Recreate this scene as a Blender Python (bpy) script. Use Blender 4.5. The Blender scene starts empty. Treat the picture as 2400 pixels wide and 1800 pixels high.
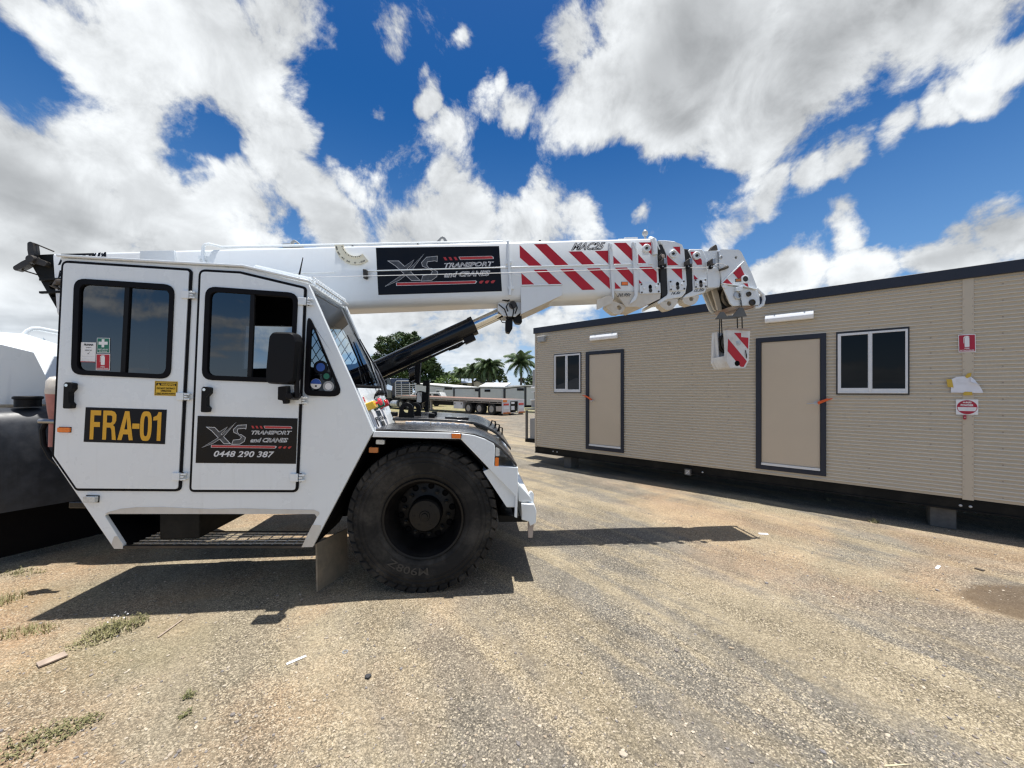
import bpy, bmesh, math, random
from mathutils import Vector as V, Matrix
from mathutils.geometry import tessellate_polygon
R = math.radians
random.seed(7)
sc = bpy.context.scene
COL = sc.collection
# ------------------------------------------------------------------ camera model (photo 2400x1800)
CAM = V((0, 0, 1.82)); FPX = 901.0; CX = 1200.0; HY = 917.0
def ray(px, py): return V(((px - CX) / FPX, 1.0, -(py - HY) / FPX))
def ground(px, py, z=0.0):
    d = ray(px, py); return CAM + d * ((z - CAM.z) / d.z)
def at(px, py, Y): return CAM + ray(px, py) * Y
class Frame:
    """right-handed frame: ex along the thing, ey away from the viewer, ez up"""
    def __init__(s, O, yaw, pitch=0.0):
        y, p = R(yaw), R(pitch)
        s.O = V(O); s.ex = V((math.cos(y) * math.cos(p), math.sin(y) * math.cos(p), math.sin(p)))
        s.ey = V((-math.sin(y), math.cos(y), 0)); s.ez = s.ex.cross(s.ey)
    def w(s, x, y, z): return s.O + s.ex * x + s.ey * y + s.ez * z
    def p(s, px, py, y=0.0):
        d = ray(px, py); t = ((s.O - CAM).dot(s.ey) + y) / d.dot(s.ey)
        q = CAM + d * t - s.O
        return (q.dot(s.ex), q.dot(s.ez))
    def P(s, pts, y=0.0): return [s.p(a, b, y) for a, b in pts]
def Z(ox, oy, k): return lambda *pts: [(ox + a / k, oy + b / k) for a, b in pts]
K6 = 3.6867
z1 = Z(0, 540, K6); z2 = Z(400, 540, K6); z3 = Z(0, 900, K6); z4 = Z(400, 900, K6); z5 = Z(750, 950, K6)
z6 = Z(800, 540, K6); z7 = Z(1200, 540, K6); zH = Z(1500, 540, 7.373); zK = Z(1640, 700, 9.219)
zB = Z(1220, 740, K6); zR = Z(1740, 600, 2.553); zS = Z(2200, 750, 6.635)
zT = Z(1020, 820, 9.217); zU = Z(860, 820, 11.06); zP = Z(780, 860, 11.06)

# ------------------------------------------------------------------ materials
MATS = {}
def nodes_of(name):
    m = bpy.data.materials.new(name); m.use_nodes = True
    nt = m.node_tree; return m, nt, nt.nodes['Principled BSDF']
def L(nt, a, b): nt.links.new(a, b)
def mixc(nt, fac, a, b, mode='MIX'):
    n = nt.nodes.new('ShaderNodeMix'); n.data_type = 'RGBA'; n.blend_type = mode
    for sock, v in ((n.inputs[0], fac), (n.inputs[6], a), (n.inputs[7], b)):
        if hasattr(v, 'links'): L(nt, v, sock)
        elif isinstance(v, (int, float)): sock.default_value = v
        else: sock.default_value = (*v[:3], 1)
    return n.outputs[2]
def noise(nt, scale, detail=4, rough=.55, vec=None, dist=0, dim='3D'):
    n = nt.nodes.new('ShaderNodeTexNoise'); n.noise_dimensions = dim
    n.inputs['Scale'].default_value = scale; n.inputs['Detail'].default_value = detail
    n.inputs['Roughness'].default_value = rough; n.inputs['Distortion'].default_value = dist
    if vec is not None: L(nt, vec, n.inputs['Vector'])
    return n.outputs['Fac']
def mrange(nt, v, a, b, c=0., d=1., kind='SMOOTHSTEP'):
    n = nt.nodes.new('ShaderNodeMapRange'); n.interpolation_type = kind
    L(nt, v, n.inputs['Value'])
    for i, x in zip(('From Min', 'From Max', 'To Min', 'To Max'), (a, b, c, d)): n.inputs[i].default_value = x
    return n.outputs['Result']
def mth(nt, op, a, b=0., clamp=False):
    n = nt.nodes.new('ShaderNodeMath'); n.operation = op; n.use_clamp = clamp
    for s_, v in zip(n.inputs, (a, b)):
        if hasattr(v, 'links'): L(nt, v, s_)
        else: s_.default_value = v
    return n.outputs[0]
def wpos(nt, scale=(1, 1, 1), rot=(0, 0, 0)):
    g = nt.nodes.new('ShaderNodeNewGeometry'); mp = nt.nodes.new('ShaderNodeMapping')
    mp.inputs['Scale'].default_value = scale; mp.inputs['Rotation'].default_value = rot
    L(nt, g.outputs['Position'], mp.inputs['Vector']); return mp.outputs['Vector']
def bump(nt, b, h, strength=.3, dist=.01):
    n = nt.nodes.new('ShaderNodeBump'); n.inputs['Strength'].default_value = strength
    n.inputs['Distance'].default_value = dist; L(nt, h, n.inputs['Height']); L(nt, n.outputs[0], b.inputs['Normal'])
def mat(name, c, rough=.5, metal=0., spec=.5, coat=0., var=.12, vscale=9., streak=0., bmp=0., bscale=60., dust=None, rvar=.1):
    """base colour varied by noise; optional vertical wash streaks, fine bump and a dust colour in patches"""
    if name in MATS: return MATS[name]
    m, nt, b = nodes_of(name)
    p = wpos(nt)
    f = noise(nt, vscale, 6, .6, p)
    col = mixc(nt, mrange(nt, f, .3, .75), tuple(x * (1 - var) for x in c), tuple(min(1, x * (1 + var * .5)) for x in c))
    if streak:
        s_ = noise(nt, 1., 5, .6, wpos(nt, (26, 26, 1.6)))
        col = mixc(nt, mth(nt, 'MULTIPLY', mrange(nt, s_, .52, .78), streak), col, tuple(x * .62 for x in (c[0], c[1] * .96, c[2] * .88)))
    if dust:
        d_ = noise(nt, 3.1, 8, .68, p)
        col = mixc(nt, mrange(nt, d_, .42, .72, 0, dust[3]), col, dust[:3])
    L(nt, col, b.inputs['Base Color'])
    L(nt, mrange(nt, f, .2, .8, max(0, rough - rvar), min(1, rough + rvar)), b.inputs['Roughness'])
    b.inputs['Metallic'].default_value = metal
    b.inputs['Specular IOR Level'].default_value = spec
    b.inputs['Coat Weight'].default_value = coat; b.inputs['Coat Roughness'].default_value = .08
    if bmp: bump(nt, b, noise(nt, bscale, 3, .5, p), bmp, .004)
    MATS[name] = m; return m
DUST = (.42, .33, .23)
M = {}
def glassmat(name, tint, ior=1.5, rough=0.0):
    m = bpy.data.materials.new(name); m.use_nodes = True; nt = m.node_tree
    nt.nodes.remove(nt.nodes['Principled BSDF']); out = nt.nodes['Material Output']
    fr = nt.nodes.new('ShaderNodeFresnel'); fr.inputs['IOR'].default_value = ior
    t = nt.nodes.new('ShaderNodeBsdfTransparent'); g = nt.nodes.new('ShaderNodeBsdfGlossy')
    wob = noise(nt, 2.2, 2, .5, wpos(nt))
    L(nt, mixc(nt, mrange(nt, wob, .3, .7), tuple(x * .85 for x in tint), tint), t.inputs['Color'])
    g.inputs['Roughness'].default_value = rough; g.inputs['Color'].default_value = (.95, .97, 1, 1)
    mx = nt.nodes.new('ShaderNodeMixShader'); L(nt, fr.outputs[0], mx.inputs[0])
    L(nt, t.outputs[0], mx.inputs[1]); L(nt, g.outputs[0], mx.inputs[2]); L(nt, mx.outputs[0], out.inputs['Surface'])
    MATS[name] = m; return m
def mats():
    M['white'] = mat('white_paint', (.785, .83, .855), .28, coat=.4, var=.012, vscale=2.5, rvar=.03, streak=.10, dust=(.62, .56, .48, .06))
    M['white2'] = mat('white_boom_paint', (.74, .775, .80), .34, coat=.25, var=.02, vscale=3, rvar=.03, streak=.08, dust=(.6, .52, .42, .10))
    M['cream'] = mat('dusty_white_paint', (.66, .62, .55), .55, var=.10, dust=(.45, .37, .27, .45))
    M['black'] = mat('black_gloss_paint', (.004, .005, .008), .20, spec=.30, coat=.25, var=.3)
    M['guard'] = mat('black_plastic_guard', (.032, .037, .047), .38, spec=.35, var=.3, streak=.5, dust=(.13, .13, .13, .25), bmp=.04)
    M['blackm'] = mat('black_satin_plastic', (.005, .005, .006), .5, spec=.22, var=.25)
    M['hood'] = mat('black_hood_paint', (.022, .023, .027), .30, spec=.4, coat=.25, var=.4, vscale=22, dust=(.20, .19, .18, .5), bmp=.12, bscale=120)
    M['rubber'] = mat('tyre_rubber', (.018, .0175, .017), .8, spec=.2, var=.25, dust=(.135, .122, .105, .40), bmp=.10, bscale=40)
    M['seal'] = mat('rubber_seal', (.004, .004, .006), .6, spec=.15)
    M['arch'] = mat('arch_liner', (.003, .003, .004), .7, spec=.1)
    M['rim'] = mat('black_rim', (.004, .004, .0045), .42, spec=.28, dust=(.08, .07, .06, .10))
    M['chrome'] = mat('chrome_rod', (.78, .77, .74), .12, metal=1., var=.06)
    M['steel'] = mat('bare_steel', (.38, .38, .38), .38, metal=.9, var=.25, dust=(.2, .16, .12, .3))
    M['galv'] = mat('galvanised_steel', (.55, .56, .57), .45, metal=.6, var=.15)
    M['dark'] = mat('greasy_dark_steel', (.05, .045, .04), .5, metal=.3, var=.4, dust=(.16, .12, .08, .3))
    M['red'] = mat('red_vinyl', (.46, .010, .022), .38, var=.06, spec=.4)
    M['orange'] = mat('orange_lens', (.90, .20, .01), .2, coat=.6, var=.08)
    M['redlens'] = mat('red_lens', (.55, .02, .02), .2, coat=.6)
    M['clear'] = mat('clear_lens', (.62, .64, .62), .15, coat=.8, var=.2, vscale=60)
    M['ink'] = mat('black_vinyl', (.005, .006, .010), .4, var=.1, spec=.2)
    M['inkrefl'] = mat('door_sign_vinyl', (.004, .0045, .006), .3, var=.1, spec=.25)
    M['amber'] = mat('amber_lettering', (.72, .38, .015), .4, var=.05)
    M['silver'] = mat('silver_lettering', (.70, .71, .73), .38, var=.15, vscale=30)
    M['silverd'] = mat('gunmetal_lettering', (.075, .078, .085), .4, var=.4, vscale=30)
    M['redbar'] = mat('red_bar', (.48, .035, .035), .4)
    M['vwhite'] = mat('white_vinyl', (.82, .82, .82), .4, var=.03)
    M['green'] = mat('green_vinyl', (.012, .16, .10), .4, var=.05)
    M['yellow'] = mat('yellow_vinyl', (.72, .45, .02), .4, var=.05)
    M['blue'] = mat('blue_vinyl', (.03, .10, .42), .4)
    M['gauge'] = mat('ivory_gauge', (.74, .70, .56), .45, var=.06)
    M['glass'] = glassmat('tinted_cab_glass', (.10, .11, .125), 1.9)
    M['wsglass'] = glassmat('windscreen_glass', (.62, .72, .72), 1.5)
    M['strip'] = glassmat('windscreen_sun_strip', (.16, .18, .17), 1.5)
    M['bglass'] = glassmat('building_glass', (.02, .024, .03), 1.32)
    M['interior'] = mat('cab_lining', (.012, .012, .014), .8, spec=.15, var=.2)
    M['seatcloth'] = mat('seat_cloth', (.05, .05, .055), .85, bmp=.2, bscale=150)
    M['mirror'] = mat('mirror_face', (.85, .86, .88), .02, metal=1., var=.02, rvar=.01)
    M['clad'] = mat('beige_steel_cladding', (.525, .450, .340), .45, var=.03, vscale=1.2, rvar=.03)
    M['ledge'] = mat('painted_light_ledge', (.82, .74, .60), .6, var=.05, vscale=3.)  # lighter copy of the cladding colour: skylight painted on upward rib faces
    M['doorb'] = mat('beige_door_skin', (.57, .48, .365), .5, var=.03, vscale=2., rvar=.04)
    M['trim'] = mat('dark_grey_trim', (.026, .031, .046), .45, spec=.3, var=.12)
    M['chassis'] = mat('black_chassis', (.006, .0065, .006), .6, spec=.2, var=.3, dust=(.09, .08, .065, .15))
    M['alu'] = mat('white_aluminium', (.72, .73, .74), .35, var=.04)
    M['lightc'] = mat('white_diffuser', (.86, .87, .88), .35, var=.02)
    M['paper'] = mat('white_paper', (.80, .81, .86), .7, var=.04)
    M['tape'] = mat('masking_tape', (.62, .42, .06), .6)
    M['strap'] = mat('orange_strap', (.78, .13, .03), .6)
    M['concrete'] = mat('grey_concrete', (.13, .125, .115), .85, var=.3, bmp=.3, bscale=50)
    M['acgrey'] = mat('grey_enclosure', (.36, .37, .37), .45, var=.08)
    M['deck'] = mat('timber_deck', (.28, .17, .13), .8, var=.3, vscale=4)
    M['trailer'] = mat('dusty_trailer_paint', (.40, .36, .31), .55, var=.2, dust=(.3, .2, .14, .4))
    M['cabblue'] = mat('dark_truck_paint', (.010, .014, .022), .25, coat=.4)
    M['hiwhite'] = mat('white_car_paint', (.80, .80, .80), .25, coat=.6, var=.03)
    M['shed'] = mat('white_panel_wall', (.56, .57, .58), .5, var=.06, vscale=1.5, streak=.06)
    M['shedroof'] = mat('white_sheet_roof', (.74, .73, .70), .5, var=.05)
    M['trimblk'] = mat('black_corner_trim', (.02, .022, .028), .5)
    M['houseroof'] = mat('pale_blue_roof', (.42, .48, .56), .4, metal=.2, var=.1)
    M['housewall'] = mat('cream_house_wall', (.50, .47, .42), .7)
    M['bark'] = mat('grey_bark', (.13, .105, .08), .9, var=.4, bmp=.5, bscale=25)
    M['leafd'] = leafmat('dark_leaves', (.010, .025, .008), (.038, .066, .017))
    M['leafp'] = leafmat('palm_leaves', (.020, .042, .014), (.065, .10, .04))
    M['leafm'] = leafmat('mid_leaves', (.035, .07, .016), (.10, .15, .035))
    M['weed'] = leafmat('weed_leaves', (.085, .10, .035), (.23, .21, .10))
    M['grassm'] = leafmat('grass_blades', (.09, .12, .03), (.26, .25, .09))
    M['wood'] = mat('weathered_wood', (.42, .33, .26), .85, var=.25, vscale=14)
    M['stone'] = stonemat()
    M['fluid'] = mat('pink_fluid', (.42, .17, .15), .4, var=.25)
    M['bottle'] = mat('milky_plastic', (.60, .56, .50), .45, var=.2)
    M['reflector'] = mat('orange_black_stripe', (.75, .22, .03), .4)
    M['yellowbox'] = mat('yellow_plastic', (.78, .50, .03), .35, coat=.3)
    M['greenlens'] = mat('green_lens', (.0, .16, .085), .2, coat=.6)
    M['redbtn'] = mat('red_button', (.75, .05, .08), .3, coat=.3)
def leafmat(name, a, b):
    m, nt, bs = nodes_of(name)
    g = nt.nodes.new('ShaderNodeNewGeometry')
    f = g.outputs['Random Per Island']
    c = mixc(nt, f, a, b)
    n = noise(nt, .6, 3, .5, wpos(nt))
    c = mixc(nt, mrange(nt, n, .35, .7), c, tuple(x * 1.35 for x in b))
    L(nt, c, bs.inputs['Base Color']); bs.inputs['Roughness'].default_value = .5
    bs.inputs['Specular IOR Level'].default_value = .3
    MATS[name] = m; return m
def stonemat():
    m, nt, bs = nodes_of('gravel_stone')
    g = nt.nodes.new('ShaderNodeNewGeometry'); r = nt.nodes.new('ShaderNodeValToRGB')
    cr = r.color_ramp; cr.elements[0].color = (.17, .14, .115, 1); cr.elements[1].color = (.58, .49, .37, 1)
    for p_, c_ in ((.25, (.22, .205, .20, 1)), (.5, (.36, .28, .19, 1)), (.75, (.42, .36, .28, 1))):
        e = cr.elements.new(p_); e.color = c_
    L(nt, g.outputs['Random Per Island'], r.inputs[0]); L(nt, r.outputs[0], bs.inputs['Base Color'])
    bs.inputs['Roughness'].default_value = .8
    MATS['stone'] = m; return m
mats()

# ------------------------------------------------------------------ object helpers
def tag(o, label=None, cat=None, group=None, kind=None):
    for k, v in (('label', label), ('category', cat), ('group', group), ('kind', kind)):
        if v: o[k] = v
    return o
def thing(name, label, cat, loc, group=None):
    o = bpy.data.objects.new(name, None); COL.objects.link(o)
    o.location = loc; o.empty_display_size = .2
    return tag(o, label, cat, group)
def origin(o):
    p = V((0, 0, 0))
    while o is not None: p += V(o.location); o = o.parent
    return p
def copy_tree(o, parent=None):
    kids = list(o.children)
    c = o.copy(); COL.objects.link(c); c.parent = parent
    for k in kids: copy_tree(k, c)
    return c
def round_poly(pts, r, n=5):
    out = []; N = len(pts)
    rs = r if isinstance(r, (list, tuple)) else [r] * N
    for i in range(N):
        p, a, b = V(pts[i]), V(pts[i - 1]), V(pts[(i + 1) % N])
        da, db = a - p, b - p
        if rs[i] <= 0 or da.length < 1e-6 or db.length < 1e-6: out.append(tuple(p)); continue
        ang = da.angle(db); t = min(rs[i] / max(math.tan(ang / 2), .05), da.length * .48, db.length * .48)
        s, e = p + da.normalized() * t, p + db.normalized() * t
        for k in range(n + 1):
            f = k / n; q = s.lerp(p, f).lerp(p.lerp(e, f), f); out.append(tuple(q))
    return out
def area(p): return .5 * sum(p[i - 1][0] * p[i][1] - p[i][0] * p[i - 1][1] for i in range(len(p)))
def inset(pts, d):
    if area(pts) < 0: pts = pts[::-1]
    out = []; N = len(pts)
    for i in range(N):
        p, a, b = V(pts[i]), V(pts[i - 1]), V(pts[(i + 1) % N])
        e1, e2 = (p - a), (b - p)
        if e1.length < 1e-7 or e2.length < 1e-7: out.append(tuple(p)); continue
        n1 = V((-e1.y, e1.x)).normalized(); n2 = V((-e2.y, e2.x)).normalized()
        m = n1 + n2
        if m.length < 1e-5: m = n1
        m.normalize(); out.append(tuple(p + m * (d / max(m.dot(n1), .35))))
    return out
def circ(cx, cz, r, n=24, a0=0., a1=None, rz=None):
    rz = rz or r
    if a1 is None: return [(cx + r * math.cos(2 * math.pi * k / n), cz + rz * math.sin(2 * math.pi * k / n)) for k in range(n)]
    return [(cx + r * math.cos(R(a0 + (a1 - a0) * k / n)), cz + rz * math.sin(R(a0 + (a1 - a0) * k / n))) for k in range(n + 1)]
def tess(loops):
    allp = [q for l in loops for q in l]
    tris = tessellate_polygon([[V((q[0], q[1], 0)) for q in l] for l in loops]) if len(loops) > 1 or len(loops[0]) > 120 else []
    tot = sum(abs((allp[b][0] - allp[a][0]) * (allp[c][1] - allp[a][1]) - (allp[b][1] - allp[a][1]) * (allp[c][0] - allp[a][0])) / 2 for a, b, c in tris)
    want = abs(area(loops[0])) - sum(abs(area(h)) for h in loops[1:])
    if abs(tot - want) < .004 * abs(want) or len(loops) > 1: return tris
    # ear clipping for the outlines the quick method gets wrong
    l = loops[0]; idx = list(range(len(l))); sg = 1 if area(l) > 0 else -1; out = []
    def cr(a, b, c): return sg * ((l[b][0] - l[a][0]) * (l[c][1] - l[a][1]) - (l[b][1] - l[a][1]) * (l[c][0] - l[a][0]))
    guard = 0
    while len(idx) > 3 and guard < 4000:
        guard += 1; done = False
        for i in range(len(idx)):
            a, b, c = idx[i - 1], idx[i], idx[(i + 1) % len(idx)]
            if cr(a, b, c) <= 1e-12: continue
            if any(cr(a, b, k) >= 0 and cr(b, c, k) >= 0 and cr(c, a, k) >= 0 for k in idx if k not in (a, b, c)): continue
            out.append((a, b, c)); idx.pop(i); done = True; break
        if not done:
            flat = [i for i in range(len(idx)) if abs(cr(idx[i - 1], idx[i], idx[(i + 1) % len(idx)])) < 1e-9]
            idx.pop(flat[0] if flat else 0)
    out.append(tuple(idx)); return out
class MB:
    def __init__(s): s.v = []; s.f = []; s.m = []; s.mats = []
    def mi(s, m):
        m = M[m] if isinstance(m, str) else m
        if m not in s.mats: s.mats.append(m)
        return s.mats.index(m)
    def add(s, vs, fs, m):
        b = len(s.v); k = s.mi(m); s.v += [V(q) for q in vs]
        for f in fs: s.f.append([b + i for i in f]); s.m.append(k)
        return s
    def quad(s, a, b, c, d, m): return s.add([a, b, c, d], [(0, 1, 2, 3)], m)
    def flat(s, F, loop, y, m, holes=()):
        """one flat sheet in the frame's x-z plane (vinyl, paper)"""
        if area(loop) < 0: loop = loop[::-1]
        loops = [loop] + list(holes); allp = [q for l in loops for q in l]
        tris = tess(loops)
        fs = []
        for t in tris:
            a, b, c = (allp[i] for i in t)
            if (b[0] - a[0]) * (c[1] - a[1]) - (b[1] - a[1]) * (c[0] - a[0]) < 0: t = t[::-1]
            fs.append(tuple(t))
        return s.add([F.w(q[0], y, q[1]) for q in allp], fs, m)
    def prism(s, F, loop, y0, y1, m, holes=(), mb=None, cap=True):
        """extrude an x-z loop of the frame from y0 (near) to y1 (far)"""
        if area(loop) < 0: loop = loop[::-1]
        hs = [(h if area(h) < 0 else h[::-1]) for h in holes]
        if not cap: pass
        elif not hs and len(loop) <= 64 and False: pass
        else:
            s.flat(F, loop, y0, m, hs)
            allp = [q for l in [loop] + hs for q in l]
            tris = tess([loop] + hs)
            fs = []
            for t in tris:
                a, b, c = (allp[i] for i in t)
                if (b[0] - a[0]) * (c[1] - a[1]) - (b[1] - a[1]) * (c[0] - a[0]) > 0: t = t[::-1]
                fs.append(tuple(t))
            s.add([F.w(q[0], y1, q[1]) for q in allp], fs, mb or m)
        for l in [loop] + hs:
            n = len(l); vs = [F.w(q[0], y0, q[1]) for q in l] + [F.w(q[0], y1, q[1]) for q in l]
            s.add(vs, [(i, i + n, (i + 1) % n + n, (i + 1) % n) for i in range(n)], m)
        return s
    def box(s, F, x0, x1, y0, y1, z0, z1_, m):
        return s.prism(F, [(x0, z0), (x1, z0), (x1, z1_), (x0, z1_)], y0, y1, m)
    def loft(s, rings, m, close=True, caps=True):
        n = len(rings[0]); vs = [q for r_ in rings for q in r_]; fs = []
        for i in range(len(rings) - 1):
            for j in range(n if close else n - 1):
                fs.append((i * n + j, i * n + (j + 1) % n, (i + 1) * n + (j + 1) % n, (i + 1) * n + j))
        if caps and close:
            fs.append(tuple(range(n))[::-1]); fs.append(tuple((len(rings) - 1) * n + j for j in range(n)))
        return s.add(vs, fs, m)
    def tube(s, pts, r, m, n=8, caps=True):
        pts = [V(p) for p in pts]; rings = []; up = None
        for i, p in enumerate(pts):
            d = (pts[min(i + 1, len(pts) - 1)] - pts[max(i - 1, 0)])
            if d.length < 1e-9: d = V((0, 0, 1))
            d.normalize()
            if up is None or abs(up.dot(d)) > .95: up = V((0, 0, 1)) if abs(d.z) < .9 else V((0, 1, 0))
            a = d.cross(up).normalized(); b = a.cross(d).normalized(); up = b
            rr = r[i] if isinstance(r, (list, tuple)) else r
            rings.append([p + a * (rr * math.cos(2 * math.pi * k / n)) + b * (rr * math.sin(2 * math.pi * k / n)) for k in range(n)])
        return s.loft(rings, m, True, caps)
    def lathe(s, c, ax, prof, m, n=48, closed=False, caps=True):
        """prof: list of (radius, distance along ax)"""
        ax = V(ax).normalized(); a = ax.cross(V((0, 0, 1)) if abs(ax.z) < .9 else V((1, 0, 0))).normalized(); b = ax.cross(a)
        rings = [[V(c) + ax * h + a * (r_ * math.cos(2 * math.pi * k / n)) + b * (r_ * math.sin(2 * math.pi * k / n)) for k in range(n)] for r_, h in prof]
        if closed: rings.append(rings[0])
        return s.loft(rings, m, True, caps and not closed)
    def cyl(s, p0, p1, r, m, n=20): return s.lathe(p0, V(p1) - V(p0), [(r, 0), (r, (V(p1) - V(p0)).length)], m, n)
    def text(s, F, body, BL, BR, TL, y, m, bold=0., shear=0.):
        """lettering laid into the parallelogram BL-BR-TL (x, z in the frame)"""
        vs, fs = glyphs(body, bold, shear)
        xs = [q[0] for q in vs]; ys = [q[1] for q in vs]
        x0, x1, y0, y1 = min(xs), max(xs), min(ys), max(ys)
        u = (BR[0] - BL[0], BR[1] - BL[1]); v = (TL[0] - BL[0], TL[1] - BL[1])
        pts = []
        for q in vs:
            a, b = (q[0] - x0) / max(x1 - x0, 1e-6), (q[1] - y0) / max(y1 - y0, 1e-6)
            pts.append(F.w(BL[0] + u[0] * a + v[0] * b, y, BL[1] + u[1] * a + v[1] * b))
        return s.add(pts, fs, m)
    def build(s, name, parent=None, bevel=0., smooth=35., seg=2):
        me = bpy.data.meshes.new(name); o0 = origin(parent)
        loc = V((0, 0, 0))
        if parent is None and s.v:
            xs = [q.x for q in s.v]; ys = [q.y for q in s.v]; zs = [q.z for q in s.v]
            loc = V(((min(xs) + max(xs)) / 2, (min(ys) + max(ys)) / 2, min(zs))); o0 = loc
        me.from_pydata([q - o0 for q in s.v], [], s.f)
        for m in s.mats: me.materials.append(m)
        for p, k in zip(me.polygons, s.m): p.material_index = k
        bm = bmesh.new(); bm.from_mesh(me); bmesh.ops.remove_doubles(bm, verts=bm.verts, dist=1e-5)
        bm.to_mesh(me); bm.free()
        if smooth:
            me.shade_smooth(); me.set_sharp_from_angle(angle=R(smooth))
        me.update()
        o = bpy.data.objects.new(name, me); COL.objects.link(o); o.parent = parent
        if parent is None: o.location = loc
        if bevel:
            b = o.modifiers.new('bevel', 'BEVEL'); b.width = bevel; b.segments = seg
            b.limit_method = 'ANGLE'; b.angle_limit = R(40); b.harden_normals = False
        return o
_G = {}
def glyphs(body, bold, shear):
    k = (body, bold, shear)
    if k in _G: return _G[k]
    cu = bpy.data.curves.new('lettering', 'FONT'); cu.body = body; cu.offset = bold; cu.shear = shear; cu.resolution_u = 3
    cu.space_line = .9; cu.align_x = 'CENTER'
    ob = bpy.data.objects.new('lettering', cu); COL.objects.link(ob)
    dg = bpy.context.evaluated_depsgraph_get(); dg.update()
    me = bpy.data.meshes.new_from_object(ob.evaluated_get(dg))
    vs = [tuple(q.co) for q in me.vertices]; fs = [tuple(p.vertices) for p in me.polygons]
    bpy.data.objects.remove(ob); bpy.data.curves.remove(cu); bpy.data.meshes.remove(me)
    _G[k] = (vs, fs); return _G[k]
# ------------------------------------------------------------------ camera, sun, sky
cam = bpy.data.cameras.new('camera'); co = bpy.data.objects.new('camera', cam); COL.objects.link(co)
co.location = CAM; co.rotation_euler = (R(90), 0, 0)
cam.sensor_width = 36; cam.lens = 36 * FPX / 2400; cam.shift_y = (HY - 900) / 2400
cam.clip_start = .05; cam.clip_end = 3000
sc.camera = co
SUNV = V((.042, .032, 1)).normalized()            # towards the sun: almost overhead
sun = bpy.data.lights.new('sun', 'SUN'); so = bpy.data.objects.new('sun', sun); COL.objects.link(so)
sun.energy = 5.0; sun.angle = R(.5); sun.color = (1, .97, .92)
so.rotation_euler = SUNV.to_track_quat('Z', 'Y').to_euler(); so.location = (0, 0, 30)
sc.view_settings.view_transform = 'Standard'; sc.view_settings.look = 'None'
sc.view_settings.exposure = 0.40; sc.view_settings.gamma = 1
sc.cycles.use_denoising = True; sc.cycles.use_adaptive_sampling = False; sc.cycles.filter_width = 1.35
sc.cycles.max_bounces = 6; sc.cycles.sample_clamp_indirect = 4; sc.cycles.transparent_max_bounces = 12
SKY_STRENGTH = .1
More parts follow.
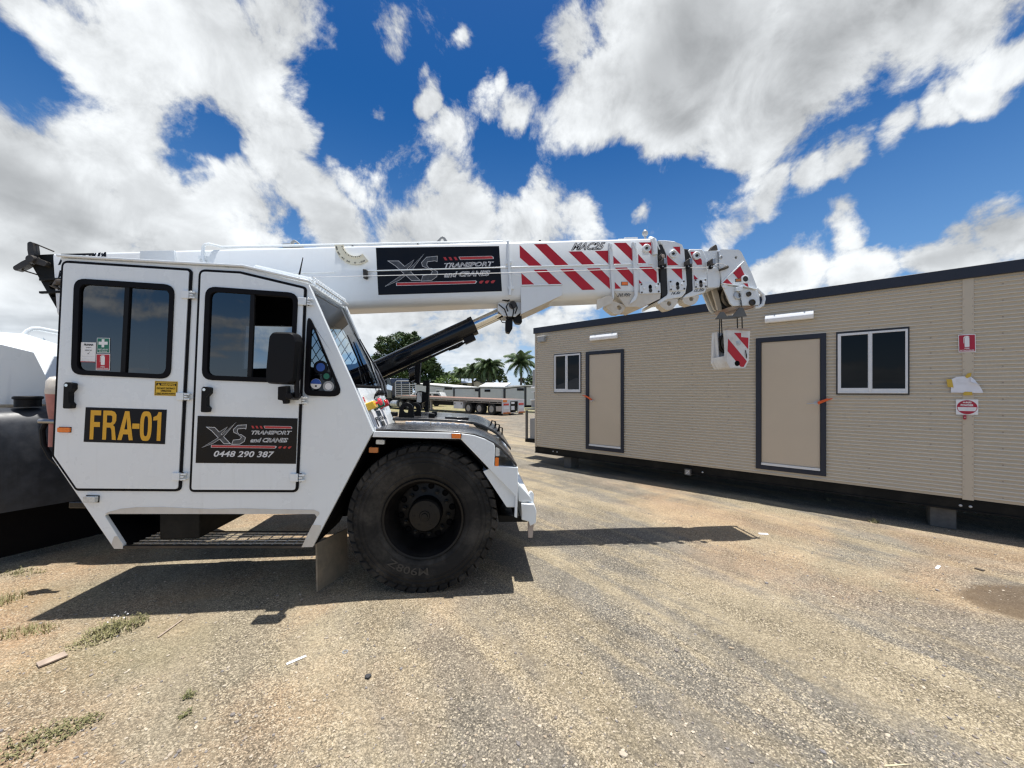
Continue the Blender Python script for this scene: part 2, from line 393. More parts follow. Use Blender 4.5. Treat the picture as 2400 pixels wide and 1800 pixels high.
def make_world():
    w = bpy.data.worlds.new('World'); sc.world = w; w.use_nodes = True; nt = w.node_tree
    bg = nt.nodes['Background']; bg.inputs['Strength'].default_value = SKY_STRENGTH
    sky = nt.nodes.new('ShaderNodeTexSky'); sky.sky_type = 'NISHITA'; sky.sun_disc = False
    sky.sun_elevation = math.asin(SUNV.z); sky.sun_rotation = math.atan2(SUNV.x, SUNV.y)
    sky.altitude = 50; sky.air_density = 1.0; sky.dust_density = .6; sky.ozone_density = 2.5
    hs = nt.nodes.new('ShaderNodeHueSaturation'); hs.inputs['Hue'].default_value = .507; hs.inputs['Saturation'].default_value = 1.45; hs.inputs['Value'].default_value = .74
    L(nt, sky.outputs[0], hs.inputs['Color'])
    tc = nt.nodes.new('ShaderNodeTexCoord'); D = tc.outputs['Generated']
    sp = nt.nodes.new('ShaderNodeSeparateXYZ'); L(nt, D, sp.inputs[0])
    zc = mth(nt, 'MAXIMUM', sp.outputs[2], 0.0)
    # cloud-deck coordinates: where the line of sight meets a flat layer above the yard
    den = mth(nt, 'ADD', zc, .16)
    cb = nt.nodes.new('ShaderNodeCombineXYZ')
    L(nt, mth(nt, 'DIVIDE', sp.outputs[0], den), cb.inputs[0]); L(nt, mth(nt, 'DIVIDE', sp.outputs[1], den), cb.inputs[1])
    P = cb.outputs[0]
    # slightly curled look-up so that blob outlines are ragged
    nw = nt.nodes.new('ShaderNodeTexNoise'); nw.inputs['Scale'].default_value = 5.5; nw.inputs['Detail'].default_value = 5; L(nt, D, nw.inputs['Vector'])
    vs = nt.nodes.new('ShaderNodeVectorMath'); vs.operation = 'SUBTRACT'; L(nt, nw.outputs['Color'], vs.inputs[0]); vs.inputs[1].default_value = (.5, .5, .5)
    vm = nt.nodes.new('ShaderNodeVectorMath'); vm.operation = 'SCALE'; L(nt, vs.outputs[0], vm.inputs[0]); vm.inputs['Scale'].default_value = .16
    va = nt.nodes.new('ShaderNodeVectorMath'); va.operation = 'ADD'; L(nt, D, va.inputs[0]); L(nt, vm.outputs[0], va.inputs[1])
    DW = va.outputs[0]
    def blob(px, py, r, w):
        k = 1.085; a = ray(px * k, py * k).normalized(); b = ray((px + r) * k, py * k).normalized(); c = ray(px * k, (py + r) * k).normalized()
        rad = ((a - b).length + (a - c).length) / 2
        n = nt.nodes.new('ShaderNodeVectorMath'); n.operation = 'DISTANCE'; L(nt, DW, n.inputs[0]); n.inputs[1].default_value = a
        return mrange(nt, n.outputs['Value'], rad * 1.25, rad * .12, 0, w)
    plus = [(450, 90, 260, 1.1), (150, 70, 130, .8), (600, 40, 170, 1), (330, 170, 190, .85), (560, 200, 110, .8), (330, 260, 90, .7),
            (220, 300, 200, .95), (90, 430, 260, 1.1), (560, 330, 130, .95), (600, 250, 110, .9), (480, 430, 190, 1), (640, 400, 90, .8),
            (100, 540, 330, 1.1), (400, 520, 260, 1.1), (720, 500, 140, 1), (900, 510, 180, 1), (830, 50, 80, .8), (905, 150, 42, .72), (1090, 185, 40, .62), (1130, 230, 60, .72), (1010, 90, 30, .55), (690, 150, 30, .5), (990, 310, 105, .9), (925, 190, 55, .8),
            (955, 380, 105, .9), (1130, 470, 150, 1), (1000, 480, 160, 1), (1250, 500, 110, .9), (760, 390, 70, .78), (720, 345, 40, .7), (800, 225, 50, .66), (740, 430, 60, .65), (1115, 70, 50, .5),
            (1060, 220, 70, .6), (1500, 110, 330, 1.3), (1760, 80, 300, 1.3), (1290, 230, 160, 1), (1640, 220, 220, 1.1), (1230, 90, 110, .9), (1960, 60, 220, 1.2), (2100, 60, 160, .9),
            (1430, 280, 120, .9), (1700, 260, 130, .9), (1560, 470, 105, .95), (1640, 420, 95, .95), (1740, 385, 85, .95), (1820, 340, 85, .95), (1930, 310, 80, .9), (2040, 265, 85, .9), (2140, 215, 85, .9), (2215, 140, 90, .9),
            (1850, 490, 80, 1.15), (1395, 462, 36, .85), (1530, 560, 70, .9), (1690, 600, 120, 1), (1880, 590, 120, 1), (2050, 570, 130, 1), (2190, 490, 120, .95), (2090, 520, 90, .9), (2300, 560, 200, 1),
            (850, 700, 170, .95), (1010, 730, 170, .95), (1150, 690, 120, .85), (1260, 620, 110, .9), (1400, 640, 110, .8), (300, 620, 400, 1)]
    minus = [(400, 262, 85, .75), (360, 340, 62, .8), (110, 212, 110, .7), (395, 385, 45, .5), (690, 130, 90, .9), (760, 300, 70, .8), (1100, 350, 110, .6), (1350, 400, 120, .8), (1160, 640, 40, .5), (1500, 385, 110, .7), (2000, 420, 170, .9), (1640, 520, 70, .6), (1330, 660, 40, .5), (870, 750, 40, .4)]
    acc = None
    for b in plus:
        f = blob(*b); acc = f if acc is None else mth(nt, 'MAXIMUM', acc, f)
    # clouds over the rest of the sky, which the photograph does not show
    back = mrange(nt, sp.outputs[1], .62, .25, 0, 1)
    rest = mth(nt, 'MULTIPLY', mrange(nt, noise(nt, .75, 3, .5, P), .42, .68, .0, 1.0), back)
    acc = mth(nt, 'MAXIMUM', acc, rest)
    neg = None
    for b in minus:
        f = blob(*b); neg = f if neg is None else mth(nt, 'MAXIMUM', neg, f)
    acc = mth(nt, 'SUBTRACT', acc, neg)
    f1 = noise(nt, 2.4, 10, .56, P, .5); f2 = noise(nt, 5.5, 15, .67, D, .35)
    rag = mth(nt, 'ADD', mth(nt, 'MULTIPLY', mth(nt, 'SUBTRACT', f1, .5), 1.1), mth(nt, 'MULTIPLY', mth(nt, 'SUBTRACT', f2, .5), 2.7))
    cov = mth(nt, 'ADD', acc, rag)
    alpha = mrange(nt, cov, .26, .74, 0, 1)
    # the thicker the cloud the less light comes through it; billows stay bright
    thick = mrange(nt, mth(nt, 'ADD', acc, mth(nt, 'MULTIPLY', mth(nt, 'SUBTRACT', noise(nt, 1.5, 3, .5, P, .4), .5), 1.5)), .70, 1.40, 0, 1)
    bill = noise(nt, 7.5, 7, .6, D, .3)
    bw = mth(nt, 'MULTIPLY', mrange(nt, bill, .3, .72, -2.4, 1.0), mth(nt, 'SUBTRACT', 1.0, mth(nt, 'MULTIPLY', thick, .72)))
    lum = mth(nt, 'ADD', mth(nt, 'SUBTRACT', 8.3, mth(nt, 'MULTIPLY', thick, 3.9)), bw)
    gb = None
    for b in [(1390, 190, 120, .75), (1480, 240, 120, .6), (1730, 180, 190, 1.0), (1880, 110, 190, 1.0), (2060, 70, 170, .9), (1640, 250, 110, .7), (60, 560, 260, .25), (60, 640, 200, .35), (280, 120, 110, .35), (2150, 480, 70, .5)]:
        f = blob(*b); gb = f if gb is None else mth(nt, 'MAXIMUM', gb, f)
    lum = mth(nt, 'SUBTRACT', lum, mth(nt, 'MULTIPLY', gb, 2.7))
    edge = mrange(nt, cov, .4, 1.0, .72, 1.0)
    lum = mth(nt, 'MULTIPLY', lum, edge)
    cc = nt.nodes.new('ShaderNodeCombineColor')
    L(nt, mth(nt, 'MULTIPLY', lum, .955), cc.inputs[0]); L(nt, mth(nt, 'MULTIPLY', lum, .985), cc.inputs[1]); L(nt, mth(nt, 'MULTIPLY', lum, 1.0), cc.inputs[2])
    blue = mixc(nt, mrange(nt, sp.outputs[2], .62, .02, 0, .50), hs.outputs[0], (2.3, 4.3, 7.4))
    col = mixc(nt, mth(nt, 'MULTIPLY', alpha, .96), blue, cc.outputs[0])
    hz = mrange(nt, sp.outputs[2], .20, -.02, 0, .55)
    col = mixc(nt, hz, col, (5.6, 6.6, 7.8))
    L(nt, col, bg.inputs['Color'])
    w.cycles.sampling_method = 'MANUAL'; w.cycles.sample_map_resolution = 512
make_world()

# ------------------------------------------------------------------ ground
def ground_material():
    m, nt, b = nodes_of('gravel_ground')
    p = wpos(nt)
    tr = nt.nodes.new('ShaderNodeMapping'); tr.vector_type = 'TEXTURE'; tr.inputs['Rotation'].default_value = (0, 0, R(-53)); tr.inputs['Scale'].default_value = (5, .62, 1)
    L(nt, p, tr.inputs['Vector'])
    sp = nt.nodes.new('ShaderNodeSeparateXYZ'); L(nt, p, sp.inputs[0]); X, Y = sp.outputs[0], sp.outputs[1]
    trk = noise(nt, 1.0, 6, .62, tr.outputs[0], .6)
    big = noise(nt, .55, 5, .6, p, .4); mid = noise(nt, 3.2, 6, .65, p)
    sand, grey, clay = (.352, .294, .200), (.160, .154, .142), (.43, .295, .178)
    gm = mrange(nt, mth(nt, 'ADD', mth(nt, 'MULTIPLY', trk, .85), mth(nt, 'MULTIPLY', mid, .25)), .47, .62)
    # loose grey gravel gathers where the yard is driven on: to the right of the crane and across the far yard
    near = mrange(nt, X, -2.6, .8, .18, 1.0)
    far = mth(nt, 'MULTIPLY', mrange(nt, Y, 15, 19), mrange(nt, Y, 40, 30))
    gm = mth(nt, 'MAXIMUM', mth(nt, 'MULTIPLY', gm, near), mth(nt, 'MULTIPLY', far, mrange(nt, mid, .25, .6, .55, 1)))
    col = mixc(nt, mth(nt, 'MULTIPLY', gm, .74), sand, grey)
    cl = mth(nt, 'MULTIPLY', mrange(nt, big, .40, .66), mth(nt, 'MAXIMUM', mrange(nt, X, .2, -1.9, .12, 1.0), mth(nt, 'MULTIPLY', mrange(nt, X, 1.2, 2.6, 0, .7), mrange(nt, Y, 2.7, 3.6))))
    col = mixc(nt, cl, col, clay)
    # pebbles: each its own tone, darker between them
    def vor(scale, out='Color', feat='F1'):
        v = nt.nodes.new('ShaderNodeTexVoronoi'); v.feature = feat; v.inputs['Scale'].default_value = scale
        if out == 'Distance' and feat == 'F1': pass
        L(nt, p, v.inputs['Vector']); return v
    va, vb = vor(122), vor(250)
    def tone(v, lo, hi):
        s_ = nt.nodes.new('ShaderNodeSeparateColor'); L(nt, v.outputs['Color'], s_.inputs[0])
        return mrange(nt, s_.outputs[0], 0, 1, lo, hi, 'LINEAR'), s_.outputs[1]
    ta, sa = tone(va, .46, 1.50); tb, sb = tone(vb, .52, 1.46)
    gap = mrange(nt, va.outputs['Distance'], .32, .62, 1.0, .55)
    def mul(c, f, k):
        g_ = nt.nodes.new('ShaderNodeMix'); g_.data_type = 'RGBA'; g_.blend_type = 'MULTIPLY'; g_.inputs[0].default_value = k
        cc = nt.nodes.new('ShaderNodeCombineColor')
        for i in range(3): L(nt, f, cc.inputs[i])
        L(nt, c, g_.inputs[6]); L(nt, cc.outputs[0], g_.inputs[7]); return g_.outputs[2]
    # compacted dirt hides most of the stones; they show where the gravel is loose
    loose = mrange(nt, noise(nt, 1.7, 6, .65, tr.outputs[0], .4), .36, .60, .55, 1.0)
    near_g = mrange(nt, Y, 8.5, 2.5, .45, 1.0); loose = mth(nt, 'MULTIPLY', loose, near_g)
    def mulf(c, f, fac):
        g_ = nt.nodes.new('ShaderNodeMix'); g_.data_type = 'RGBA'; g_.blend_type = 'MULTIPLY'; L(nt, fac, g_.inputs[0])
        cc = nt.nodes.new('ShaderNodeCombineColor')
        for i in range(3): L(nt, f, cc.inputs[i])
        L(nt, c, g_.inputs[6]); L(nt, cc.outputs[0], g_.inputs[7]); return g_.outputs[2]
    col = mulf(col, ta, loose); col = mulf(col, tb, mth(nt, 'MULTIPLY', loose, .9)); col = mulf(col, gap, mth(nt, 'MULTIPLY', loose, .5))
    fine = noise(nt, 34, 5, .7, p); col = mul(col, mrange(nt, fine, .25, .75, .80, 1.18), 1.)
    pat = noise(nt, 1.3, 7, .68, p, .5); col = mul(col, mrange(nt, pat, .3, .72, .80, 1.16), 1.)
    # wheel ruts: long soft bands along the way vehicles drive
    rt = nt.nodes.new('ShaderNodeMapping'); rt.vector_type = 'TEXTURE'; rt.inputs['Rotation'].default_value = (0, 0, R(-50)); rt.inputs['Scale'].default_value = (14, .42, 1); L(nt, p, rt.inputs['Vector'])
    rut = noise(nt, 1.0, 3, .5, rt.outputs[0], .25); col = mul(col, mrange(nt, rut, .36, .64, .92, 1.07), 1.)
    crack = noise(nt, 5.0, 10, .72, tr.outputs[0], .8); col = mul(col, mrange(nt, crack, .60, .70, 1.0, .72), 1.)
    # light straw-coloured chips among the stones
    col = mixc(nt, mth(nt, 'MULTIPLY', mrange(nt, sa, .88, .91), mth(nt, 'MULTIPLY', loose, .7)), col, (.64, .55, .40))
    col = mixc(nt, mth(nt, 'MULTIPLY', mrange(nt, sb, .9, .93), mth(nt, 'MULTIPLY', loose, .5)), col, (.13, .11, .10))
    # damp patch by the right-hand edge and bark crumbs beside it
    def spot(cx, cy, rx, ry, soft, ns):
        dx = mth(nt, 'DIVIDE', mth(nt, 'SUBTRACT', X, cx), rx); dy = mth(nt, 'DIVIDE', mth(nt, 'SUBTRACT', Y, cy), ry)
        d = mth(nt, 'SQRT', mth(nt, 'ADD', mth(nt, 'MULTIPLY', dx, dx), mth(nt, 'MULTIPLY', dy, dy)))
        return mrange(nt, mth(nt, 'ADD', d, mth(nt, 'MULTIPLY', mth(nt, 'SUBTRACT', mid, .5), ns)), 1 + soft, 1 - soft)
    a = ground(2450, 1418)
    col = mixc(nt, mth(nt, 'MULTIPLY', spot(a.x, a.y, .62, .34, .12, .5), .72), col, (.115, .078, .048))
    for (px, py, rx, ry) in ((330, 1500, .55, .25), (200, 1560, .5, .2), (60, 1400, .6, .25)):
        q = ground(px, py); col = mixc(nt, mth(nt, 'MULTIPLY', spot(q.x, q.y, rx, ry, .5, .8), .14), col, (.22, .20, .10))
    # thin grass along the far verges
    gv = mth(nt, 'MULTIPLY', mrange(nt, Y, 30, 34), mrange(nt, mid, .38, .62))
    col = mixc(nt, mth(nt, 'MULTIPLY', gv, .8), col, (.13, .17, .04))
    L(nt, col, b.inputs['Base Color']); b.inputs['Roughness'].default_value = .9; b.inputs['Specular IOR Level'].default_value = .2
    h = mth(nt, 'ADD', mth(nt, 'MULTIPLY', mth(nt, 'SUBTRACT', .6, va.outputs['Distance']), 1.0), mth(nt, 'MULTIPLY', fine, .9))
    h = mth(nt, 'ADD', h, mth(nt, 'MULTIPLY', mid, 2.2)); h = mth(nt, 'ADD', h, mth(nt, 'MULTIPLY', vb.outputs['Distance'], -.6))
    bump(nt, b, h, .55, .014)
    M['ground'] = m; return m
ground_material()
WF0 = Frame((0, 0, 0), 0)
mb = MB(); mb.quad((-400, -60, 0), (400, -60, 0), (400, 500, 0), (-400, 500, 0), 'ground')
tag(mb.build('ground', smooth=0), kind='structure')
def gravel():
    """loose stones lying on the near ground, one mesh"""
    rnd = random.Random(3); mb = MB()
    base = []
    for k in range(6):
        bm = bmesh.new(); bmesh.ops.create_icosphere(bm, subdivisions=1, radius=1)
        for v in bm.verts: v.co *= rnd.uniform(.72, 1.2)
        base.append(([v.co.copy() for v in bm.verts], [tuple(v.index for v in f.verts) for f in bm.faces])); bm.free()
    n = 0
    while n < 5200:
        d = 1.75 + 5.5 * rnd.random() ** 1.7; X = rnd.uniform(-1.45, 1.45) * d
        r = rnd.choice((.004, .005, .005, .006, .006, .007, .008, .010)) * rnd.uniform(.7, 1.25)
        if rnd.random() < .012: r *= 1.8
        vs, fs = rnd.choice(base); a = rnd.random() * 6.28; ca, sa = math.cos(a), math.sin(a); sx, sy, sz = rnd.uniform(.8, 1.5), rnd.uniform(.7, 1.1), rnd.uniform(.4, .7)
        mb.add([(X + r * (v.x * sx * ca - v.y * sy * sa), d + r * (v.x * sx * sa + v.y * sy * ca), r * sz * (v.z + .45)) for v in vs], fs, 'stone'); n += 1
    tag(mb.build('gravel', smooth=0), 'loose pale gravel scattered over the dirt yard', 'gravel', kind='stuff')
M['stone'] = MATS['stone']
gravel()
# ------------------------------------------------------------------ pick-and-carry crane
CF = Frame((0, 3.49, 0), 5.0, -2.0)      # cab frame: plane y=0 is the cab's near side
WF = Frame((0, 3.49, 0), 5.0, 0.0)
BF = Frame((0, 3.49, 0), 5.0, 3.4)       # boom frame
crane = thing('mobile_crane', 'white articulated mobile crane with long red striped boom and black wheels', 'crane', (-1.0, 4.4, 0))

M['farglass'] = glassmat('far_cab_glass', (.27, .31, .35), 1.45)
def make_cab():
    side = z3((449, 640)) + z1((533, 262), (518, 236)) + z2((0, 292), (640, 326), (1192, 462)) + z2((1593, 1362)) + z4((1748, 412), (1292, 1280), (1226, 1410), (1128, 1412)) \
        + z4((1262, 1150), (1245, 1124)) + z3((925, 1124), (903, 1140), (1062, 1386), (1058, 1426), (985, 1426))
    o = CF.P(side)
    rw = round_poly(CF.P(z1((682, 434), (1516, 488), (1480, 1274), (652, 1234))), .08)
    fw = round_poly(CF.P(z2((330, 502), (1100, 556), (1065, 1310), (294, 1280))), .08)
    qw = round_poly(CF.P(z2((1204, 745), (1455, 1415), (1172, 1402))), [.02, .06, .05])
    mb = MB(); mb.prism(CF, o, 0, .035, 'white', [rw, fw, qw])
    # roof, rear and floor skins between the side and the inner wall
    inner = [o[2], o[3], o[4], o[5]]
    W = .86
    def skin(a, b, y0, y1, t, m):
        d = V((b[0] - a[0], b[1] - a[1])); n = V((d.y, -d.x)).normalized() * t
        mb.prism(CF, [a, b, (b[0] + n.x, b[1] + n.y), (a[0] + n.x, a[1] + n.y)], y0, y1, m)
    skin(o[2], o[3], .035, W, .03, 'white'); skin(o[3], o[4], .035, W, .03, 'white'); skin(o[4], o[5], .035, W, .03, 'white')
    skin(o[0], o[1], .035, W, .03, 'white'); skin(o[16 if len(o) > 16 else -1], o[0], .035, W, .03, 'arch')
    skin(o[6], o[7], .035, W, .03, 'white')
    # floor above the step
    fl = CF.P(z3((560, 930)) + z4((1520, 930)))
    fz = CF.p(*z4((600, 1075))[0])[1]
    xr_ = CF.p(*z3((1000, 1120))[0])[0]; mb.prism(CF, [(o[0][0] + .10, fz), (xr_ + .25, fz), (xr_ + .12, fz - .25), (o[-1][0] + .04, o[-1][1] + .03)], .40, .44, 'arch')
    mb.box(CF, fl[0][0], CF.p(*z4((1385, 1060))[0])[0], .035, W, fz - .02, fz + .03, 'black')
    # inner wall with openings that let daylight through
    iw = [o[1], o[2], o[3], o[4], o[5], o[6], (o[7][0], o[7][1]), (o[7][0] - .25, fz), (o[0][0] + .2, fz), o[0]]
    hole1 = CF.P(z2((640, 822), (1090, 832), (1080, 1185), (620, 1195)), W)
    h2 = round_poly(CF.P(z2((1205, 850), (1490, 852), (1625, 1150), (1200, 1185)), W), .04)
    h1 = [(x + .0, z) for x, z in hole1]
    mb.prism(CF, iw, W, W + .03, 'white2', [h1, h2], mb='white')
    cab = mb.build('cab_body', crane, .006)
    # lining of the cab
    l = MB(); ii = inset([(x, z) for x, z in iw], .03)
    l.prism(CF, ii, W - .02, W - .004, 'interior', [inset(h1, -.004), inset(h2, -.004)])
    l.build('lining', cab, 0)
    pn = MB(); pn.flat(CF, inset(h1, -.006), W + .012, 'farglass'); pn.build('far_window_pane', cab, 0, 0)
    # diamond mesh guard over the far-side window
    g = MB(); (xa, za), (xb, zb) = h2[0], h2[-1]
    xs = [q[0] for q in h2]; zs = [q[1] for q in h2]; x0, x1, z0, z1_ = min(xs), max(xs), min(zs), max(zs)
    st = .085; k = -14
    for dirn in (1, -1):
        for k in range(-14, 20):
            # clip slanted wire to the opening's bounding box
            p = []
            for i in range(41):
                z = z0 + (z1_ - z0) * i / 40; x = x0 + k * st + dirn * (z - z0) * .62
                if in_poly((x, z), h2): p.append((x, z + .006 * math.sin(i * 2.1)))
            if len(p) > 1: g.tube([CF.w(x, W - .035, z) for x, z in (p[0], p[len(p) // 2], p[-1])], .0045, 'blackm', 5)
    g.build('mesh_guard', cab, 0)
    # gutter along the roof edge
    gt = MB(); rp = CF.P(z1((512, 232)) + z2((0, 288), (640, 322), (1196, 452)))
    for a, b in zip(rp, rp[1:]):
        gt.prism(CF, [a, b, (b[0], b[1] + .018), (a[0], a[1] + .018)], -.028, .06, 'white')
    gt.build('roof_gutter', cab, .004)
    return cab, o
def in_poly(p, poly):
    c = False; n = len(poly)
    for i in range(n):
        a, b = poly[i], poly[i - 1]
        if (a[1] > p[1]) != (b[1] > p[1]) and p[0] < (b[0] - a[0]) * (p[1] - a[1]) / (b[1] - a[1]) + a[0]: c = not c
    return c
CAB, cab_o = make_cab()
def sill_dust():
    m = MB(); y = -.0022
    m.flat(CF, CF.P(z3((906, 1122), (940, 1104), (1040, 1078), (1180, 1064), (1400, 1062)) + z4((0, 1066), (340, 1080), (620, 1074), (900, 1082), (1240, 1086), (1284, 1106), (1286, 1125), (1262, 1148), (1245, 1124)), y), y, 'dustfilm'); m.build('dust_film', CAB, 0, 0)
    m = MB(); m.flat(CF, CF.P(z3((985, 1318), (1014, 1314), (1060, 1388), (1056, 1424), (986, 1424), (962, 1388)), y), y, 'dustfilm'); m.build('dust_film', CAB, 0, 0)
    m = MB(); m.flat(CF, CF.P(z4((1224, 1216), (1300, 1220), (1290, 1278), (1226, 1408), (1130, 1410)), y), y, 'dustfilm'); m.build('dust_film', CAB, 0, 0)
M['dustfilm'] = mat('dusty_white_sill', (.66, .63, .57), .6, var=.06, dust=(.50, .44, .35, .5), streak=.15)
sill_dust()

def hinge(parent, x0, x1, z0, z1_):
    mb = MB(); mb.box(CF, x0, x0 + (x1 - x0) * .62, -.034, -.0165, z0, z1_, 'white')
    h = (z1_ - z0)
    for i in range(3): mb.cyl(CF.w(x1 - .018, -.026, z0 + h * (i * .33 + .03)), CF.w(x1 - .018, -.026, z0 + h * (i * .33 + .29)), .014, 'white', 12)
    mb.cyl(CF.w(x1 - .018, -.026, z0 - .004), CF.w(x1 - .018, -.026, z1_ + .004), .008, 'dark', 10)
    mb.box(CF, x1 - .018, x1 + .012, -.034, -.012, z0 + h * .05, z0 + h * .28, 'white'); mb.box(CF, x1 - .018, x1 + .012, -.034, -.012, z0 + h * .7, z0 + h * .95, 'white')
    mb.build('hinge', parent, .003)
def handle(parent, cx, cz, h):
    mb = MB(); w = .027
    lp = [(cx - w, cz - h / 2), (cx + w * .9, cz - h / 2), (cx + w * 1.15, cz - h / 2 + .035), (cx + w * .45, cz - h / 2 + .055), (cx + w * .35, cz + h / 2 - .085),
          (cx + w * 1.3, cz + h / 2 - .055), (cx + w * 1.3, cz + h / 2 - .008), (cx - w * .6, cz + h / 2), (cx - w, cz + h / 2 - .02)]
    mb.prism(CF, round_poly(lp, .012, 3), -.062, -.0165, 'blackm')
    mb.cyl(CF.w(cx - .005, -.062, cz + h / 2 - .026), CF.w(cx - .005, -.068, cz + h / 2 - .026), .012, 'chrome', 16)
    mb.build('handle', parent, .005)
def cab_window(parent, outer, inner, divx, slide_open=None):
    mb = MB(); o_ = round_poly(CF.P(outer), .085); i_ = round_poly(CF.P(inner), .06)
    mb.prism(CF, o_, -.028, .03, 'seal', [i_]); d0, d1 = CF.p(*divx[0])[0], CF.p(*divx[1])[0]
    zt = max(q[1] for q in i_); zb = min(q[1] for q in i_)
    fr = mb.prism(CF, [(d1 - .018, zb - .005), (d1 + .018, zb - .005), (d0 + .018, zt + .005), (d0 - .018, zt + .005)], -.020, .004, 'blackm')
    f = mb.build('window_frame', parent, .005)
    xa, xb = min(q[0] for q in i_), max(q[0] for q in i_)
    for s, y in ((0, -.010), (1, -.004)):
        if s == 1 and slide_open: continue
        q = [p for p in inset(i_, -.006)]
        lo = clip_x(q, (d0 + d1) / 2, s == 1)
        if len(lo) < 3: continue
        g = MB(); g.flat(CF, lo, y, 'glass'); g.build('window_pane', f, 0, 0)
    return f
def clip_x(poly, x, right):
    out = []
    for i in range(len(poly)):
        a, b = poly[i - 1], poly[i]; ia, ib = (a[0] >= x) == right, (b[0] >= x) == right
        if ia != ib:
            t = (x - a[0]) / (b[0] - a[0]); out.append((x, a[1] + t * (b[1] - a[1])))
        if ib: out.append(b)
    return out
def door(outline, r, win, glass, divx, hh, slide=None):
    lp = round_poly(CF.P(outline), r, 6)
    inn = inset(lp, .022)
    w = inset(round_poly(CF.P(win), .085), .014)
    mb = MB(); mb.prism(CF, inn, -.016, 0.001, 'white', [w]); d = mb.build('door', crane, .004)
    s = MB(); s.prism(CF, lp, -.010, .002, 'seal', [inset(lp, .0205)]); s.build('door_seal', d, .003)
    cab_window(d, win, glass, divx, slide)
    handle(d, *hh)
    return d, lp
def hp(*q): return [CF.p(*a) for a in q]
# rear door
D1, d1lp = door(z1((542, 260), (1645, 332), (1668, 360)) + z3((1572, 926), (666, 920), (460, 622)), [.06, .03, .03, .05, .04, .05],
         z1((668, 420), (1526, 476), (1490, 1286), (640, 1246)), z1((716, 470), (1486, 520), (1452, 1245), (692, 1208)), (z1((1118, 460))[0], z1((1078, 1250))[0]),
         (*CF.p(*z1((592, 1425))[0], -.05), .215))
for a, b in ((z1((1590, 525)), z1((1692, 598))), (z1((1546, 1400)), z1((1646, 1468))), (z3((1510, 760)), z3((1614, 828)))):
    (xa, za), (xb, zb) = CF.p(*a[0]), CF.p(*b[0]); hinge(D1, xa, xb, zb, za)
# front door
D2, d2lp = door(z2((250, 336), (610, 356), (1180, 492)) + z4((1106, 934), (166, 932)), [.06, .0, .04, .05, .045],
         z2((318, 488), (1112, 546), (1075, 1322), (284, 1292)), z2((360, 532), (1072, 582), (1040, 1280), (330, 1252)), (z2((720, 520))[0], z2((690, 1290))[0]),
         (*CF.p(*z2((302, 1460))[0], -.05), .215), True)
for a, b in ((z2((1116, 585)), z2((1222, 655))), (z2((1090, 1432)), z2((1176, 1500))), (z4((1046, 768)), z4((1152, 838)))):
    (xa, za), (xb, zb) = CF.p(*a[0]), CF.p(*b[0]); hinge(D2, xa, xb, zb, za)
def board(name, parent, F, quad, y, m, extra=None, t=.002):
    lp = F.P(quad, y); mb = MB(); mb.prism(F, lp, y, y + t, m)
    if extra: extra(mb)
    return mb.build(name, parent, 0, 0)
def Lp(F, y, *pts): return [F.p(a, b, y) for a, b in pts]
YD = -.019
# fleet number
def fra(mb):
    a = Lp(CF, YD - .002, *z3((772, 478), (1392, 492), (784, 226)))
    GL = (((0, 0), (0, 1), (.145, 1), (.145, .83), (.052, .83), (.052, .60), (.135, .60), (.135, .43), (.052, .43), (.052, 0)), None), \
        (((.175, 0), (.175, 1), (.29, 1), (.335, .96), (.358, .86), (.358, .66), (.34, .56), (.315, .51), (.340, .45), (.348, .3), (.365, 0), (.31, 0), (.297, .34), (.28, .42), (.228, .42), (.228, 0)), ((.228, .84), (.285, .84), (.302, .80), (.302, .63), (.285, .585), (.228, .585))), \
        (((.385, 0), (.475, 1), (.535, 1), (.60, 0), (.545, 0), (.53, .2), (.462, .2), (.443, 0)), ((.476, .37), (.518, .37), (.502, .76))), \
        (((.585, .40), (.585, .58), (.685, .58), (.685, .40)), None), \
        ([(.775 + .082 * math.copysign(abs(math.cos(t)) ** .6, math.cos(t)), .5 + .515 * math.copysign(abs(math.sin(t)) ** .75, math.sin(t))) for t in [k * math.pi / 14 for k in range(28)]], [(.775 + .030 * math.copysign(abs(math.cos(t)) ** .6, math.cos(t)), .5 + .35 * math.copysign(abs(math.sin(t)) ** .75, math.sin(t))) for t in [k * math.pi / 14 for k in range(28)]]), \
        (((.935, 0), (.935, .72), (.875, .70), (.875, .82), (.925, .88), (.945, 1), (.988, 1), (.988, 0)), None)
    def am(q): return (a[0][0] + (a[1][0] - a[0][0]) * q[0] + (a[2][0] - a[0][0]) * q[1], a[0][1] + (a[1][1] - a[0][1]) * q[0] + (a[2][1] - a[0][1]) * q[1])
    for g, h in GL:
        o = [am(q) for q in g]; o = o if area(o) > 0 else o[::-1]; hh = [am(q) for q in h] if h else None
        if hh and area(hh) > 0: hh = hh[::-1]
        mb.flat(CF, o, YD - .0015, 'amber', [hh] if hh else ())
board('fleet_number_sign', D1, CF, z3((740, 200), (1440, 222), (1424, 520), (722, 500)), YD, 'ink', fra)
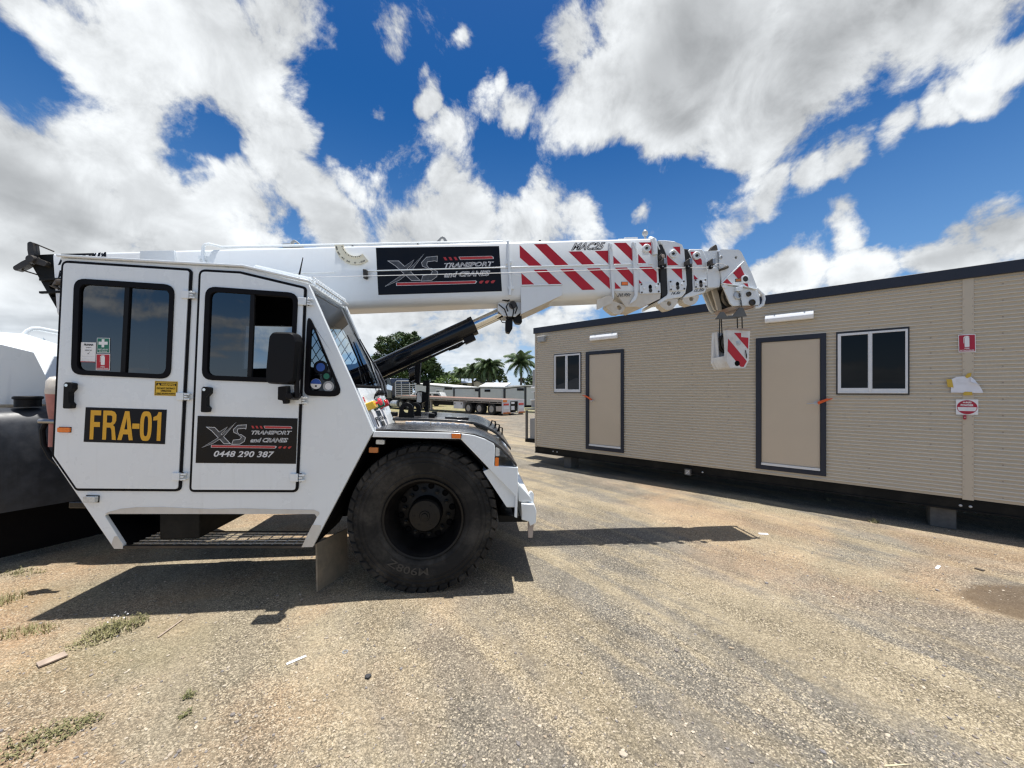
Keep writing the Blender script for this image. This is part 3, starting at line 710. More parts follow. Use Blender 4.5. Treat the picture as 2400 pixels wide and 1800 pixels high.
# company panel: chrome letters X and S, bars and lines of lettering
def company(F, y, TL, TR, BR, BL, phone, kx, ky):
    """returns a function mapping unit coordinates of the panel (u right, v down) to the frame"""
    q = [F.p(*p, y) for p in (TL, TR, BR, BL)]
    def uv(u, v):
        a = (q[0][0] + (q[1][0] - q[0][0]) * u, q[0][1] + (q[1][1] - q[0][1]) * u); b = (q[3][0] + (q[2][0] - q[3][0]) * u, q[3][1] + (q[2][1] - q[3][1]) * u)
        return (a[0] + (b[0] - a[0]) * v, a[1] + (b[1] - a[1]) * v)
    def draw(mb):
        s = ky
        def pg(pts, m, dy): mb.flat(F, [uv(u, v * s) for u, v in pts], y - dy, m)
        def outl(pts, t=.0045):
            t *= 1.25
            lp = [uv(u, v * s) for u, v in pts]; pg(pts, 'silver', .0012)
            il = inset(lp, t)
            mb.flat(F, il, y - .0018, 'silverd')
        # long slash of the X, then its other leg
        outl([(.055, .845), (.060, .83), (.23, .535), (.385, .14), (.355, .24), (.27, .53), (.17, .72)], .0022)
        outl([(.085, .285), (.175, .29), (.24, .46), (.33, .70), (.345, .735), (.27, .735), (.205, .56), (.145, .40)], .004)
        outl([(.215, .42), (.30, .27), (.27, .40), (.235, .48)], .002)
        # S as two hooked strokes
        outl([(.49, .20), (.40, .22), (.355, .34), (.362, .42), (.425, .50), (.40, .40), (.405, .33), (.465, .31), (.485, .33)], .0035)
        outl([(.36, .62), (.345, .75), (.43, .74), (.475, .66), (.485, .55), (.44, .47), (.395, .455), (.44, .54), (.425, .60)], .0035)
        pg([(.66, .225), (.935, .22), (.948, .245), (.948, .29), (.672, .297)], 'silver', .001); pg([(.665, .232), (.932, .228), (.942, .25), (.942, .283), (.676, .29)], 'redbar', .0018)
        pg([(.145, .765), (.79, .765), (.80, .79), (.785, .835), (.145, .835)], 'silver', .001); pg([(.15, .773), (.785, .773), (.79, .79), (.78, .827), (.15, .827)], 'redbar', .0018)
        for k in range(3):
            u = .535 + k * .042; pg([(u, .23), (u + .02, .23), (u + .033, .30), (u + .013, .30)], 'redbar', .0015)
            u = .815 + k * .048; pg([(u, .80), (u + .018, .77), (u + .04, .775), (u + .022, .835), (u + .006, .835)], 'redbar', .0015)
        for tx, a, b, c in (('TRANSPORT', (.535, .47), (.945, .455), (.54, .355)), ('and CRANES', (.53, .685), (.91, .67), (.535, .555))):
            A = [uv(a[0], a[1] * s), uv(b[0], b[1] * s), uv(c[0], c[1] * s)]
            mb.text(F, tx, *A, y - .0012, 'silver', bold=.045, shear=.25)
            mb.text(F, tx, *A, y - .0020, 'silverd', bold=-.018, shear=.25)
        if phone:
            A = [uv(.175, .865), uv(.775, .865), uv(.178, .735)]
            mb.text(F, '0448 290 387', *A, y - .0012, 'silver', bold=.02, shear=.2)
    return draw
dq = z4((233, 275), (1097, 297), (1082, 690), (215, 682))
dr = company(CF, YD, *dq, True, 1, .80)
board('company_sign', D2, CF, dq, YD, 'inkrefl', dr)
# stickers on the rear door and its window
def warn(mb):
    y = YD - .0015; a = Lp(CF, y, *z1((1344, 1306), (1530, 1312), (1526, 1426), (1338, 1420))); mb.flat(CF, a, y, 'ink', [inset(a, .0035)][:1])
    a = Lp(CF, y, *z1((1352, 1318), (1522, 1324), (1520, 1346), (1350, 1340))); mb.flat(CF, a, y - .0005, 'ink')
    for tx, x0, x1, yb, yt in (('WARNING', 1392, 1512, 1344, 1322), ):
        mb.text(CF, tx, *Lp(CF, y, *z1((x0, yb - 2), (x1, yb), (x0, yt))), y - .001, 'yellow', bold=.03)
    tri = Lp(CF, y, *z1((1360, 1340), (1384, 1341), (1372, 1321))); mb.flat(CF, tri, y - .001, 'yellow')
    for tx, x0, x1, yb, yt in (('DO NOT DISTRACT', 1355, 1516, 1372, 1356), ('OPERATOR', 1388, 1480, 1394, 1378), ('WHILST MACHINE WORKING', 1350, 1514, 1414, 1402)):
        mb.text(CF, tx, *Lp(CF, y, *z1((x0, yb), (x1, yb + 3), (x0, yt))), y - .001, 'ink', bold=.03)
board('warning_sticker', D1, CF, z1((1338, 1300), (1536, 1306), (1530, 1432), (1332, 1426)), YD, 'yellow', warn)
YG = -.0135
def firstaid(mb):
    y = YG - .001; B = lambda x0, x1, y0, y1: Lp(CF, y, *z1((x0, y0), (x1, y0), (x1, y1), (x0, y1)))
    a = Lp(CF, YG, *z1((838, 928), (950, 930), (947, 1060), (836, 1058)))
    mb.flat(CF, inset(a, .004), y, 'green')
    mb.flat(CF, Lp(CF, y, *z1((880, 940), (904, 940), (903, 962), (932, 962), (931, 988), (902, 988), (901, 1010), (878, 1010), (879, 988), (852, 987), (853, 961), (880, 962))), y - .001, 'vwhite')
    mb.text(CF, 'FIRST AID KIT', *Lp(CF, y, *z1((848, 1034), (936, 1036), (848, 1022))), y - .001, 'vwhite', bold=.02)
    mb.text(CF, 'IN VEHICLE', *Lp(CF, y, *z1((858, 1048), (926, 1050), (858, 1039))), y - .001, 'vwhite', bold=.02)
board('first_aid_sticker', D1, CF, z1((838, 928), (950, 930), (947, 1060), (836, 1058)), YG, 'vwhite', firstaid, .001)
def fire(F, y, q, mb, split=.72, m='red'):
    def uv(u, v):
        a = (q[0][0] + (q[1][0] - q[0][0]) * u, q[0][1] + (q[1][1] - q[0][1]) * u); b = (q[3][0] + (q[2][0] - q[3][0]) * u, q[3][1] + (q[2][1] - q[3][1]) * u)
        return (a[0] + (b[0] - a[0]) * v, a[1] + (b[1] - a[1]) * v)
    mb.flat(F, round_poly([uv(.04, .04), uv(.96, .04), uv(.96, .96), uv(.04, .96)], abs(q[1][0] - q[0][0]) * .05, 3), y - .001, m)
    mb.flat(F, round_poly([uv(.36, .16), uv(.64, .16), uv(.64, split - .04), uv(.36, split - .04)], abs(q[1][0] - q[0][0]) * .06, 4), y - .002, 'vwhite')
    mb.flat(F, [uv(.40, .09), uv(.56, .09), uv(.66, .13), uv(.58, .15), uv(.56, .17), uv(.44, .17), uv(.44, .12), uv(.33, .2), uv(.33, .5), uv(.30, .5), uv(.30, .17)], y - .0022, 'vwhite')
    mb.text(F, 'FIRE', uv(.36, .83), uv(.64, .83), uv(.36, .75), y - .002, 'vwhite', bold=.02)
    mb.text(F, 'EXTINGUISHER', uv(.08, .94), uv(.92, .94), uv(.08, .865), y - .002, 'vwhite', bold=.02)
fq = z1((832, 1066), (952, 1068), (949, 1210), (828, 1208))
board('fire_extinguisher_sticker', D1, CF, fq, YG, 'vwhite', lambda mb: fire(CF, YG, Lp(CF, YG, *fq), mb), .001)
def insp(mb):
    y = YG - .001
    for tx, x0, x1, yb, yt, b in (('FRANNA', 724, 806, 996, 978, .04), ('QUALITY', 742, 790, 1016, 1007, .01), ('INSPECTED', 734, 794, 1040, 1030, .01)):
        mb.text(CF, tx, *Lp(CF, y, *z1((x0, yb), (x1, yb + 2), (x0, yt))), y, 'ink', bold=b, shear=.2)
    mb.flat(CF, Lp(CF, y, *z1((752, 1058), (760, 1064), (776, 1050), (761, 1070))), y, 'ink')
    for v in (1086, 1108, 1124): mb.flat(CF, Lp(CF, y, *z1((708, v), (816, v + 3), (816, v + 6), (708, v + 3))), y, 'silver')
    mb.flat(CF, Lp(CF, y, *z1((698, 1130), (822, 1134), (822, 1140), (697, 1137))), y - .0005, 'redbar')
board('inspection_sticker', D1, CF, z1((701, 966), (829, 969), (824, 1140), (696, 1137)), YG, 'vwhite', insp, .001)
# side lamps and fittings on the cab
def lamp(parent, name, F, q, y, m, d=.016, base='blackm'):
    lp = F.P(q, y); mb = MB(); mb.prism(F, inset(lp, -.004), y, y + .006, base); mb.prism(F, round_poly(lp, .008, 3), y - d, y, m); return mb.build(name, parent, .004)
lamp(D1, 'side_marker_lamp', CF, z3((512, 374), (614, 376), (612, 416), (511, 414)), -.017, 'orange')
lamp(CAB, 'step_lamp', CF, z3((748, 964), (852, 968), (848, 1020), (746, 1016)), -.006, 'clear', .03)
# quarter window
def quarter():
    mb = MB(); o_ = round_poly(CF.P(z2((1186, 690), (1500, 1440), (1155, 1428))), [.03, .075, .06]); i_ = round_poly(CF.P(z2((1218, 800), (1450, 1392), (1196, 1382))), [.02, .05, .04])
    mb.prism(CF, o_, -.012, .02, 'seal', [i_]); f = mb.build('quarter_window', CAB, .005)
    g = MB(); g.flat(CF, inset(i_, -.005), .012, 'glass2'); g.build('window_pane', f, 0, 0)
    for c, r, m, m2 in (((1294, 1182), 58, 'ink', 'blue'), ((1254, 1326), 44, 'vwhite', 'blue'), ((1362, 1348), 46, 'steel', 'vwhite'), ((1345, 1260), 40, 'ink', 'green')):
        x, z = CF.p(*z2(c)[0]); rr = r / K6 * 3.4 / FPX
        s = MB(); s.prism(CF, circ(x, z, rr, 28), .004, .005, m); s.prism(CF, circ(x, z, rr * .62, 24), .0025, .004, m2)
        if m2 == 'blue' and m == 'vwhite':
            s = MB(); s.prism(CF, circ(x, z, rr, 28), .004, .005, 'vwhite'); s.prism(CF, circ(x, z, rr * .97, 16, 0, 180), .0025, .004, 'blue'); s.prism(CF, [(x - .007, z - .026), (x + .007, z - .026), (x + .007, z - .012), (x - .007, z - .012)], .0025, .004, 'ink')
        s.build('round_sticker', f, 0, 0)
M['glass2'] = glassmat('quarter_glass', (.30, .34, .36), 1.5)
quarter()
# windscreen: pane, tinted strip, wipers
def windscreen():
    a, b = cab_o[5], cab_o[6]; W = .85
    a = (a[0] + .012, a[1] - .03); b = (b[0] - .003, b[1] + .02)
    cut = .36; c = (a[0] + (b[0] - a[0]) * cut, a[1] + (b[1] - a[1]) * cut)
    mb = MB(); mb.quad(CF.w(c[0], .03, c[1]), CF.w(b[0], .03, b[1]), CF.w(b[0], W, b[1]), CF.w(c[0], W, c[1]), 'wsglass')
    mb.quad(CF.w(a[0], .03, a[1]), CF.w(c[0], .03, c[1]), CF.w(c[0], W, c[1]), CF.w(a[0], W, a[1]), 'strip')
    ws = mb.build('windscreen', crane, 0, 0)
    s = MB()
    for y in (W + .02,): s.tube([CF.w(a[0] + .01, y, a[1] + .02), CF.w(b[0] + .01, y, b[1])], .016, 'white', 8)
    s.tube([CF.w(b[0], .03, b[1]), CF.w(b[0], W + .02, b[1])], .012, 'blackm', 8)
    s.build('windscreen_frame', ws, 0)
    # wipers
    for yy, l0, l1, tw in ((.60, .02, .66, .16), (.74, .04, .60, .10)):
        w = MB(); q = lambda t, y, o: CF.w(b[0] + (a[0] - b[0]) * t + .03 + o, y, b[1] + (a[1] - b[1]) * t)
        w.tube([q(-.10, yy, .04), q(.05, yy, .07), q(.30, yy + tw * .4, .05)], [.010, .009, .006], 'steel', 6)
        w.tube([q(-.10, yy - .03, .04), q(.05, yy - .03, .06), q(.28, yy + tw * .4, .05)], .005, 'blackm', 6)
        w.tube([q(.04, yy + tw * .2, .012), q(.32, yy + tw * .45, .03), q(l1, yy + tw * .3, .010)], [.006, .010, .005], 'blackm', 6)
        w.build('wiper', ws, 0)
    return a, b
WSa, WSb = windscreen()
# guard of bent rod over the top of the windscreen, rail on the sloping roof
def roof_guard():
    mb = MB(); a = cab_o[5]
    for k in range(13):
        y = .06 + k * .062
        pts = []
        for i in range(9):
            t = math.pi * i / 8; pts.append(CF.w(a[0] + .02 + .035 * math.cos(t) - .01, y + .02 * math.sin(t * 2) * 0, a[1] + .015 + .055 * math.sin(t)))
        mb.tube(pts, .006, 'white', 6)
    for dx, dz in ((.05, .02), (.018, .07), (-.02, .02)): mb.tube([CF.w(a[0] + dx, .03, a[1] + dz), CF.w(a[0] + dx, .86, a[1] + dz)], .006, 'white', 6)
    r = CF.P(z2((725, 322), (735, 308), (1205, 416), (1222, 436)), .03)
    for yy in (.03, .16): mb.tube([CF.w(x, yy, z) for x, z in r], .010, 'white', 8)
    mb.build('roof_guard', CAB, 0)
    an = MB(); b0, t0 = CF.p(*z2((1108, 400))[0], .35), CF.p(*z2((1143, 235))[0], .35)
    an.tube([CF.w(b0[0], .35, b0[1] - .1), CF.w(b0[0], .35, b0[1]), CF.w((b0[0] + t0[0]) / 2, .35, (b0[1] + t0[1]) / 2), CF.w(t0[0], .35, t0[1])], [.012, .010, .006, .004], 'blackm', 8)
    an.build('antenna', CAB, 0)
roof_guard()
# seat, wheel and dash behind the glass
def inside():
    x, z = CF.p(*z1((1000, 1300))[0]); fz = CF.p(*z4((600, 1075))[0])[1]
    s = MB(); s.box(CF, x + .42, x + .92, .2, .66, fz + .25, fz + .42, 'seatcloth'); s.prism(CF, [(x + .36, fz + .38), (x + .50, fz + .38), (x + .40, fz + 1.05), (x + .28, fz + 1.05)], .2, .66, 'seatcloth')
    s.box(CF, x + .55, x + .8, .3, .56, fz + .03, fz + .25, 'interior'); s.build('seat', CAB, .04)
    d = MB(); bx = WSb
    d.box(CF, bx[0] - .42, bx[0] - .10, .06, .84, fz + .3, bx[1] - .12, 'interior'); d.build('dashboard', CAB, .02)
    st = MB(); c = CF.w(bx[0] - .62, .42, bx[1] - .02); ax = (CF.ex * -.55 + CF.ez * .83)
    st.lathe(c, ax, [(.205, -.014), (.219, 0), (.205, .014), (.191, 0), (.205, -.014)], 'blackm', 28); st.tube([c, c - ax * .3], .03, 'blackm', 8)
    u = ax.cross(V((0, 0, 1))).normalized()
    for k in range(3): st.tube([c, c + Matrix.Rotation(2.1 * k, 3, ax) @ u * .2], .012, 'blackm', 6)
    st.build('steering_wheel', CAB, 0)
inside()
# near mirror on its bracket
def near_mirror():
    y = -.20; lp = round_poly(CF.P(z2((880, 880), (1090, 884), (1112, 960), (1086, 1300), (1040, 1334), (850, 1326), (846, 1240)), y), [.05, .05, .04, .05, .03, .03, .04], 4)
    x0 = min(p[0] for p in lp)
    mb = MB(); c = (sum(p[0] for p in lp) / len(lp), sum(p[1] for p in lp) / len(lp))
    rings = []
    for k, yy in ((.93, y - .055), (.99, y - .03), (1.0, y + .05), (1.0, y + .07)): rings.append([CF.w(c[0] + (p[0] - c[0]) * k, yy, c[1] + (p[1] - c[1]) * k) for p in lp])
    mb.loft(rings, 'blackm')
    m = mb.build('side_mirror', crane, 0, 50)
    a = MB(); arm = CF.P(z2((1088, 1010), (1092, 1100), (1080, 1200), (1080, 1450)), y)
    a.tube([CF.w(p[0], y + .02, p[1]) for p in arm], .020, 'blackm', 10)
    br = CF.P(z2((940, 1352), (1016, 1342), (1020, 1410), (1066, 1400), (1096, 1390), (1096, 1465), (1015, 1460), (1012, 1498), (982, 1498), (980, 1470), (938, 1462)), -.06)
    a.prism(CF, br, -.09, -.02, 'blackm'); q = CF.p(*z2((1080, 1430))[0], -.1); a.cyl(CF.w(q[0], -.22, q[1]), CF.w(q[0], -.05, q[1]), .028, 'blackm', 12)
    a.build('mirror_bracket', m, .006)
    f = MB(); rr = inset([(p[0], p[1]) for p in lp], .02)
    f.build
near_mirror()
# sloping front panel below the windscreen with its boxes and lamps
def front_panel():
    W = .86; a = cab_o[6]; b = cab_o[7]
    mb = MB(); e = .012
    mb.add([CF.w(a[0] + e, .045, a[1]), CF.w(b[0] + e, .045, b[1]), CF.w(b[0] + e, W + .03, b[1]), CF.w(a[0] + e, W + .03, a[1]),
            CF.w(a[0] - .05, .045, a[1]), CF.w(b[0] - .05, .045, b[1]), CF.w(b[0] - .05, W + .03, b[1]), CF.w(a[0] - .05, W + .03, a[1])],
           [(0, 1, 2, 3), (7, 6, 5, 4), (0, 3, 7, 4), (1, 5, 6, 2), (0, 4, 5, 1), (3, 2, 6, 7)], 'white')
    fp = mb.build('front_panel', crane, .004)
    d = V((b[0] - a[0], b[1] - a[1])); n = V((-d.y, d.x)).normalized(); n = n if n.x > 0 else -n
    def S(t, y, h): return CF.w(a[0] + e + d.x * t + n.x * h, y, a[1] + d.y * t + n.y * h)
    def sbox(mb, t0, t1, y0, y1, h0, h1, m, taper=0.):
        lo = [S(t0, y0, h0), S(t1, y0, h0), S(t1, y1, h0), S(t0, y1, h0)]; k = taper * (y1 - y0); kt = taper * (t1 - t0)
        hi = [S(t0 + kt, y0 + k, h1), S(t1 - kt, y0 + k, h1), S(t1 - kt, y1 - k, h1), S(t0 + kt, y1 - k, h1)]
        mb.add(lo + hi, [(3, 2, 1, 0), (4, 5, 6, 7), (0, 1, 5, 4), (1, 2, 6, 5), (2, 3, 7, 6), (3, 0, 4, 7)], m)
    def sq(mb, t0, t1, y0, y1, h, m): mb.quad(S(t0, y0, h), S(t1, y0, h), S(t1, y1, h), S(t0, y1, h), m)
    b1 = MB(); sbox(b1, .36, .53, .06, .16, 0, .075, 'yellowbox'); b1 = b1.build('emergency_stop_box', fp, .008)
    r = MB(); c = S(.43, .12, .075); r.lathe(c, CF.ex * n.x + CF.ez * n.y, [(.012, 0), (.012, .025), (.034, .03), (.034, .05), (.02, .056)], 'redbtn', 20); r.build('stop_button', b1, .002)
    g = MB(); ax = (CF.ex * n.x + CF.ez * n.y); c = S(.44, .30, .0)
    g.lathe(c, ax, [(.045, 0), (.045, .02), (.040, .022), (.040, .09), (.034, .10), (.0, .105)], 'greenlens', 24); g.build('green_lamp', fp, .002)
    g = MB(); c = S(.45, .52, .0); g.lathe(c, ax, [(.042, 0), (.042, .02), (.036, .022), (.036, .08), (.025, .092), (.0, .095)], 'redlens', 24); g.build('red_lamp', fp, .002)
    lb = MB()   # white badge plate with black lettering, red label
    sbox(lb, .56, .97, .10, .62, 0, .004, 'vwhite')
    pf = Frame(S(.97, .10, .0055), 5); pf.ex = CF.ey.copy(); pf.ez = (S(0, 0, 0) - S(1, 0, 0)).normalized(); pf.ey = -ax
    Lz = d.length * .41
    lb.text(pf, 'FRANNA', (.08, Lz * .38), (.46, Lz * .38), (.08, Lz * .64), 0, 'ink', .02)
    lb.prism(pf, [(.19, .01), (.33, .01), (.33, Lz * .34), (.19, Lz * .34)], -.001, 0, 'steel'); lb.prism(pf, [(.19, Lz * .66), (.33, Lz * .66), (.33, Lz * .98), (.19, Lz * .98)], -.001, 0, 'ink')
    lb.prism(pf, [(.06, .02), (.10, .02), (.10, Lz * .60), (.06, Lz * .60)], -.001, 0, 'ink')
    lb.build('badge_plate', fp, 0, 0)
    rl = MB(); sbox(rl, .20, .33, .05, .10, 0, .003, 'vwhite'); sbox(rl, .21, .262, .056, .095, .003, .0036, 'red'); sbox(rl, .268, .322, .056, .095, .003, .0036, 'red'); rl.build('red_label', fp, 0, 0)
    h = MB(); h.tube([S(.20, .42, .03), S(.155, .50, .05), S(.17, .62, .05), S(.19, .72, .04)], [.015, .026, .030, .015], 'blackm', 10)
    for k in range(3): h.tube([S(.18, .46 + k * .05, .04), S(.30, .43 + k * .04, .012), S(.42, .40 + k * .03, .010)], .003, 'blackm', 6)
    h.tube([S(.18, .44, .04), S(.12, .40, .08), S(.20, .33, .05), S(.27, .36, .02)], .009, 'blackm', 6)
    h.build('wiper_motor', fp, 0)
    gd = MB(); gd.tube([S(.12, .78, .04), S(-.35, .80, .03)], .010, 'blackm', 6); gd.tube([S(.0, .86, .06), S(-.55, .86, .02)], .008, 'steel', 6); gd.build('grab_rod', fp, 0)
front_panel()
# step between the cab feet, mud flap
def step():
    mb = MB(); a = CF.p(*z3((1064, 1392))[0]); b = CF.p(*z4((1130, 1412))[0]); zt = a[1]; zb = b[1] + .004
    mb.box(CF, a[0] - .02, b[0] + .02, .004, .03, zb - .012, zt - .01, 'dark'); mb.box(CF, a[0] - .02, b[0] + .02, .34, .36, zb - .012, zt - .01, 'dark')
    n = 16
    for k in range(n + 1):
        x = a[0] + (b[0] - a[0]) * k / n
        mb.prism(CF, [(x - .004, zb), (x + .004, zb), (x + .004, zt - .012), (x - .004, zt - .012)], .03, .34, 'galv')
    for k in range(5): mb.box(CF, a[0], b[0], .075 + k * .06, .081 + k * .06, zb + .005, zt - .016, 'galv')
    mb.build('step', crane, 0)
    # plate wall behind the step opening, at the rear
    f = MB(); q = CF.P(z4((1236, 1365), (1262, 1360), (1262, 1390), (1236, 1400)), .06)
    lp = CF.P(z4((1250, 1372), (1330, 1345), (1560, 1190), (1600, 1700), (1262, 1800)), .10)
    x0 = CF.p(*z4((1254, 1372))[0], .08); xb = CF.p(*z4((1262, 1790))[0], .08)
    pts = [(x0[0], x0[1]), (x0[0] + .012, (x0[1] + xb[1]) / 2), (xb[0], xb[1])]
    vs = []
    for x, z in pts: vs += [CF.w(x, .07, z), CF.w(x + .13, .42, z), CF.w(x + .15, .44, z), CF.w(x + .014, .07, z)]
    f.add(vs, [(0, 4, 5, 1), (4, 8, 9, 5), (3, 2, 6, 7), (7, 6, 10, 11), (0, 3, 7, 4), (4, 7, 11, 8), (8, 11, 10, 9), (0, 1, 2, 3)], 'flap')
    f.build('mud_flap', crane, 0)
M['flap'] = mat('dusty_rubber_flap', (.19, .165, .125), .8, var=.25, dust=(.34, .27, .19, .5))
step()

# ---------------- wheels
def tyre_and_rim(parent_name='wheel'):
    c0 = WF.p(*z5((888, 998))[0], .03); c0 = (c0[0], .662); Rr = .672
    return c0, Rr
def make_wheel(c, yf, Rr, flip=1):
    """c: (x, z) of the hub in WF; yf: y of the outer sidewall"""
    ax = WF.ey * flip; C0 = WF.w(c[0], yf, c[1]); Wd = .46
    w = bpy.data.objects.new('wheel', None); COL.objects.link(w); w.parent = crane
    k = Rr / .672
    tb = MB()
    # sidewall and crown (outer face at 0, axis going inwards)
    prof = [(.345 * k, .075), (.36 * k, .045), (.40 * k, .020), (.415 * k, .012), (.42 * k, .016), (.46 * k, .006), (.515 * k, 0), (.52 * k, .005), (.528 * k, .005), (.533 * k, 0), (.565 * k, .010), (.572 * k, .002), (.590 * k, .012), (.632 * k, .032), (.645 * k, .06), (.646 * k, Wd / 2), (.642 * k, Wd - .075), (.59 * k, Wd - .02), (.52 * k, Wd), (.36 * k, Wd - .05), (.345 * k, Wd - .1)]
    tb.lathe(C0, ax, prof, 'rubber', 96, caps=False)
    # tread blocks: two staggered rows wrapping over the shoulder
    a = ax.cross(V((0, 0, 1))).normalized(); b = ax.cross(a)
    def pol(r, t, h): return C0 + ax * h + a * (r * math.cos(t)) + b * (r * math.sin(t))
    n = 42
    for i in range(n):
        t0 = 2 * math.pi * i / n; dt = 2 * math.pi / n
        for side, ph in ((0, 0), (1, .5)):
            tt = t0 + ph * dt; u0, u1 = tt + dt * .08, tt + dt * .84
            H = (lambda h: h) if side == 0 else (lambda h: Wd - h)
            sk = .10 * dt
            R3, R2, R1 = .672 * k, .662 * k, .622 * k
            outl = [(R1, .010), (R2, .016), (R3, .045), (R3, .205)]
            inn = [(R1 - .012, .024), (.625 * k, .045), (.635 * k, .07), (.638 * k, .205)]
            vs = [];
            for j, (r_, h) in enumerate(outl): vs += [pol(r_, u0 + sk * j * 2, H(h)), pol(r_, u1 + sk * j * 2, H(h))]
            for j, (r_, h) in enumerate(inn): vs += [pol(r_, u0 - dt * .03 + sk * j * 2, H(h)), pol(r_, u1 + dt * .03 + sk * j * 2, H(h))]
            fs = []
            for j in range(3): fs += [(2 * j, 2 * j + 1, 2 * j + 3, 2 * j + 2), (2 * j, 2 * j + 2, 8 + 2 * j + 2, 8 + 2 * j), (2 * j + 1, 8 + 2 * j + 1, 8 + 2 * j + 3, 2 * j + 3)]
            fs += [(0, 8, 9, 1), (6, 7, 15, 14)]
            tb.add(vs, fs, 'rubber')
    # scallops on the shoulder and raised size lettering
    for i in range(n):
        t0 = 2 * math.pi * (i + .42) / n
        tb.lathe(pol(.585 * k, t0, .012), ax, [(.020, .006), (.022, -.004), (.016, -.007), (.0, -.007)], 'rubber', 12)
    t = tb.build('tyre', w, 0, 32)
    vs, fs = glyphs('M908Z', .01, 0)
    x0 = min(q[0] for q in vs); x1 = max(q[0] for q in vs)
    lt = MB(); pts = []; top = []
    for q in vs:
        f = (q[0] - x0) / (x1 - x0)
        rr = (.430 + .070 * (q[1]) / .75) * k; ang = R(276 - 46 * f)
        pts.append(WF.w(c[0] + rr * math.cos(ang), yf - .004 * flip, c[1] + rr * math.sin(ang)))
    lt.add(pts, [tuple(f[::-1]) for f in fs], 'rubtext'); lt.build('raised_lettering', t, 0, 0)
    rb = MB()
    rb.lathe(C0, ax, [(.352 * k, .085), (.368 * k, .030), (.362 * k, .022), (.345 * k, .026), (.335 * k, .05), (.318 * k, .075), (.312 * k, .12), (.292 * k, .17), (.285 * k, .26), (.27 * k, .285), (.15 * k, .262), (.15 * k, .24), (.0, .24)], 'rim', 72, caps=False)
    for i in range(10):
        t0 = 2 * math.pi * (i + .3) / 10; p = pol(.212 * k, t0, .262)
        rb.lathe(p, -ax, [(.021, 0), (.021, .022), (.014, .024), (.014, .05), (.0, .05)], 'rim', 6)
        q = pol(.245 * k, t0 + .3, .272); rb.lathe(q, -ax, [(.030, -.001), (.024, .006), (.018, -.004), (0, -.006)], 'arch', 14)
    rb.build('rim', w, 0, 30)
    hb = MB(); hb.lathe(C0, ax, [(.0, .108), (.045, .110), (.05, .118), (.140 * k, .122), (.155 * k, .14), (.158 * k, .26)], 'rim', 40, caps=False)
    for i in range(6):
        p = pol(.10 * k, i * 1.047, .122); hb.lathe(p, -ax, [(.010, 0), (.010, .006), (0, .006)], 'rim', 6)
    hb.lathe(pol(0, 0, .110), -ax, [(.030, 0), (.026, .012), (0, .014)], 'rim', 16)
    hb.build('hub', w, 0, 30)
    return w
M['rubtext'] = mat('tyre_lettering', (.045, .041, .036), .7)
WC, WR = tyre_and_rim()
W1 = make_wheel(WC, .03, WR)
def wheel_at(dx, dy, turn):
    c = copy_tree(W1, crane)
    m = Matrix.Rotation(R(180) if turn else 0, 4, 'Z'); ctr = WF.w(WC[0], .03 + .23, WC[1]); O = origin(crane)
    tgt = WF.w(WC[0] + dx, .03 + .23 + dy, WC[1]) - O
    c.rotation_euler = (0, 0, R(180) if turn else 0)
    c.location = tgt - m.to_3x3() @ (ctr - O)
    return c
wheel_at(0, 1.95, True)
PIV = WF.w(-3.42, 1.28, 0)
RR = Frame(PIV, -26)                       # steered rear chassis, x forward to the joint
def rear_wheel(y, turn):
    c = copy_tree(W1, crane); ang = R(-31 + (180 if turn else 0)); m = Matrix.Rotation(ang, 3, 'Z'); O = origin(crane); ctr = WF.w(WC[0], .26, WC[1])
    c.rotation_euler = (0, 0, ang); c.location = RR.w(-2.45, y, WC[1]) - O - m @ (ctr - O)
rear_wheel(-.98, False); rear_wheel(.98, True)

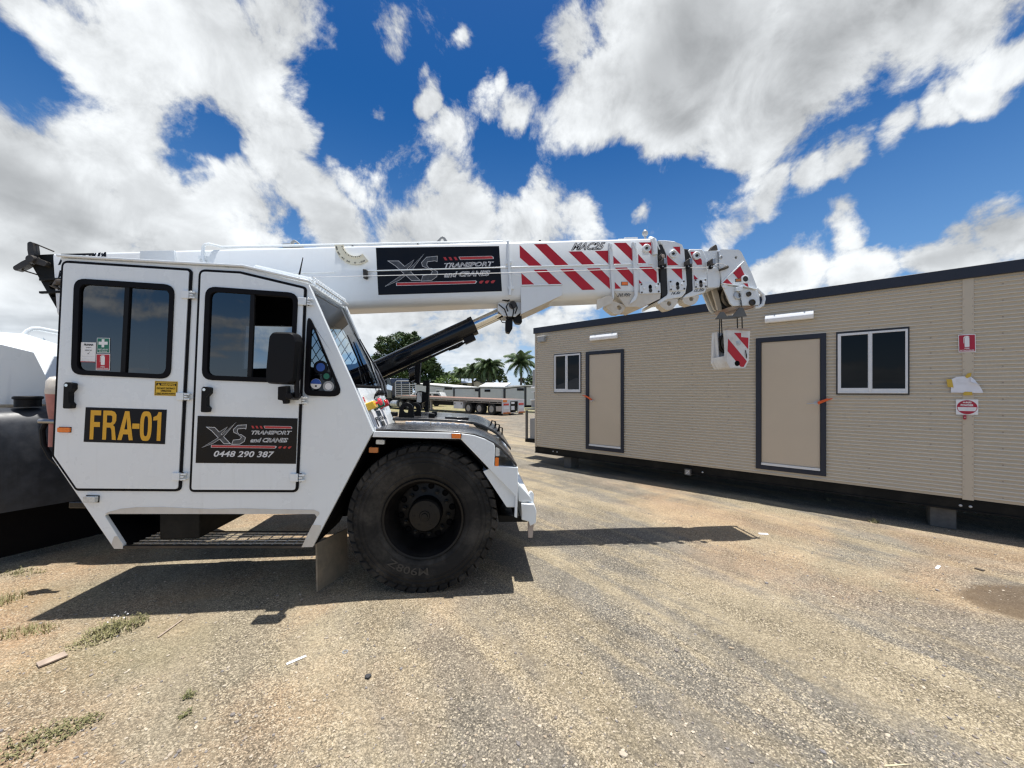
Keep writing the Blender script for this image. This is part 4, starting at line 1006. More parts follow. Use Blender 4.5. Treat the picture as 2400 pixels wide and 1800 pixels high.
# ---------------- front chassis: mudguard, hood, lamps, hitch
def front_body():
    yS = .0
    out = z5((470, 222), (1140, 238), (1240, 246), (1330, 258), (1420, 288), (1500, 330), (1512, 350), (1505, 522), (1712, 536), (1704, 975), (1680, 966), (1690, 786), (1216, 292), (450, 274))
    lp = CF.P(out, yS); mb = MB(); mb.prism(CF, lp, yS, yS + .05, 'white')
    g = mb.build('front_mudguard', crane, .005)
    # liner: dark inside of the arch
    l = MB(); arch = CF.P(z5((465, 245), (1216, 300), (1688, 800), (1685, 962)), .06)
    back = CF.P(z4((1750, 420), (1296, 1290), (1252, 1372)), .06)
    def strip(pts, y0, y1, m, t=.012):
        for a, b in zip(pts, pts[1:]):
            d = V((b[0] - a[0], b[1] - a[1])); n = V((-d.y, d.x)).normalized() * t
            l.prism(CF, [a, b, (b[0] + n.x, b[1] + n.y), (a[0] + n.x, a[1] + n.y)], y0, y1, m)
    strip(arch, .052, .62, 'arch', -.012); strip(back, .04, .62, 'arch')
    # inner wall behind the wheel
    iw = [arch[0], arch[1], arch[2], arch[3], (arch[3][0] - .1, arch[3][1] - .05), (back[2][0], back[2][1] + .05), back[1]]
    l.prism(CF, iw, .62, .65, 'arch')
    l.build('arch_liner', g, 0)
    # lamp bracket behind the cab corner
    for nm, q, m in (('work_lamp', z5((492, 294), (564, 297), (562, 334), (490, 331)), 'clear'), ('indicator_lamp', z5((432, 360), (508, 362), (506, 406), (430, 404)), 'orangedim')):
        lamp(g, nm, CF, q, .075, m, .03)
    lamp(g, 'side_marker_lamp', CF, z5((1138, 246), (1220, 250), (1216, 284), (1140, 282)), -.004, 'orange', .02)
    lamp(g, 'headlamp', CF, z5((1516, 356), (1550, 372), (1550, 434), (1514, 434)), .03, 'clear', .03); lamp(g, 'front_indicator', CF, z5((1513, 446), (1544, 446), (1542, 520), (1510, 520)), .03, 'orange', .03)
    # hood: black top with a near shelf and a raised middle
    prof = CF.P(z5((478, 216), (800, 221), (1140, 236), (1240, 244), (1330, 256), (1420, 286), (1510, 332), (1560, 366), (1630, 440), (1702, 522)), yS)
    def shelf(y0, y1, dz, m, nm, xoff=0., pr=prof):
        h = MB(); n = len(pr)
        up = [CF.w(x + xoff, y0, z + dz) for x, z in pr]; uf = [CF.w(x + xoff, y1, z + dz) for x, z in pr]
        lo = [CF.w(x + xoff, y0, z + dz - .03) for x, z in pr]; lf = [CF.w(x + xoff, y1, z + dz - .03) for x, z in pr]
        h.add(up + uf + lo + lf, [(i, i + 1, n + i + 1, n + i) for i in range(n - 1)] + [(2 * n + i, 3 * n + i, 3 * n + i + 1, 2 * n + i + 1) for i in range(n - 1)] +
              [(i, 2 * n + i, 2 * n + i + 1, i + 1) for i in range(n - 1)] + [(n + i, n + i + 1, 3 * n + i + 1, 3 * n + i) for i in range(n - 1)] + [(0, n, 3 * n, 2 * n), (n - 1, 3 * n - 1, 4 * n - 1, 2 * n - 1)], m)
        return h.build(nm, crane, .006)
    s1 = shelf(.004, .66, .012, 'hood', 'hood'); s2 = shelf(.664, 1.90, .065, 'hood', 'hood'); s3 = shelf(1.904, 2.56, .012, 'hood', 'hood')
    # white flecks painted as the highlight along the step of the hood
    bd = MB(); rnd = random.Random(2)
    for k in range(60):
        t = k / 59; x = prof[0][0] + .12 + (prof[3][0] - prof[0][0] - .1) * t; zz = interp(prof, x) + .016
        if rnd.random() < .82: bd.box(CF, x, x + rnd.uniform(.012, .045), .640 - rnd.uniform(0, .02), .6625, zz - .004, zz + rnd.uniform(.004, .018), 'vwhite')
    bd.build('painted_edge_glint', s1, 0)
    # lifting lugs
    for c, y in ((z5((745, 92))[0], .74), (z5((815, 70))[0], 1.02)):
        x, z = CF.p(*c, y); r = .075 if y < .9 else .07; zb = interp(prof, x) + .06
        lg = MB(); lp = [(x - r * 1.1, zb), (x + r * 1.1, zb)] + circ(x, max(zb + .09, z), r, 14, 0, 180); lg.prism(CF, lp, y, y + .03, 'blackm', [circ(x, max(zb + .09, z), r * .45, 18)]); lg.build('lifting_lug', s2, .004)
    for c, y, w_ in ((z5((625, 95))[0], .85, .05), (z5((985, 98))[0], 1.1, .03), (z5((962, 124))[0], .8, .035)):
        x, z = CF.p(*c, y); zb = interp(prof, x) + .065; q = MB(); q.box(CF, x - w_, x + w_, y, y + .06, zb, zb + .05, 'blackm'); q.build('rubber_buffer', s2, .01)
    # glossy hatch on the raised hood
    x, z = CF.p(*z5((1190, 120))[0], 1.0); q = MB(); q.box(CF, x - .13, x + .13, .8, 1.15, interp(prof, x) + .064, interp(prof, x) + .085, 'black'); q.build('hood_hatch', s2, .006)
    # hooks on the hood's sloping nose
    for i, c in enumerate(z5((1490, 240), (1525, 262), (1550, 305))):
        y = 1.15; x, z = CF.p(*c, y); q = MB(); zz = interp(prof, x) + .066
        q.tube([CF.w(x - .03, y, zz), CF.w(x - .01, y, zz + .07), CF.w(x + .03, y, zz + .06), CF.w(x + .03, y, zz - .02)], .009, 'blackm', 8); q.build('hood_hook', s2, 0)
    # nose box and front plate
    nb = MB(); fz = CF.P(z5((1505, 524), (1712, 537), (1704, 975), (1600, 975), (1600, 700), (1505, 605)), .05)
    nose = [fz[0], fz[1], (fz[2][0], fz[2][1] + .10), (fz[2][0] - .10, fz[2][1] + .10), (fz[0][0] - .1, fz[0][1] - .05)]
    nb.prism(CF, [(x, z - .002) for x, z in nose], .05, 2.50, 'white'); nb.build('front_bumper', crane, .006)
    far = MB(); far.prism(CF, CF.P(out, 0), 2.50, 2.55, 'white'); far.build('front_mudguard', crane, .005)
    # tow hitch
    t = MB(); y = .21
    gus = CF.P(z5((1716, 676), (1812, 782), (1832, 830), (1738, 836), (1716, 832)), y); t.prism(CF, gus, y, y + .10, 'white'); 
    bl = CF.P(z5((1738, 842), (1850, 850), (1868, 906), (1866, 1012), (1812, 1040), (1800, 1000), (1740, 985)), y); t.prism(CF, bl, y - .02, 2.32, 'white'); t.prism(CF, gus, 2.2, 2.3, 'white')
    t.build('hitch_frame', crane, .008)
    rg = MB(); c = CF.p(*z5((1826, 830))[0], y); rg.prism(CF, [(c[0] - .028, c[1] - .09), (c[0] + .028, c[1] - .09), (c[0] + .028, c[1] + .06), (c[0] + .012, c[1] + .085), (c[0] - .012, c[1] + .085), (c[0] - .028, c[1] + .06)], y + .03, y + .07, 'white')
    rg.build('hitch_pin', crane, .006); rg = MB()
    c = CF.p(*z5((1826, 1085))[0], y); rg.prism(CF, [(c[0] - .025, c[1] - .08), (c[0] + .02, c[1] - .08), (c[0] + .03, c[1] + .09), (c[0] - .03, c[1] + .09)], y + .03, y + .06, 'rustwhite'); rg.build('hitch_tongue', crane, .006)
    bb = MB(); q = CF.P(z5((1540, 950), (1795, 962), (1795, 1008), (1545, 1010)), .3); bb.prism(CF, q, .3, 2.2, 'chassis'); bb.build('front_crossmember', crane, .006)
def interp(pr, x):
    if x <= pr[0][0]: return pr[0][1]
    for a, b in zip(pr, pr[1:]):
        if x <= b[0]: return a[1] + (b[1] - a[1]) * (x - a[0]) / max(b[0] - a[0], 1e-6)
    return pr[-1][1]
M['orangedim'] = mat('dusty_orange_lens', (.50, .16, .03), .35, coat=.3)
M['rustwhite'] = mat('rusty_white_paint', (.45, .38, .33), .6, dust=(.20, .08, .04, .8))
front_body()
# chassis spine under boom
def spine():
    mb = MB(); z = .62
    mb.box(WF, -3.4, -.05, .98, 1.52, .62, 1.12, 'chassis'); mb.box(WF, -1.75, -.05, .68, 1.85, .55, 1.05, 'chassis')
    mb.cyl(WF.w(WC[0], .4, WC[1]), WF.w(WC[0], 2.1, WC[1]), .13, 'chassis', 20)
    mb.box(WF, WC[0] - .22, WC[0] + .22, 1.0, 1.5, WC[1] - .22, WC[1] + .22, 'chassis')
    mb.box(RR, -3.6, -.25, -.42, .42, .55, 1.15, 'chassis'); mb.cyl(PIV + V((0, 0, .4)), PIV + V((0, 0, 1.3)), .16, 'chassis', 16)
    mb.cyl(RR.w(-2.45, -.9, WR), RR.w(-2.45, .9, WR), .13, 'chassis', 20)
    mb.box(WF, -3.02, -2.7, .06, .9, .55, .95, 'chassis')
    mb.build('chassis', crane, .01)
    dk = MB(); dk.box(WF, -3.25, -1.45, 1.62, 2.5, .98, 1.10, 'chassis'); dk.build('side_deck', crane, .008)
    # pedestal that carries the boom pivot
    p = MB(); q = [(-4.5, 1.1), (-3.4, 1.1), (-3.7, 2.35), (-4.25, 2.35)]; p.prism(WF, q, .98, 1.06, 'chassis'); p.prism(WF, q, 1.60, 1.68, 'chassis'); p.build('boom_pedestal', crane, .01)
spine()
# mirrors on the far front corner
def far_mirror():
    y = 2.35; mb = MB()
    pst = [CF.p(*zU(q)[0], y) for q in ((1540, 790), (1612, 790), (1594, 1640), (1500, 1640))]
    mb.prism(CF, pst, y, y + .10, 'blackm'); b = [CF.p(*zU(q)[0], y) for q in ((1445, 800), (1545, 795), (1545, 935), (1450, 935))]; mb.prism(CF, b, y, y + .08, 'blackm')
    up = [CF.p(*zU(q)[0], y) for q in ((1235, 360), (1385, 300), (1350, 900), (1300, 890), (1230, 845))]
    mb.prism(CF, up, y + .02, y + .12, 'blackm')
    lo = [CF.p(*zU(q)[0], y) for q in ((1300, 1085), (1380, 1060), (1540, 1110), (1540, 1330), (1420, 1380), (1420, 1560), (1285, 1560), (1282, 1370))]
    mb.prism(CF, round_poly(lo, .03), y + .01, y + .16, 'blackm'); mm = mb.build('side_mirror', crane, .01)
    for q in (((1085, 470), (1240, 400), (1232, 830), (1100, 835)), ((1306, 1095), (1425, 1095), (1412, 1360), (1290, 1360))):
        f = MB(); lp = round_poly(CF.P([zU(a)[0] for a in q], y), .015); f.prism(CF, lp, y, y + .012, 'mirror'); f.prism(CF, inset(lp, -.012), y + .012, y + .05, 'blackm'); f.build('mirror_glass', mm, .003)
far_mirror()
# ---------------- boom
YB = 1.09; BW = .48
def oct_section(F, front, y0, w, ct, cb, xs_top, m):
    pass
def boom_tube(mb, TL, TR, BR, BL, y0, w, ct, cbx, cbz, m, mt=None, mlow=None):
    """prismatic boom piece: near side TL-TR-BR-BL traced in the photo; chamfers ct on top, (cbx, cbz) below"""
    q = [BF.p(*p, y0) for p in (TL, TR, BR, BL)]
    rings = []
    for (xt, zt), (xb, zb) in ((q[0], q[3]), (q[1], q[2])):
        def at_(z): t = (z - zb) / (zt - zb); return xb + (xt - xb) * t
        sec = [(y0, zb), (y0, zt - ct), (y0 + ct, zt), (y0 + w - ct, zt), (y0 + w, zt - ct), (y0 + w, zb), (y0 + w - cbx, zb - cbz), (y0 + cbx, zb - cbz)]
        rings.append([BF.w(at_(z), y, z) for y, z in sec])
    mb.loft(rings, m)
    return q
def make_boom():
    mb = MB()
    # main section; side traced, underside rounded into a trough
    q = [BF.p(*p, YB) for p in (z1((458, 180))[0], z7((1262, 76))[0], z7((1285, 545))[0])]
    zt = (q[0][1] + q[1][1]) / 2; zb = BF.p(*z6((700, 580))[0], YB)[1]; x0, x1 = q[0][0], q[1][0] - .02
    ct = .03
    def sec(x, zb_): 
        pts = [(YB, zb_), (YB, zt - ct), (YB + .009, zt - .009), (YB + ct, zt), (YB + BW - ct, zt), (YB + BW - .009, zt - .009), (YB + BW, zt - ct), (YB + BW, zb_)]
        for t in (20, 40, 60, 80, 90): pts.append((YB + BW - .13 + .13 * math.cos(R(t)), zb_ - .085 * math.sin(R(t))))
        for t in (90, 80, 60, 40, 20): pts.append((YB + .13 - .13 * math.cos(R(t)), zb_ - .085 * math.sin(R(t))))
        return [BF.w(x, y, z) for y, z in pts]
    mb.loft([sec(x0, zb), sec(x1, zb)], 'white2')
    boom = mb.build('boom', crane, 0, 50)
    # gusset under the lift-cylinder mount
    g = MB(); gp = BF.P(z7((76, 488), (430, 480), (432, 560), (240, 650), (80, 722)), YB - .012)
    g.prism(BF, gp, YB - .012, YB + .0, 'white2'); g.prism(BF, gp, YB + BW, YB + BW + .012, 'white2')
    bt = [gp[4], gp[3], gp[2]]
    g.prism(BF, [gp[4], gp[3], gp[2], (gp[2][0], gp[2][1] + .02), (gp[3][0], gp[3][1] + .03), (gp[4][0], gp[4][1] + .03)], YB, YB + BW, 'cream')
    e = BF.P(z7((76, 482), (430, 476)), YB); g.prism(BF, [e[0], e[1], (e[1][0], e[1][1] + .012), (e[0][0], e[0][1] + .012)], YB - .02, YB, 'white')
    g.build('cylinder_gusset', boom, .003)
    # ribbed front collar of the main section with its lug
    c = MB()
    for a, b, wd in (((838, 100), (868, 110), 0), ((1042, 95), (1072, 100), 0)):
        pass
    rib = BF.P(z7((836, 105), (866, 120), (882, 380), (880, 590), (862, 630), (735, 684), (733, 600), (842, 560)), YB - .03)
    c.prism(BF, [rib[0], rib[1], rib[2], rib[3], (rib[3][0] - .03, rib[3][1] - .01), (rib[0][0] + .01, rib[3][1])], YB - .03, YB - .001, 'white2')
    c.prism(BF, rib[3:7] + [rib[7]], YB - .03, YB - .012, 'cream')
    rib = BF.P(z7((1040, 100), (1072, 108), (1086, 380), (1086, 560), (1070, 600), (1020, 635), (1030, 610), (1062, 560)), YB - .03)
    c.prism(BF, rib, YB - .03, YB - .001, 'white2')
    low = BF.P(z7((880, 520), (1285, 545), (1280, 590), (1110, 668), (1090, 660), (985, 660)), YB - .004)
    c.prism(BF, low, YB - .004, YB + BW + .004, 'cream')
    lug = BF.P(z7((800, 655), (880, 610), (990, 655), (955, 705), (925, 724), (880, 722), (835, 690)), YB + .02)
    h = BF.p(*z7((926, 668))[0], YB + .02)
    lug = round_poly(lug, .02, 3)
    c.prism(BF, lug, YB + .02, YB + .13, 'cream', [circ(h[0], h[1], .030, 20)])
    c.build('boom_collar', boom, .004)
    # vertical white weld strips, raised trim rail
    for a, b in (((840, 110), (866, 170)), ((1046, 100), (1074, 165)), ((1248, 95), (1276, 165))):
        A, B = BF.p(*z7(a)[0], YB - .035), BF.p(*z7(b)[0], YB - .035); s = MB(); s.tube([BF.w(A[0], YB - .034, A[1]), BF.w(B[0], YB - .034, B[1])], .008, 'white', 6); s.build('weld_strip', boom, 0)
    rail = [BF.p(*p, YB) for p in (z6((230, 357))[0], z6((1430, 324))[0], z7((832, 302))[0])]
    s = MB(); s.prism(BF, [rail[0], rail[2], (rail[2][0], rail[2][1] + .012), (rail[0][0], rail[0][1] + .012)], YB - .014, YB, 'white'); s.build('trim_rail', boom, .003)
    for a, b in (((880, 302), (1036, 298)), ((1085, 298), (1118, 296)), ((1180, 295), (1212, 294))):
        A, B = BF.p(*z7(a)[0], YB), BF.p(*z7(b)[0], YB); s = MB(); s.prism(BF, [A, B, (B[0], B[1] + .012), (A[0], A[1] + .012)], YB - .014, YB, 'white'); s.build('trim_rail', boom, .003)
    s = MB(); A, B = BF.p(*z2((1040, 374))[0], YB), BF.p(*z2((1420, 366))[0], YB); s.prism(BF, [A, B, (B[0], B[1] + .01), (A[0], A[1] + .01)], YB - .012, YB, 'white'); s.build('trim_rail', boom, .003); s = MB()
    A = BF.P(z1((1222, 182), (1520, 178), (1525, 290), (1225, 290)), YB); s.prism(BF, A, YB - .02, YB, 'white')
    s.build('cover_plate', boom, .003)
    # taut length-indicator cable along the side
    w = MB(); A, B, C_, D_ = BF.p(*z2((1200, 405))[0], YB - .05), BF.p(*z6((1400, 368))[0], YB - .05), BF.p(*z7((1300, 325))[0], YB - .05), BF.p(*z7((1690, 320))[0], YB - .05)
    w.tube([BF.w(p[0], YB - .05, p[1]) for p in (A, B, C_, D_)], .0042, 'cablew', 6); w.build('indicator_cable', boom, 0)
    k = MB(); A = BF.p(*z6((214, 384))[0], YB); k.prism(BF, [(A[0] - .022, A[1] - .05), (A[0] + .012, A[1] - .06), (A[0] + .026, A[1] - .03), (A[0] + .02, A[1] + .05), (A[0] - .022, A[1] + .055)], YB - .05, YB, 'dark'); k.build('cable_anchor', boom, .006)
    # hydraulic pipes that hug the boom
    p = MB()
    def P6(*pts, y=YB - .022): return [BF.w(*(lambda q: (q[0], y, q[1]))(BF.p(*a, y))) for a in pts]
    p.tube(P6(*z6((1455, 560), (1462, 480), (1448, 300), (1442, 130), (1440, 100))) + [BF.w(BF.p(*z6((1440, 100))[0], YB)[0], YB + .05, zt + .02)], .016, 'white', 8)
    for a in z6((1446, 282), (1464, 500)):
        q = BF.p(*a, YB); p.box(BF, q[0] - .035, q[0] + .035, YB - .03, YB, q[1] - .014, q[1] + .014, 'white')
    p.build('hydraulic_pipe', boom, 0); p = MB()
    p.tube(P6(*z2((300, 300), (278, 240), (282, 140), (300, 122), (330, 116))) + [BF.w(BF.p(*z2((430, 118))[0], YB)[0], YB + .03, zt + .03), BF.w(BF.p(*z6((1400, 100))[0], YB)[0], YB + .06, zt + .025)], .016, 'white', 8)
    q = BF.p(*z2((280, 240))[0], YB); p.box(BF, q[0] - .03, q[0] + .03, YB - .03, YB, q[1] - .02, q[1] + .02, 'white')
    p.build('hydraulic_pipe', boom, 0); p = MB()
    p.tube(P6(*z7((1238, 210), (1236, 120), (1222, 80))) + [BF.w(BF.p(*z7((1215, 75))[0], YB)[0], YB + .06, zt + .015)], .028, 'white', 10)
    p.build('hydraulic_pipe', boom, 0)
    # lugs, bolts and boxes on the top
    for cc in (z2((1075, 95))[0], z6((870, 70))[0]):
        x = BF.p(*cc, YB + .06)[0]; t = MB(); lp = [(x - .10, zt), (x + .10, zt), (x + .035, zt + .105), (x - .01, zt + .115)] if cc[0] > 800 and False else [(x - .11, zt), (x + .09, zt), (x + .04, zt + .085), (x + .01, zt + .105), (x - .02, zt + .09)]
        if cc[0] < 800: lp = [(2 * x - a, b) for a, b in lp]
        t.prism(BF, lp, YB + .05, YB + .075, 'acgrey', [circ(x, zt + .055, .02, 14)]); t.build('top_lug', boom, .004)
    x = BF.p(*z2((985, 100))[0], YB)[0]; t = MB(); t.box(BF, x - .045, x + .045, YB + .04, YB + .10, zt, zt + .06, 'acgrey'); t.build('top_box', boom, .004)
    x = BF.p(*z6((1202, 78))[0], YB)[0]; t = MB(); t.box(BF, x - .035, x + .035, YB + .06, YB + .1, zt, zt + .045, 'dark'); t.build('top_box', boom, .004)
    for cc in (z6((85, 110))[0], z6((655, 96))[0], z6((1722, 88))[0]):
        x = BF.p(*cc, YB)[0]; t = MB(); t.cyl(BF.w(x, YB + .05, zt), BF.w(x, YB + .05, zt + .022), .014, 'dark', 8); t.build('top_bolt', boom, 0)
    x = BF.p(*z7((1030, 70))[0], YB)[0]; t = MB(); t.box(BF, x - .14, x + .03, YB + .05, YB + .2, zt, zt + .02, 'white2'); t.box(BF, x - .05, x + .12, YB + .08, YB + .18, zt + .02, zt + .045, 'white2'); t.build('top_plate', boom, .004)
    x, z = BF.p(*z7((1150, 30))[0], YB + .2); t = MB(); t.cyl(BF.w(x, YB + .2, zt), BF.w(x, YB + .2, z - .02), .012, 'acgrey', 10); t.lathe(BF.w(x, YB + .2, z - .035), BF.ez, [(.0, 0), (.025, .01), (.038, .03), (.034, .06), (.018, .075), (.012, .09), (0, .095)], 'acgrey', 16); t.build('wind_sensor', boom, 0)
    # company panel, maker's lettering, load lettering
    bq = z6((298, 150), (1363, 135), (1388, 525), (320, 558))
    board('company_sign', boom, BF, bq, YB - .003, 'ink', company(BF, YB - .003, *bq, False, 1, .98), .0025)
    y = YB - .002
    def T(items, extra=None):
        t = MB()
        for tx, bl, br, tl, m, b, sh, zz, dy in items: t.text(BF, tx, *[BF.p(*a, y) for a in zz(bl, br, tl)], y - dy, m, b, sh)
        if extra: extra(t)
        t.build('lettering', boom, 0, 0)
    T([('MAC25', (510, 174), (794, 168), (526, 106), 'ink', .055, .3, z7, 0), ('MAC25', (518, 168), (788, 163), (532, 111), 'vwhite', -.012, .3, z7, .001)])
    T([('20.95t', (896, 578), (1014, 575), (906, 550), 'ink', .02, .3, z7, .030)])
    def bars(t):
        t.flat(BF, BF.P(z1((526, 202), (805, 196), (800, 212), (520, 220)), y), y, 'ink')
        for k in range(4): t.flat(BF, BF.P(z1((820 + k * 28, 195), (834 + k * 28, 195), (830 + k * 28, 212), (816 + k * 28, 212)), y), y, 'trim')
    T([('FRANNA', (500, 300), (918, 262), (516, 222), 'ink', .05, .25, z1, .0005)], bars)
    T([('MAC 25', (500, 410), (760, 396), (504, 345), 'ink', .04, .2, z1, 0)])
    # red hazard stripes
    st = MB(); y = YB - .0025
    for lp in ([(65, 125), (258, 305), (148, 305), (68, 235)], [(188, 118), (298, 116), (488, 298), (372, 302)], [(488, 182), (600, 180), (715, 293), (607, 296)], [(715, 178), (830, 174), (835, 290)],
               [(878, 108), (985, 106), (1042, 165), (1046, 270)], [(875, 220), (945, 290), (877, 292)], [(1095, 104), (1203, 102), (1208, 212)], [(1090, 203), (1160, 282), (1092, 284)],
               [(80, 368), (205, 478), (86, 482)], [(187, 340), (297, 338), (438, 470), (328, 474)], [(417, 334), (527, 332), (718, 512), (607, 515)], [(645, 328), (757, 325), (842, 412), (848, 508)],
               [(888, 322), (993, 320), (1054, 390), (1057, 495)], [(888, 445), (943, 502), (890, 505)], [(1097, 316), (1207, 314), (1250, 360), (1254, 454), (1240, 454)], [(1096, 425), (1125, 456), (1098, 459)]):
        st.flat(BF, BF.P(z7(*lp), y), y, 'red')
    st.build('warning_stripes', boom, 0, 0)
    lamp(boom, 'marker_reflector', BF, z7((948, 446), (1000, 446), (1000, 472), (948, 472)), YB - .006, 'orange', .008)
    # angle indicator: ivory arc with figures
    a = MB(); cx, cz = BF.p(*z2((1600, 132))[0], YB); r0, r1 = [v / K6 * 4.5 / FPX for v in (95, 166)]
    y = YB - .03; arc = circ(cx, cz, r1, 30, 178, 306) + circ(cx, cz, r0, 30, 306, 178); a.prism(BF, arc, y, YB - .004, 'gauge')
    a.prism(BF, circ(cx, cz, r0 + .005, 24, 184, 304) + circ(cx, cz, r0 + .024, 24, 304, 184), y - .008, y, 'gauge')
    for an, tx in ((190, '80'), (207, '60'), (226, '40'), (245, '20'), (267, '0'), (289, '-20')):
        r = r1 - .018; px_, pz_ = cx + r * math.cos(R(an)), cz + r * math.sin(R(an)); u = (-math.sin(R(an)), math.cos(R(an))); v = (-math.cos(R(an)), -math.sin(R(an)))
        wd = .011 * len(tx); hh = .018
        BL = (px_ - u[0] * wd - v[0] * hh / 2, pz_ - u[1] * wd - v[1] * hh / 2); BR = (px_ + u[0] * wd - v[0] * hh / 2, pz_ + u[1] * wd - v[1] * hh / 2); TL = (BL[0] + v[0] * hh, BL[1] + v[1] * hh)
        a.text(BF, tx, BL, BR, TL, y - .002, 'ink', .02)
    for k in range(14):
        an = 188 + k * 8.2; r = r0 + .014; q = (cx + r * math.cos(R(an)), cz + r * math.sin(R(an))); a.prism(BF, circ(q[0], q[1], .0035 if k % 2 else .006, 8), y - .0105, y - .008, 'ink')
    a.build('angle_indicator', boom, .002)
    # rear end of the boom: black frame and the three-armed guide
    r = MB(); y = YB + .02
    fr = BF.P(z1((325, 210), (462, 204), (468, 425), (540, 430), (560, 700), (510, 712), (275, 305)), y)
    r.prism(BF, fr, y, y + .44, 'chassis', [circ(*BF.p(*z1((455, 482))[0], y), .035, 18), round_poly(BF.P(z1((430, 555), (500, 545), (500, 572), (450, 575)), y), .01)])
    for zz in (430, 540):
        A = BF.p(*z1((380, zz))[0], y); r.box(BF, A[0] - .02, A[0] + .35, y - .03, y - .001, A[1] - .012, A[1] + .012, 'chassis')
    r.build('rear_frame', boom, .006)
    s3 = MB(); c0 = BF.p(*z1((300, 258))[0], YB + .0)
    for e in ((288, 112), (150, 338), (420, 300)):
        b_ = BF.p(*z1(e)[0], YB); d = V((b_[0] - c0[0], b_[1] - c0[1])); n = V((-d.y, d.x)).normalized()
        lp = [V(c0) + n * .026, V(c0) + d * .55 + n * .034, V(b_) + n * .028, V(b_) + d * .05, V(b_) - n * .024, V(c0) + d * .5 - n * .030, V(c0) - n * .026]
        s3.prism(BF, round_poly([tuple(v) for v in lp], .02, 3), YB - .03, YB + .03, 'dark')
    s3.lathe(BF.w(c0[0], YB - .05, c0[1]), BF.ey, [(0, 0), (.04, 0), (.045, .02), (.045, .12), (0, .12)], 'dark', 18)
    for e, f in (((295, 112), (465, 182)), ((190, 342), (320, 382))):
        A, B = BF.p(*z1(e)[0], YB), BF.p(*z1(f)[0], YB); s3.tube([BF.w(A[0], YB, A[1]), BF.w(B[0], YB, B[1])], .008, 'dark', 6)
    s3.build('rope_guide', boom, .005)
    # hook on the rear frame
    hk = MB(); q = BF.p(*z1((490, 480))[0], YB - .03); hk.tube([BF.w(q[0] + .15, YB - .03, q[1] + .03), BF.w(q[0] + .02, YB - .03, q[1] + .04), BF.w(q[0] - .03, YB - .03, q[1]), BF.w(q[0] + .02, YB - .03, q[1] - .035)], [.03, .035, .03, .012], 'dark', 10); hk.build('stowage_hook', boom, 0)
    return boom, zt
M['cablew'] = mat('white_cable', (.62, .62, .62), .5)
BOOM, BZT = make_boom()
def pad_plate(parent, a, b, y, holes=True):
    """bolted wear-pad cover"""
    (x0, z1_), (x1, z0) = BF.p(*a, y), BF.p(*b, y); mb = MB(); mb.box(BF, x0, x1, y - .018, y, z0, z1_, 'white2')
    cx = (x0 + x1) / 2; h = z1_ - z0
    mb.prism(BF, circ(cx, z0 + h * .62, .022, 14, rz=.03), y - .0205, y - .018, 'arch'); mb.prism(BF, circ(cx, z0 + h * .28, .020, 14, rz=.026), y - .026, y - .018, 'dark')
    for u, v in ((.2, .55), (.8, .6)): mb.lathe(BF.w(x0 + (x1 - x0) * u, y - .018, z0 + h * v), -BF.ey, [(.016, 0), (.016, .012), (0, .014)], 'white', 6)
    for u, v in ((.08, .12), (.9, .15), (.08, .9), (.9, .88)): mb.lathe(BF.w(x0 + (x1 - x0) * u, y - .018, z0 + h * v), -BF.ey, [(.011, 0), (.011, .006), (.006, .008), (0, .004)], 'dark', 10)
    mb.build('wear_pad_cover', parent, .003)
def pin_boss(parent, c, y):
    x, z = BF.p(*c, y); mb = MB()
    mb.lathe(BF.w(x, y + .005, z), -BF.ey, [(.050, 0), (.050, .03), (.040, .038), (.036, .038), (.034, .02), (.0, .02)], 'white', 24)
    mb.lathe(BF.w(x, y - .016, z), -BF.ey, [(.018, 0), (.018, .014), (.010, .014), (.008, .004), (0, .004)], 'dark', 6)
    mb.build('pin_boss', parent, .002)
pad_plate(BOOM, z7((1098, 462))[0], z7((1280, 544))[0], YB); pin_boss(BOOM, z7((1158, 158))[0], YB)
def guide(parent, c, y):
    x, z = BF.p(*c, y); mb = MB()
    mb.prism(BF, [(x - .03, z - .02), (x + .035, z - .02), (x + .04, z + .045), (x + .0, z + .055), (x - .03, z + .03)], y - .075, y - .015, 'dark'); mb.box(BF, x + .01, x + .045, y - .08, y - .02, z - .01, z + .06, 'steel')
    mb.lathe(BF.w(x - .01, y - .075, z - .045), BF.ey, [(.0, 0), (.026, 0), (.018, .012), (.026, .024), (0, .024)], 'blackm', 18); mb.cyl(BF.w(x - .01, y - .09, z - .045), BF.w(x - .01, y, z - .045), .008, 'steel', 8); mb.build('cable_guide', parent, .002)
guide(BOOM, z7((1282, 300))[0], YB)
t = MB(); q = BF.p(*z7((1280, 240))[0], YB); t.prism(BF, circ(q[0], q[1], .035, 14), YB - .06, YB - .02, 'dark'); t.prism(BF, circ(q[0] + .008, q[1] + .004, .022, 12), YB - .066, YB - .06, 'rustwhite'); t.build('cable_reel', BOOM, .004)
